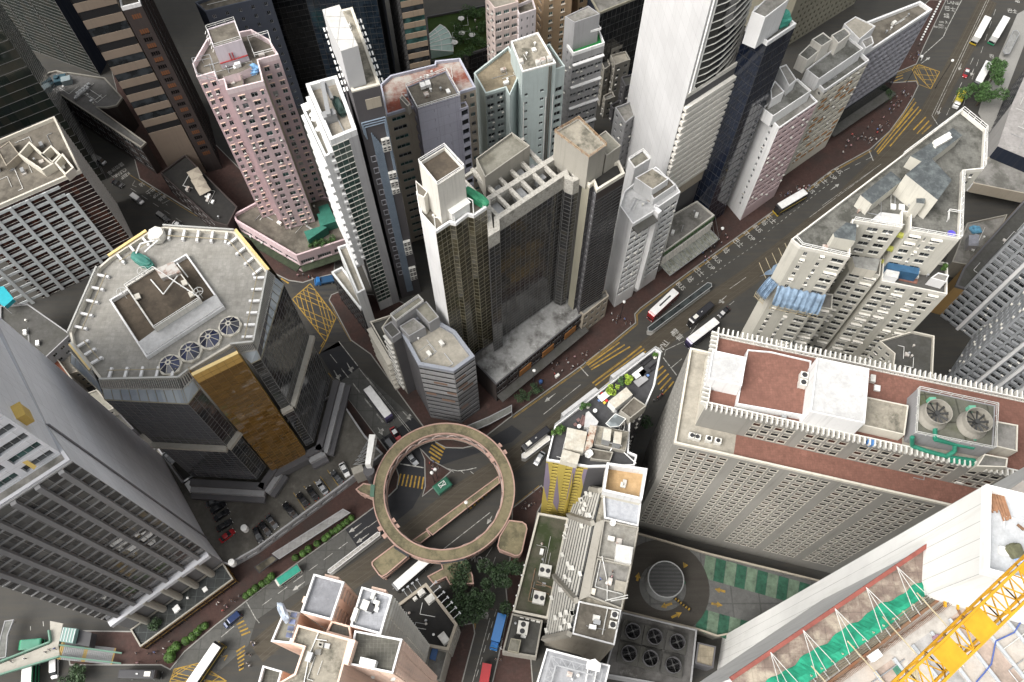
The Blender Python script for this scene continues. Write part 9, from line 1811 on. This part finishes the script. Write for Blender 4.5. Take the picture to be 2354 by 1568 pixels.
for i,(c,x,y)in enumerate([(0,1565,1340),(0,1580,1280),(0,1620,1240),(0,1708,1190),(0,1768,1148),(0,1812,1108),(0,1840,1072),(0,1880,1050),(0,2258,775),(0,2302,742),(0,2346,705),(1,55,665),(1,105,635),(1,140,598),(1,360,425),(1,432,385),(1,482,345),(1,560,295),(1,632,250),(1,662,222),(1,698,188),(1,735,170),(1,768,145),(1,802,115),(1,835,92),(1,875,60)]):
 p=P(t(c,3,x,y),1.2)
 if b0 is None:
  b0=thing('round_bush','round clipped bush in the long row along the planted kerb','bush',(p.x,p.y,.13),0,'clipped bushes along the planted kerb');mb=MB();rr=random.Random(8)
  for _ in range(900):
   v=Vector((rr.gauss(0,1),rr.gauss(0,1),rr.gauss(0,1))).normalized()*1.15*rr.uniform(.88,1.05);u=v.orthogonal().normalized();w=u.cross(v.normalized());a=rr.random()*6.28;u2=u*math.cos(a)+w*math.sin(a)+v*rr.uniform(-.5,.5);w2=w*math.cos(a)-u*math.sin(a);mb.face([v+Vector((0,0,1.2))-u2*.16,v+Vector((0,0,1.2))+w2*.1,v+Vector((0,0,1.2))+u2*.16,v+Vector((0,0,1.2))-w2*.1])
  mb.build('foliage',LF[2],b0,local=True);mb=MB();mb.rod((0,0,0),(0,0,1),.1,6);mb.build('stem',paint('bark',(1,1,1)),b0,local=True);o=b0
 else:o=dup(b0,None,(p.x,p.y,.13),i*1.1)
 k=(1.25,1.05,1.05,.95,.95,.9,.8,.85)[i]if i<8 else(.95,1.0,.9)[i%3]*(.9 if i<19 else .8);o.scale=(k,k,k)
for x,y,r_,lb,mt in((920,450,1.7,'bright lime bush in a pot beside the white bar pavilion',3),(1085,345,1.4,'lime potted tree nearest the pointed end of the roof terrace',3),(442,825,1.6,'spiky palm at the corner of the cream shed roof',2),(1000,342,1.2,'dark green bush beside the lime potted tree',1),(640,600,1.1,'dark bush hanging over the street-side railing',1),(1320,128,.8,'small shrub at the very tip of the roof terrace',2),(700,585,.8,'low hedge in a planter box on the roof terrace',1)):
 s=tree(lb,t(2,2,x,y),r_,1.6,LF[mt],700,int(x),44.95,None,'potted_plant','plant');mb=MB();mb.lathe((0,0,0),[(.3,0),(.45,.6),(.4,.6)],10);mb.build('pot',C_['warm'],s,local=True)
tree('leafy plants in the caged balcony garden of the cream flats',t(3,1,1615,885),1.2,1.2,LF[2],500,31,50,None,'potted_plant','plant')
for i,(x,y,r_)in enumerate(((540,670,1.6),(620,650,1.5),(690,630,1.7),(480,690,1.1))):tree('shrub in the podium planter between the green awnings and the pink parapet',t(1,1,x,y),r_,1.2,LF[1],500,40+i,9,'shrubs in the pink podium planter','shrub','shrub')
for i,(x,y,r_)in enumerate(((1850,330,2.6),(1900,360,2.2),(1970,310,2.2),(2030,380,2.4),(2050,130,2.6),(1990,110,2.2),(1900,130,2.4),(1850,250,2.0),(1880,500,2.2),(1960,470,2.0),(2070,250,2.4),(2090,420,2.4))):tree('leafy shrub on the far roof garden lawn',t(1,0,x,y),r_,1.6,LF[1],500,60+i,19.2,'shrubs on the far roof garden','shrub','shrub')
for i,(x,y)in enumerate(((1890,310),(1985,325),(1825,395),(1885,175))):c=P(t(1,0,x,y),21);mb=MB();mb.lathe((0,0,0),[(.05,0),(.05,2),(1.1,2.1),(.05,2.6)],8);o=mb.build('garden_parasol',M['white']);o.location=(*c,19.2);tag(o,'white parasol on the far roof garden lawn','parasol','white parasols on the far roof garden')
# === roof terrace furniture
def small(name,label,cat,p,z,parts,rz=R(38),group=None):
 c=P(p,z);s=thing(name,label,cat,(c.x,c.y,z),rz,group)
 for nm,mt,bx in parts:
  mb=MB()
  for cx,cy,cz,sx,sy,sz in bx:mb.box((cx,cy,cz),(sx,sy,sz))
  mb.build(nm,mt,s,local=True)
 return s
LG=[(x,y,0,.07,.07,.7)for x in(-.8,.8)for y in(-.4,.4)]
def table(label,x,y,mt,k=1.15):return small('table',label,'table',t(2,2,x,y),44.95,[('tabletop',mt,[(0,0,.7,2.3*k,1.3*k,.08)])]+[('leg',M['steel'],[l])for l in LG])
table('white terrace table ringed by coloured stools',842,515,M['white']);table('white tiled terrace table under the lime potted tree',1165,305,M['white'],1.4);table('grey tiled terrace table below the white tiled one',1180,370,C_['grey'],1.4);table('dark terrace table with blue and red chairs',1215,290,M['dark'])
for i,(x,y,nm,cl)in enumerate(((818,478,'red',(.5,.03,.03)),(868,550,'red',(.5,.03,.03)),(882,487,'blue',(.12,.2,.4)),(800,548,'blue',(.12,.28,.5)),(792,505,'grey',(.5,.5,.48)),(848,570,'yellow',(.6,.4,.05)),(1232,265,'red',(.5,.03,.03)),(1245,318,'blue',(.1,.2,.4)),(1190,262,'blue',(.1,.2,.4)))):
 small('stool',['red stool above the white table','red stool below the white table','dusty blue stool right of the white table','bright blue stool at the left corner of the white table','pale grey stool left of the white table','yellow stool at the lower corner of the white table','red chair at the dark terrace table','blue chair at the right end of the dark table','blue chair at the upper side of the dark table'][i],'stool',t(2,2,x,y),44.95,[('seat',paint('stool_'+nm,cl,.5),[(0,0,.42,.6,.6,.08)])]+[('leg',M['dark'],[(a,c_,0,.06,.06,.42)])for a in(-.22,.22)for c_ in(-.22,.22)])
BR=paint('wicker_brown',(.15,.09,.085),.8);BK=paint('sofa_black',(.015,.015,.017),.8)
for x,y,L_,mt,lb in((650,735,2.4,BR,'brown sofa against the small white pavilion'),(1230,188,3.2,BK,'long black sofa near the pointed end of the terrace'),(1300,240,2.6,BK,'black sofa along the alley-side railing')):small('sofa',lb,'sofa',t(2,2,x,y),44.95,[('seat',mt,[(0,0,.1,L_,1.0,.35)]),('backrest',mt,[(0,.42,.45,L_,.2,.45)]),('armrest',mt,[(-L_/2+.1,0,.45,.2,.8,.2)]),('armrest',mt,[(L_/2-.1,0,.45,.2,.8,.2)])],R(40)if x!=650 else R(70))
for x,y,lb in((610,725,'brown square stool nearest the street railing'),(582,768,'brown square stool nearest the palm')):small('stool',lb,'stool',t(2,2,x,y),44.95,[('seat',BR,[(0,0,.1,.75,.75,.35)])])
for x,y,lb in((763,637,'white round table in the middle of the terrace deck'),(617,780,'white round table by the brown square stools')):c=P(t(2,2,x,y),45.6);s=thing('round_table',lb,'table',(*c,44.95));mb=MB();mb.lathe((0,0,0),[(.3,0),(.05,.05),(.05,.7)],10);mb.build('stem',M['steel'],s,local=True);mb=MB();mb.rod((0,0,.7),(0,0,.76),.5,16);mb.build('tabletop',M['white'],s,local=True)
# === street furniture
def lamp(label,base,head,h=None):
 p=P(base,0);h=h or max(5,ZT(head,base));s=thing('street_lamp',label,'street lamp',(*p,.13));mb=MB();mb.lathe((0,0,0),[(.16,0),(.1,1),(.08,h-.6)],8);mb.build('pole',M['dark'],s,local=True);mb=MB();mb.lathe((0,0,h-.6),[(.1,0),(.42,.15),(.5,.5),(.3,.8),(.05,.88)],12);mb.build('globe',M['white'],s,local=True)
for lb,a,c in(('globe street lamp above the two small pavement trees',(2,2,198,385),(2,2,215,268)),('globe street lamp in front of the slim white residential slab',(2,1,993,1358),(2,1,1047,1207)),('globe street lamp by the green sign podium',(2,1,1860,718),(2,1,1952,535)),('globe lamp on the brick island, nearer the kiosk',(1,2,1640,1295),(1,2,1593,1212)),('globe lamp on the brick island, nearer the crossing',(1,2,1668,1260),(1,2,1632,1180)),('globe lamp beside the striped wall inside the footbridge ring',(1,2,1948,1575),(1,2,1958,1473)),('lamp on the corner by the yellow box, leaning over the mouth of the side street',(3,0,1272,760),(3,0,1432,525)),('pale tall lamp on the median by the yellow box',(3,0,1535,812),(3,0,1690,552))):lamp(lb,t(*a),t(*c))
b0=None
for i in range(17):
 p=lerp(P(t(3,0,1405,370),1),P(t(3,0,1590,0),1),i/16)
 if b0 is None:b0=thing('bollard','white-capped bollard in the row in front of the grey wedge','bollard',(*p,.13),0,'white-capped bollards');mb=MB();mb.lathe((0,0,0),[(.12,0),(.1,.9)],8);mb.build('post',M['dark'],b0,local=True);mb=MB();mb.lathe((0,0,.9),[(.12,0),(.38,.2),(.3,.5),(.05,.6)],10);mb.build('cap',M['white'],b0,local=True)
 else:dup(b0,None,(*p,.13))
c=P(t(2,2,265,372),.6);mb=MB();mb.lathe((0,0,0),[(.55,0),(.62,1.0),(.5,1.15),(.1,1.2)],10);o=mb.build('litter_bin',paint('bin_blue',(.03,.08,.22),.5));o.location=(*c,.13);tag(o,'blue bin on the red pavement beside the small tree','bin')
c=P(t(2,2,415,320),.5);mb=MB();mb.box((0,0,0),(1.3,.7,1.0),R(38));mb.box((0,0,1.0),(1.4,.8,.1),R(38));o=mb.build('utility_box',M['ac']);o.location=(*c,.13);tag(o,'grey utility box on the red pavement','utility box')
for x,y,lb in((2245,155,'fat white bollard on the deck between the red saloon and the black car'),(2130,470,'white round post at the lower corner of the parking deck')):c=P(t(0,3,x,y),5);mb=MB();mb.lathe((0,0,0),[(.9,0),(.9,2.0),(.8,2.15),(.05,2.2)],16);o=mb.build('deck_bollard',M['white']);o.location=(*c,zdk);tag(o,lb,'bollard')
# === people
def person_mesh(nm,stride,arm,cols):
 J=[(0,0,.95),(0,0,1.2),(0,0,1.42),(0,0,1.52),(.02,0,1.66)];rad=[.15,.15,.15,.06,.105];E=[(0,1),(1,2),(2,3),(3,4)]
 def ch(root,pts):
  pr=root
  for p,r_ in pts:J.append(p);rad.append(r_);E.append((pr,len(J)-1));pr=len(J)-1
 for sg in(-1,1):
  ch(0,[((stride*.4*sg,.1*sg,.5),.085),((stride*.55*sg-.05,.1*sg,.08),.055),((stride*.55*sg+.12,.11*sg,.05),.045)]);ch(2,[((0,.21*sg,1.4),.075),((-arm*sg*.12,.27*sg,1.12),.05),((-arm*sg*.1+.12,.26*sg,.9),.038),((-arm*sg*.1+.2,.25*sg,.83),.032)])
 me=bpy.data.meshes.new(nm);me.from_pydata(J,E,[]);o=bpy.data.objects.new(nm,me);COL.objects.link(o);sk=o.modifiers.new('skin','SKIN');o.modifiers.new('sub','SUBSURF').levels=1
 for v,r_ in zip(me.skin_vertices[0].data,rad):v.radius=(r_,r_*(.8 if r_>.14 else 1))
 me.skin_vertices[0].data[0].use_root=True;out=bpy.data.meshes.new_from_object(o.evaluated_get(bpy.context.evaluated_depsgraph_get()));bpy.data.objects.remove(o);out.name=nm;out.materials.clear()
 for c_ in cols:out.materials.append(c_)
 for p in out.polygons:
  z=p.center.z;p.material_index=2 if z>1.68 or(z>1.6 and p.center.x<0)else 0 if z>1.5 or(abs(p.center.y)>.2 and z<1.12 and z>.7)else 3 if z<.1 else 1 if z>.93 else 3
 return out
SK=paint('skin',(.45,.28,.2),.6);HR=paint('hair_black',(.015,.012,.01),.7);CL={n:paint('cloth_'+n,c_,.85)for n,c_ in(('white',(.6,.6,.6)),('black',(.02,.02,.022)),('red',(.4,.05,.05)),('blue',(.08,.15,.35)),('grey',(.2,.2,.21)),('pink',(.5,.3,.33)))}
PM={n:person_mesh('person_'+n,.55 if i%2 else .35,1,(SK,CL[n],HR,CL['black' if n!='black' else 'grey']))for i,n in enumerate(CL)}
def person(n,p,z,rz,label,group=None):o=bpy.data.objects.new('person',PM[n]);COL.objects.link(o);o.location=(p.x,p.y,z);o.rotation_euler=(0,0,rz);return tag(o,label,'person',group)
rp=random.Random(11)
REG=[('on the red pavement between the shop podium and the yellow crossing',(2,2),(380,240,780,110),18,60),('on the red pavement by the slim white slab',(2,1),(940,1350,1080,1430),9,45),('on the red pavement by the green sign podium',(2,1),(1750,790,2030,560),12,45),('waiting on the pavement by the yellow bus',(3,1),(120,240,420,120),16,30),('in the crowd on the pavement below the grey wedge',(3,0),(730,1370,1080,1120),30,70),('on the open corner by the curved yellow crossing',(3,0),(1140,1030,1300,800),18,60),('on the pavement beside the line of white-capped bollards',(3,0),(1300,580,1440,380),7,30),('on the red pavement below the mural wall',(2,2),(60,1540,230,1420),10,60),('on the brick island inside the footbridge ring',(1,2),(1590,1100,1660,1170),5,25),('on the plaza at the bottom left corner',(0,3),(1300,1330,1560,1240),8,90),('on the planted pavement below the ribbed tower',(0,3),(2000,900,2200,760),8,40),('on the pavement of the tree-lined street',(1,3),(2260,1000,2220,1400),10,25),('crossing the road at the bottom left',(0,3),(2220,1440,2330,1180),8,60),('on the deck of the green footbridge',(0,3),(30,1410,500,1250),5,12),('on the red pavement across from the octagonal tower',(1,1),(400,960,560,990),6,25),('on the yellow crossing by the tip of the roof terrace',(2,2),(1410,430,1330,520),6,25),('in the dark alley right of the mural block',(2,2),(1310,560,1360,480),4,20)]
for where,(c,r),(x,y,x2,y2),n,j in REG:
 for i in range(n):
  s_=rp.random();z=.13 if 'crossing' not in where[:12]else .02;z=5.0 if 'footbridge.' in where or 'deck of the green' in where else z;k=rp.choice(('white','black','black','grey','white','blue','grey','pink','grey','black','black','grey','red'));p=P(t(c,r,x+(x2-x)*s_+rp.uniform(-j,j),y+(y2-y)*s_+rp.uniform(-j,j)),z+.8);person(k,p,z,rp.uniform(0,6.28),'pedestrian in %s top %s'%(k,where),'people '+where)
for x,y,k,lb in((925,555,'black','person in black on the flat roof of the peeling slab, beside a bare-shouldered one'),(918,597,'pink','person in a pale top on the flat roof of the peeling slab'),(815,620,'blue','person in blue by the pipe run on the roof of the peeling slab')):person(k,P(t(2,3,x,y),zr if False else 43.4),42.5,rp.uniform(0,6),lb)
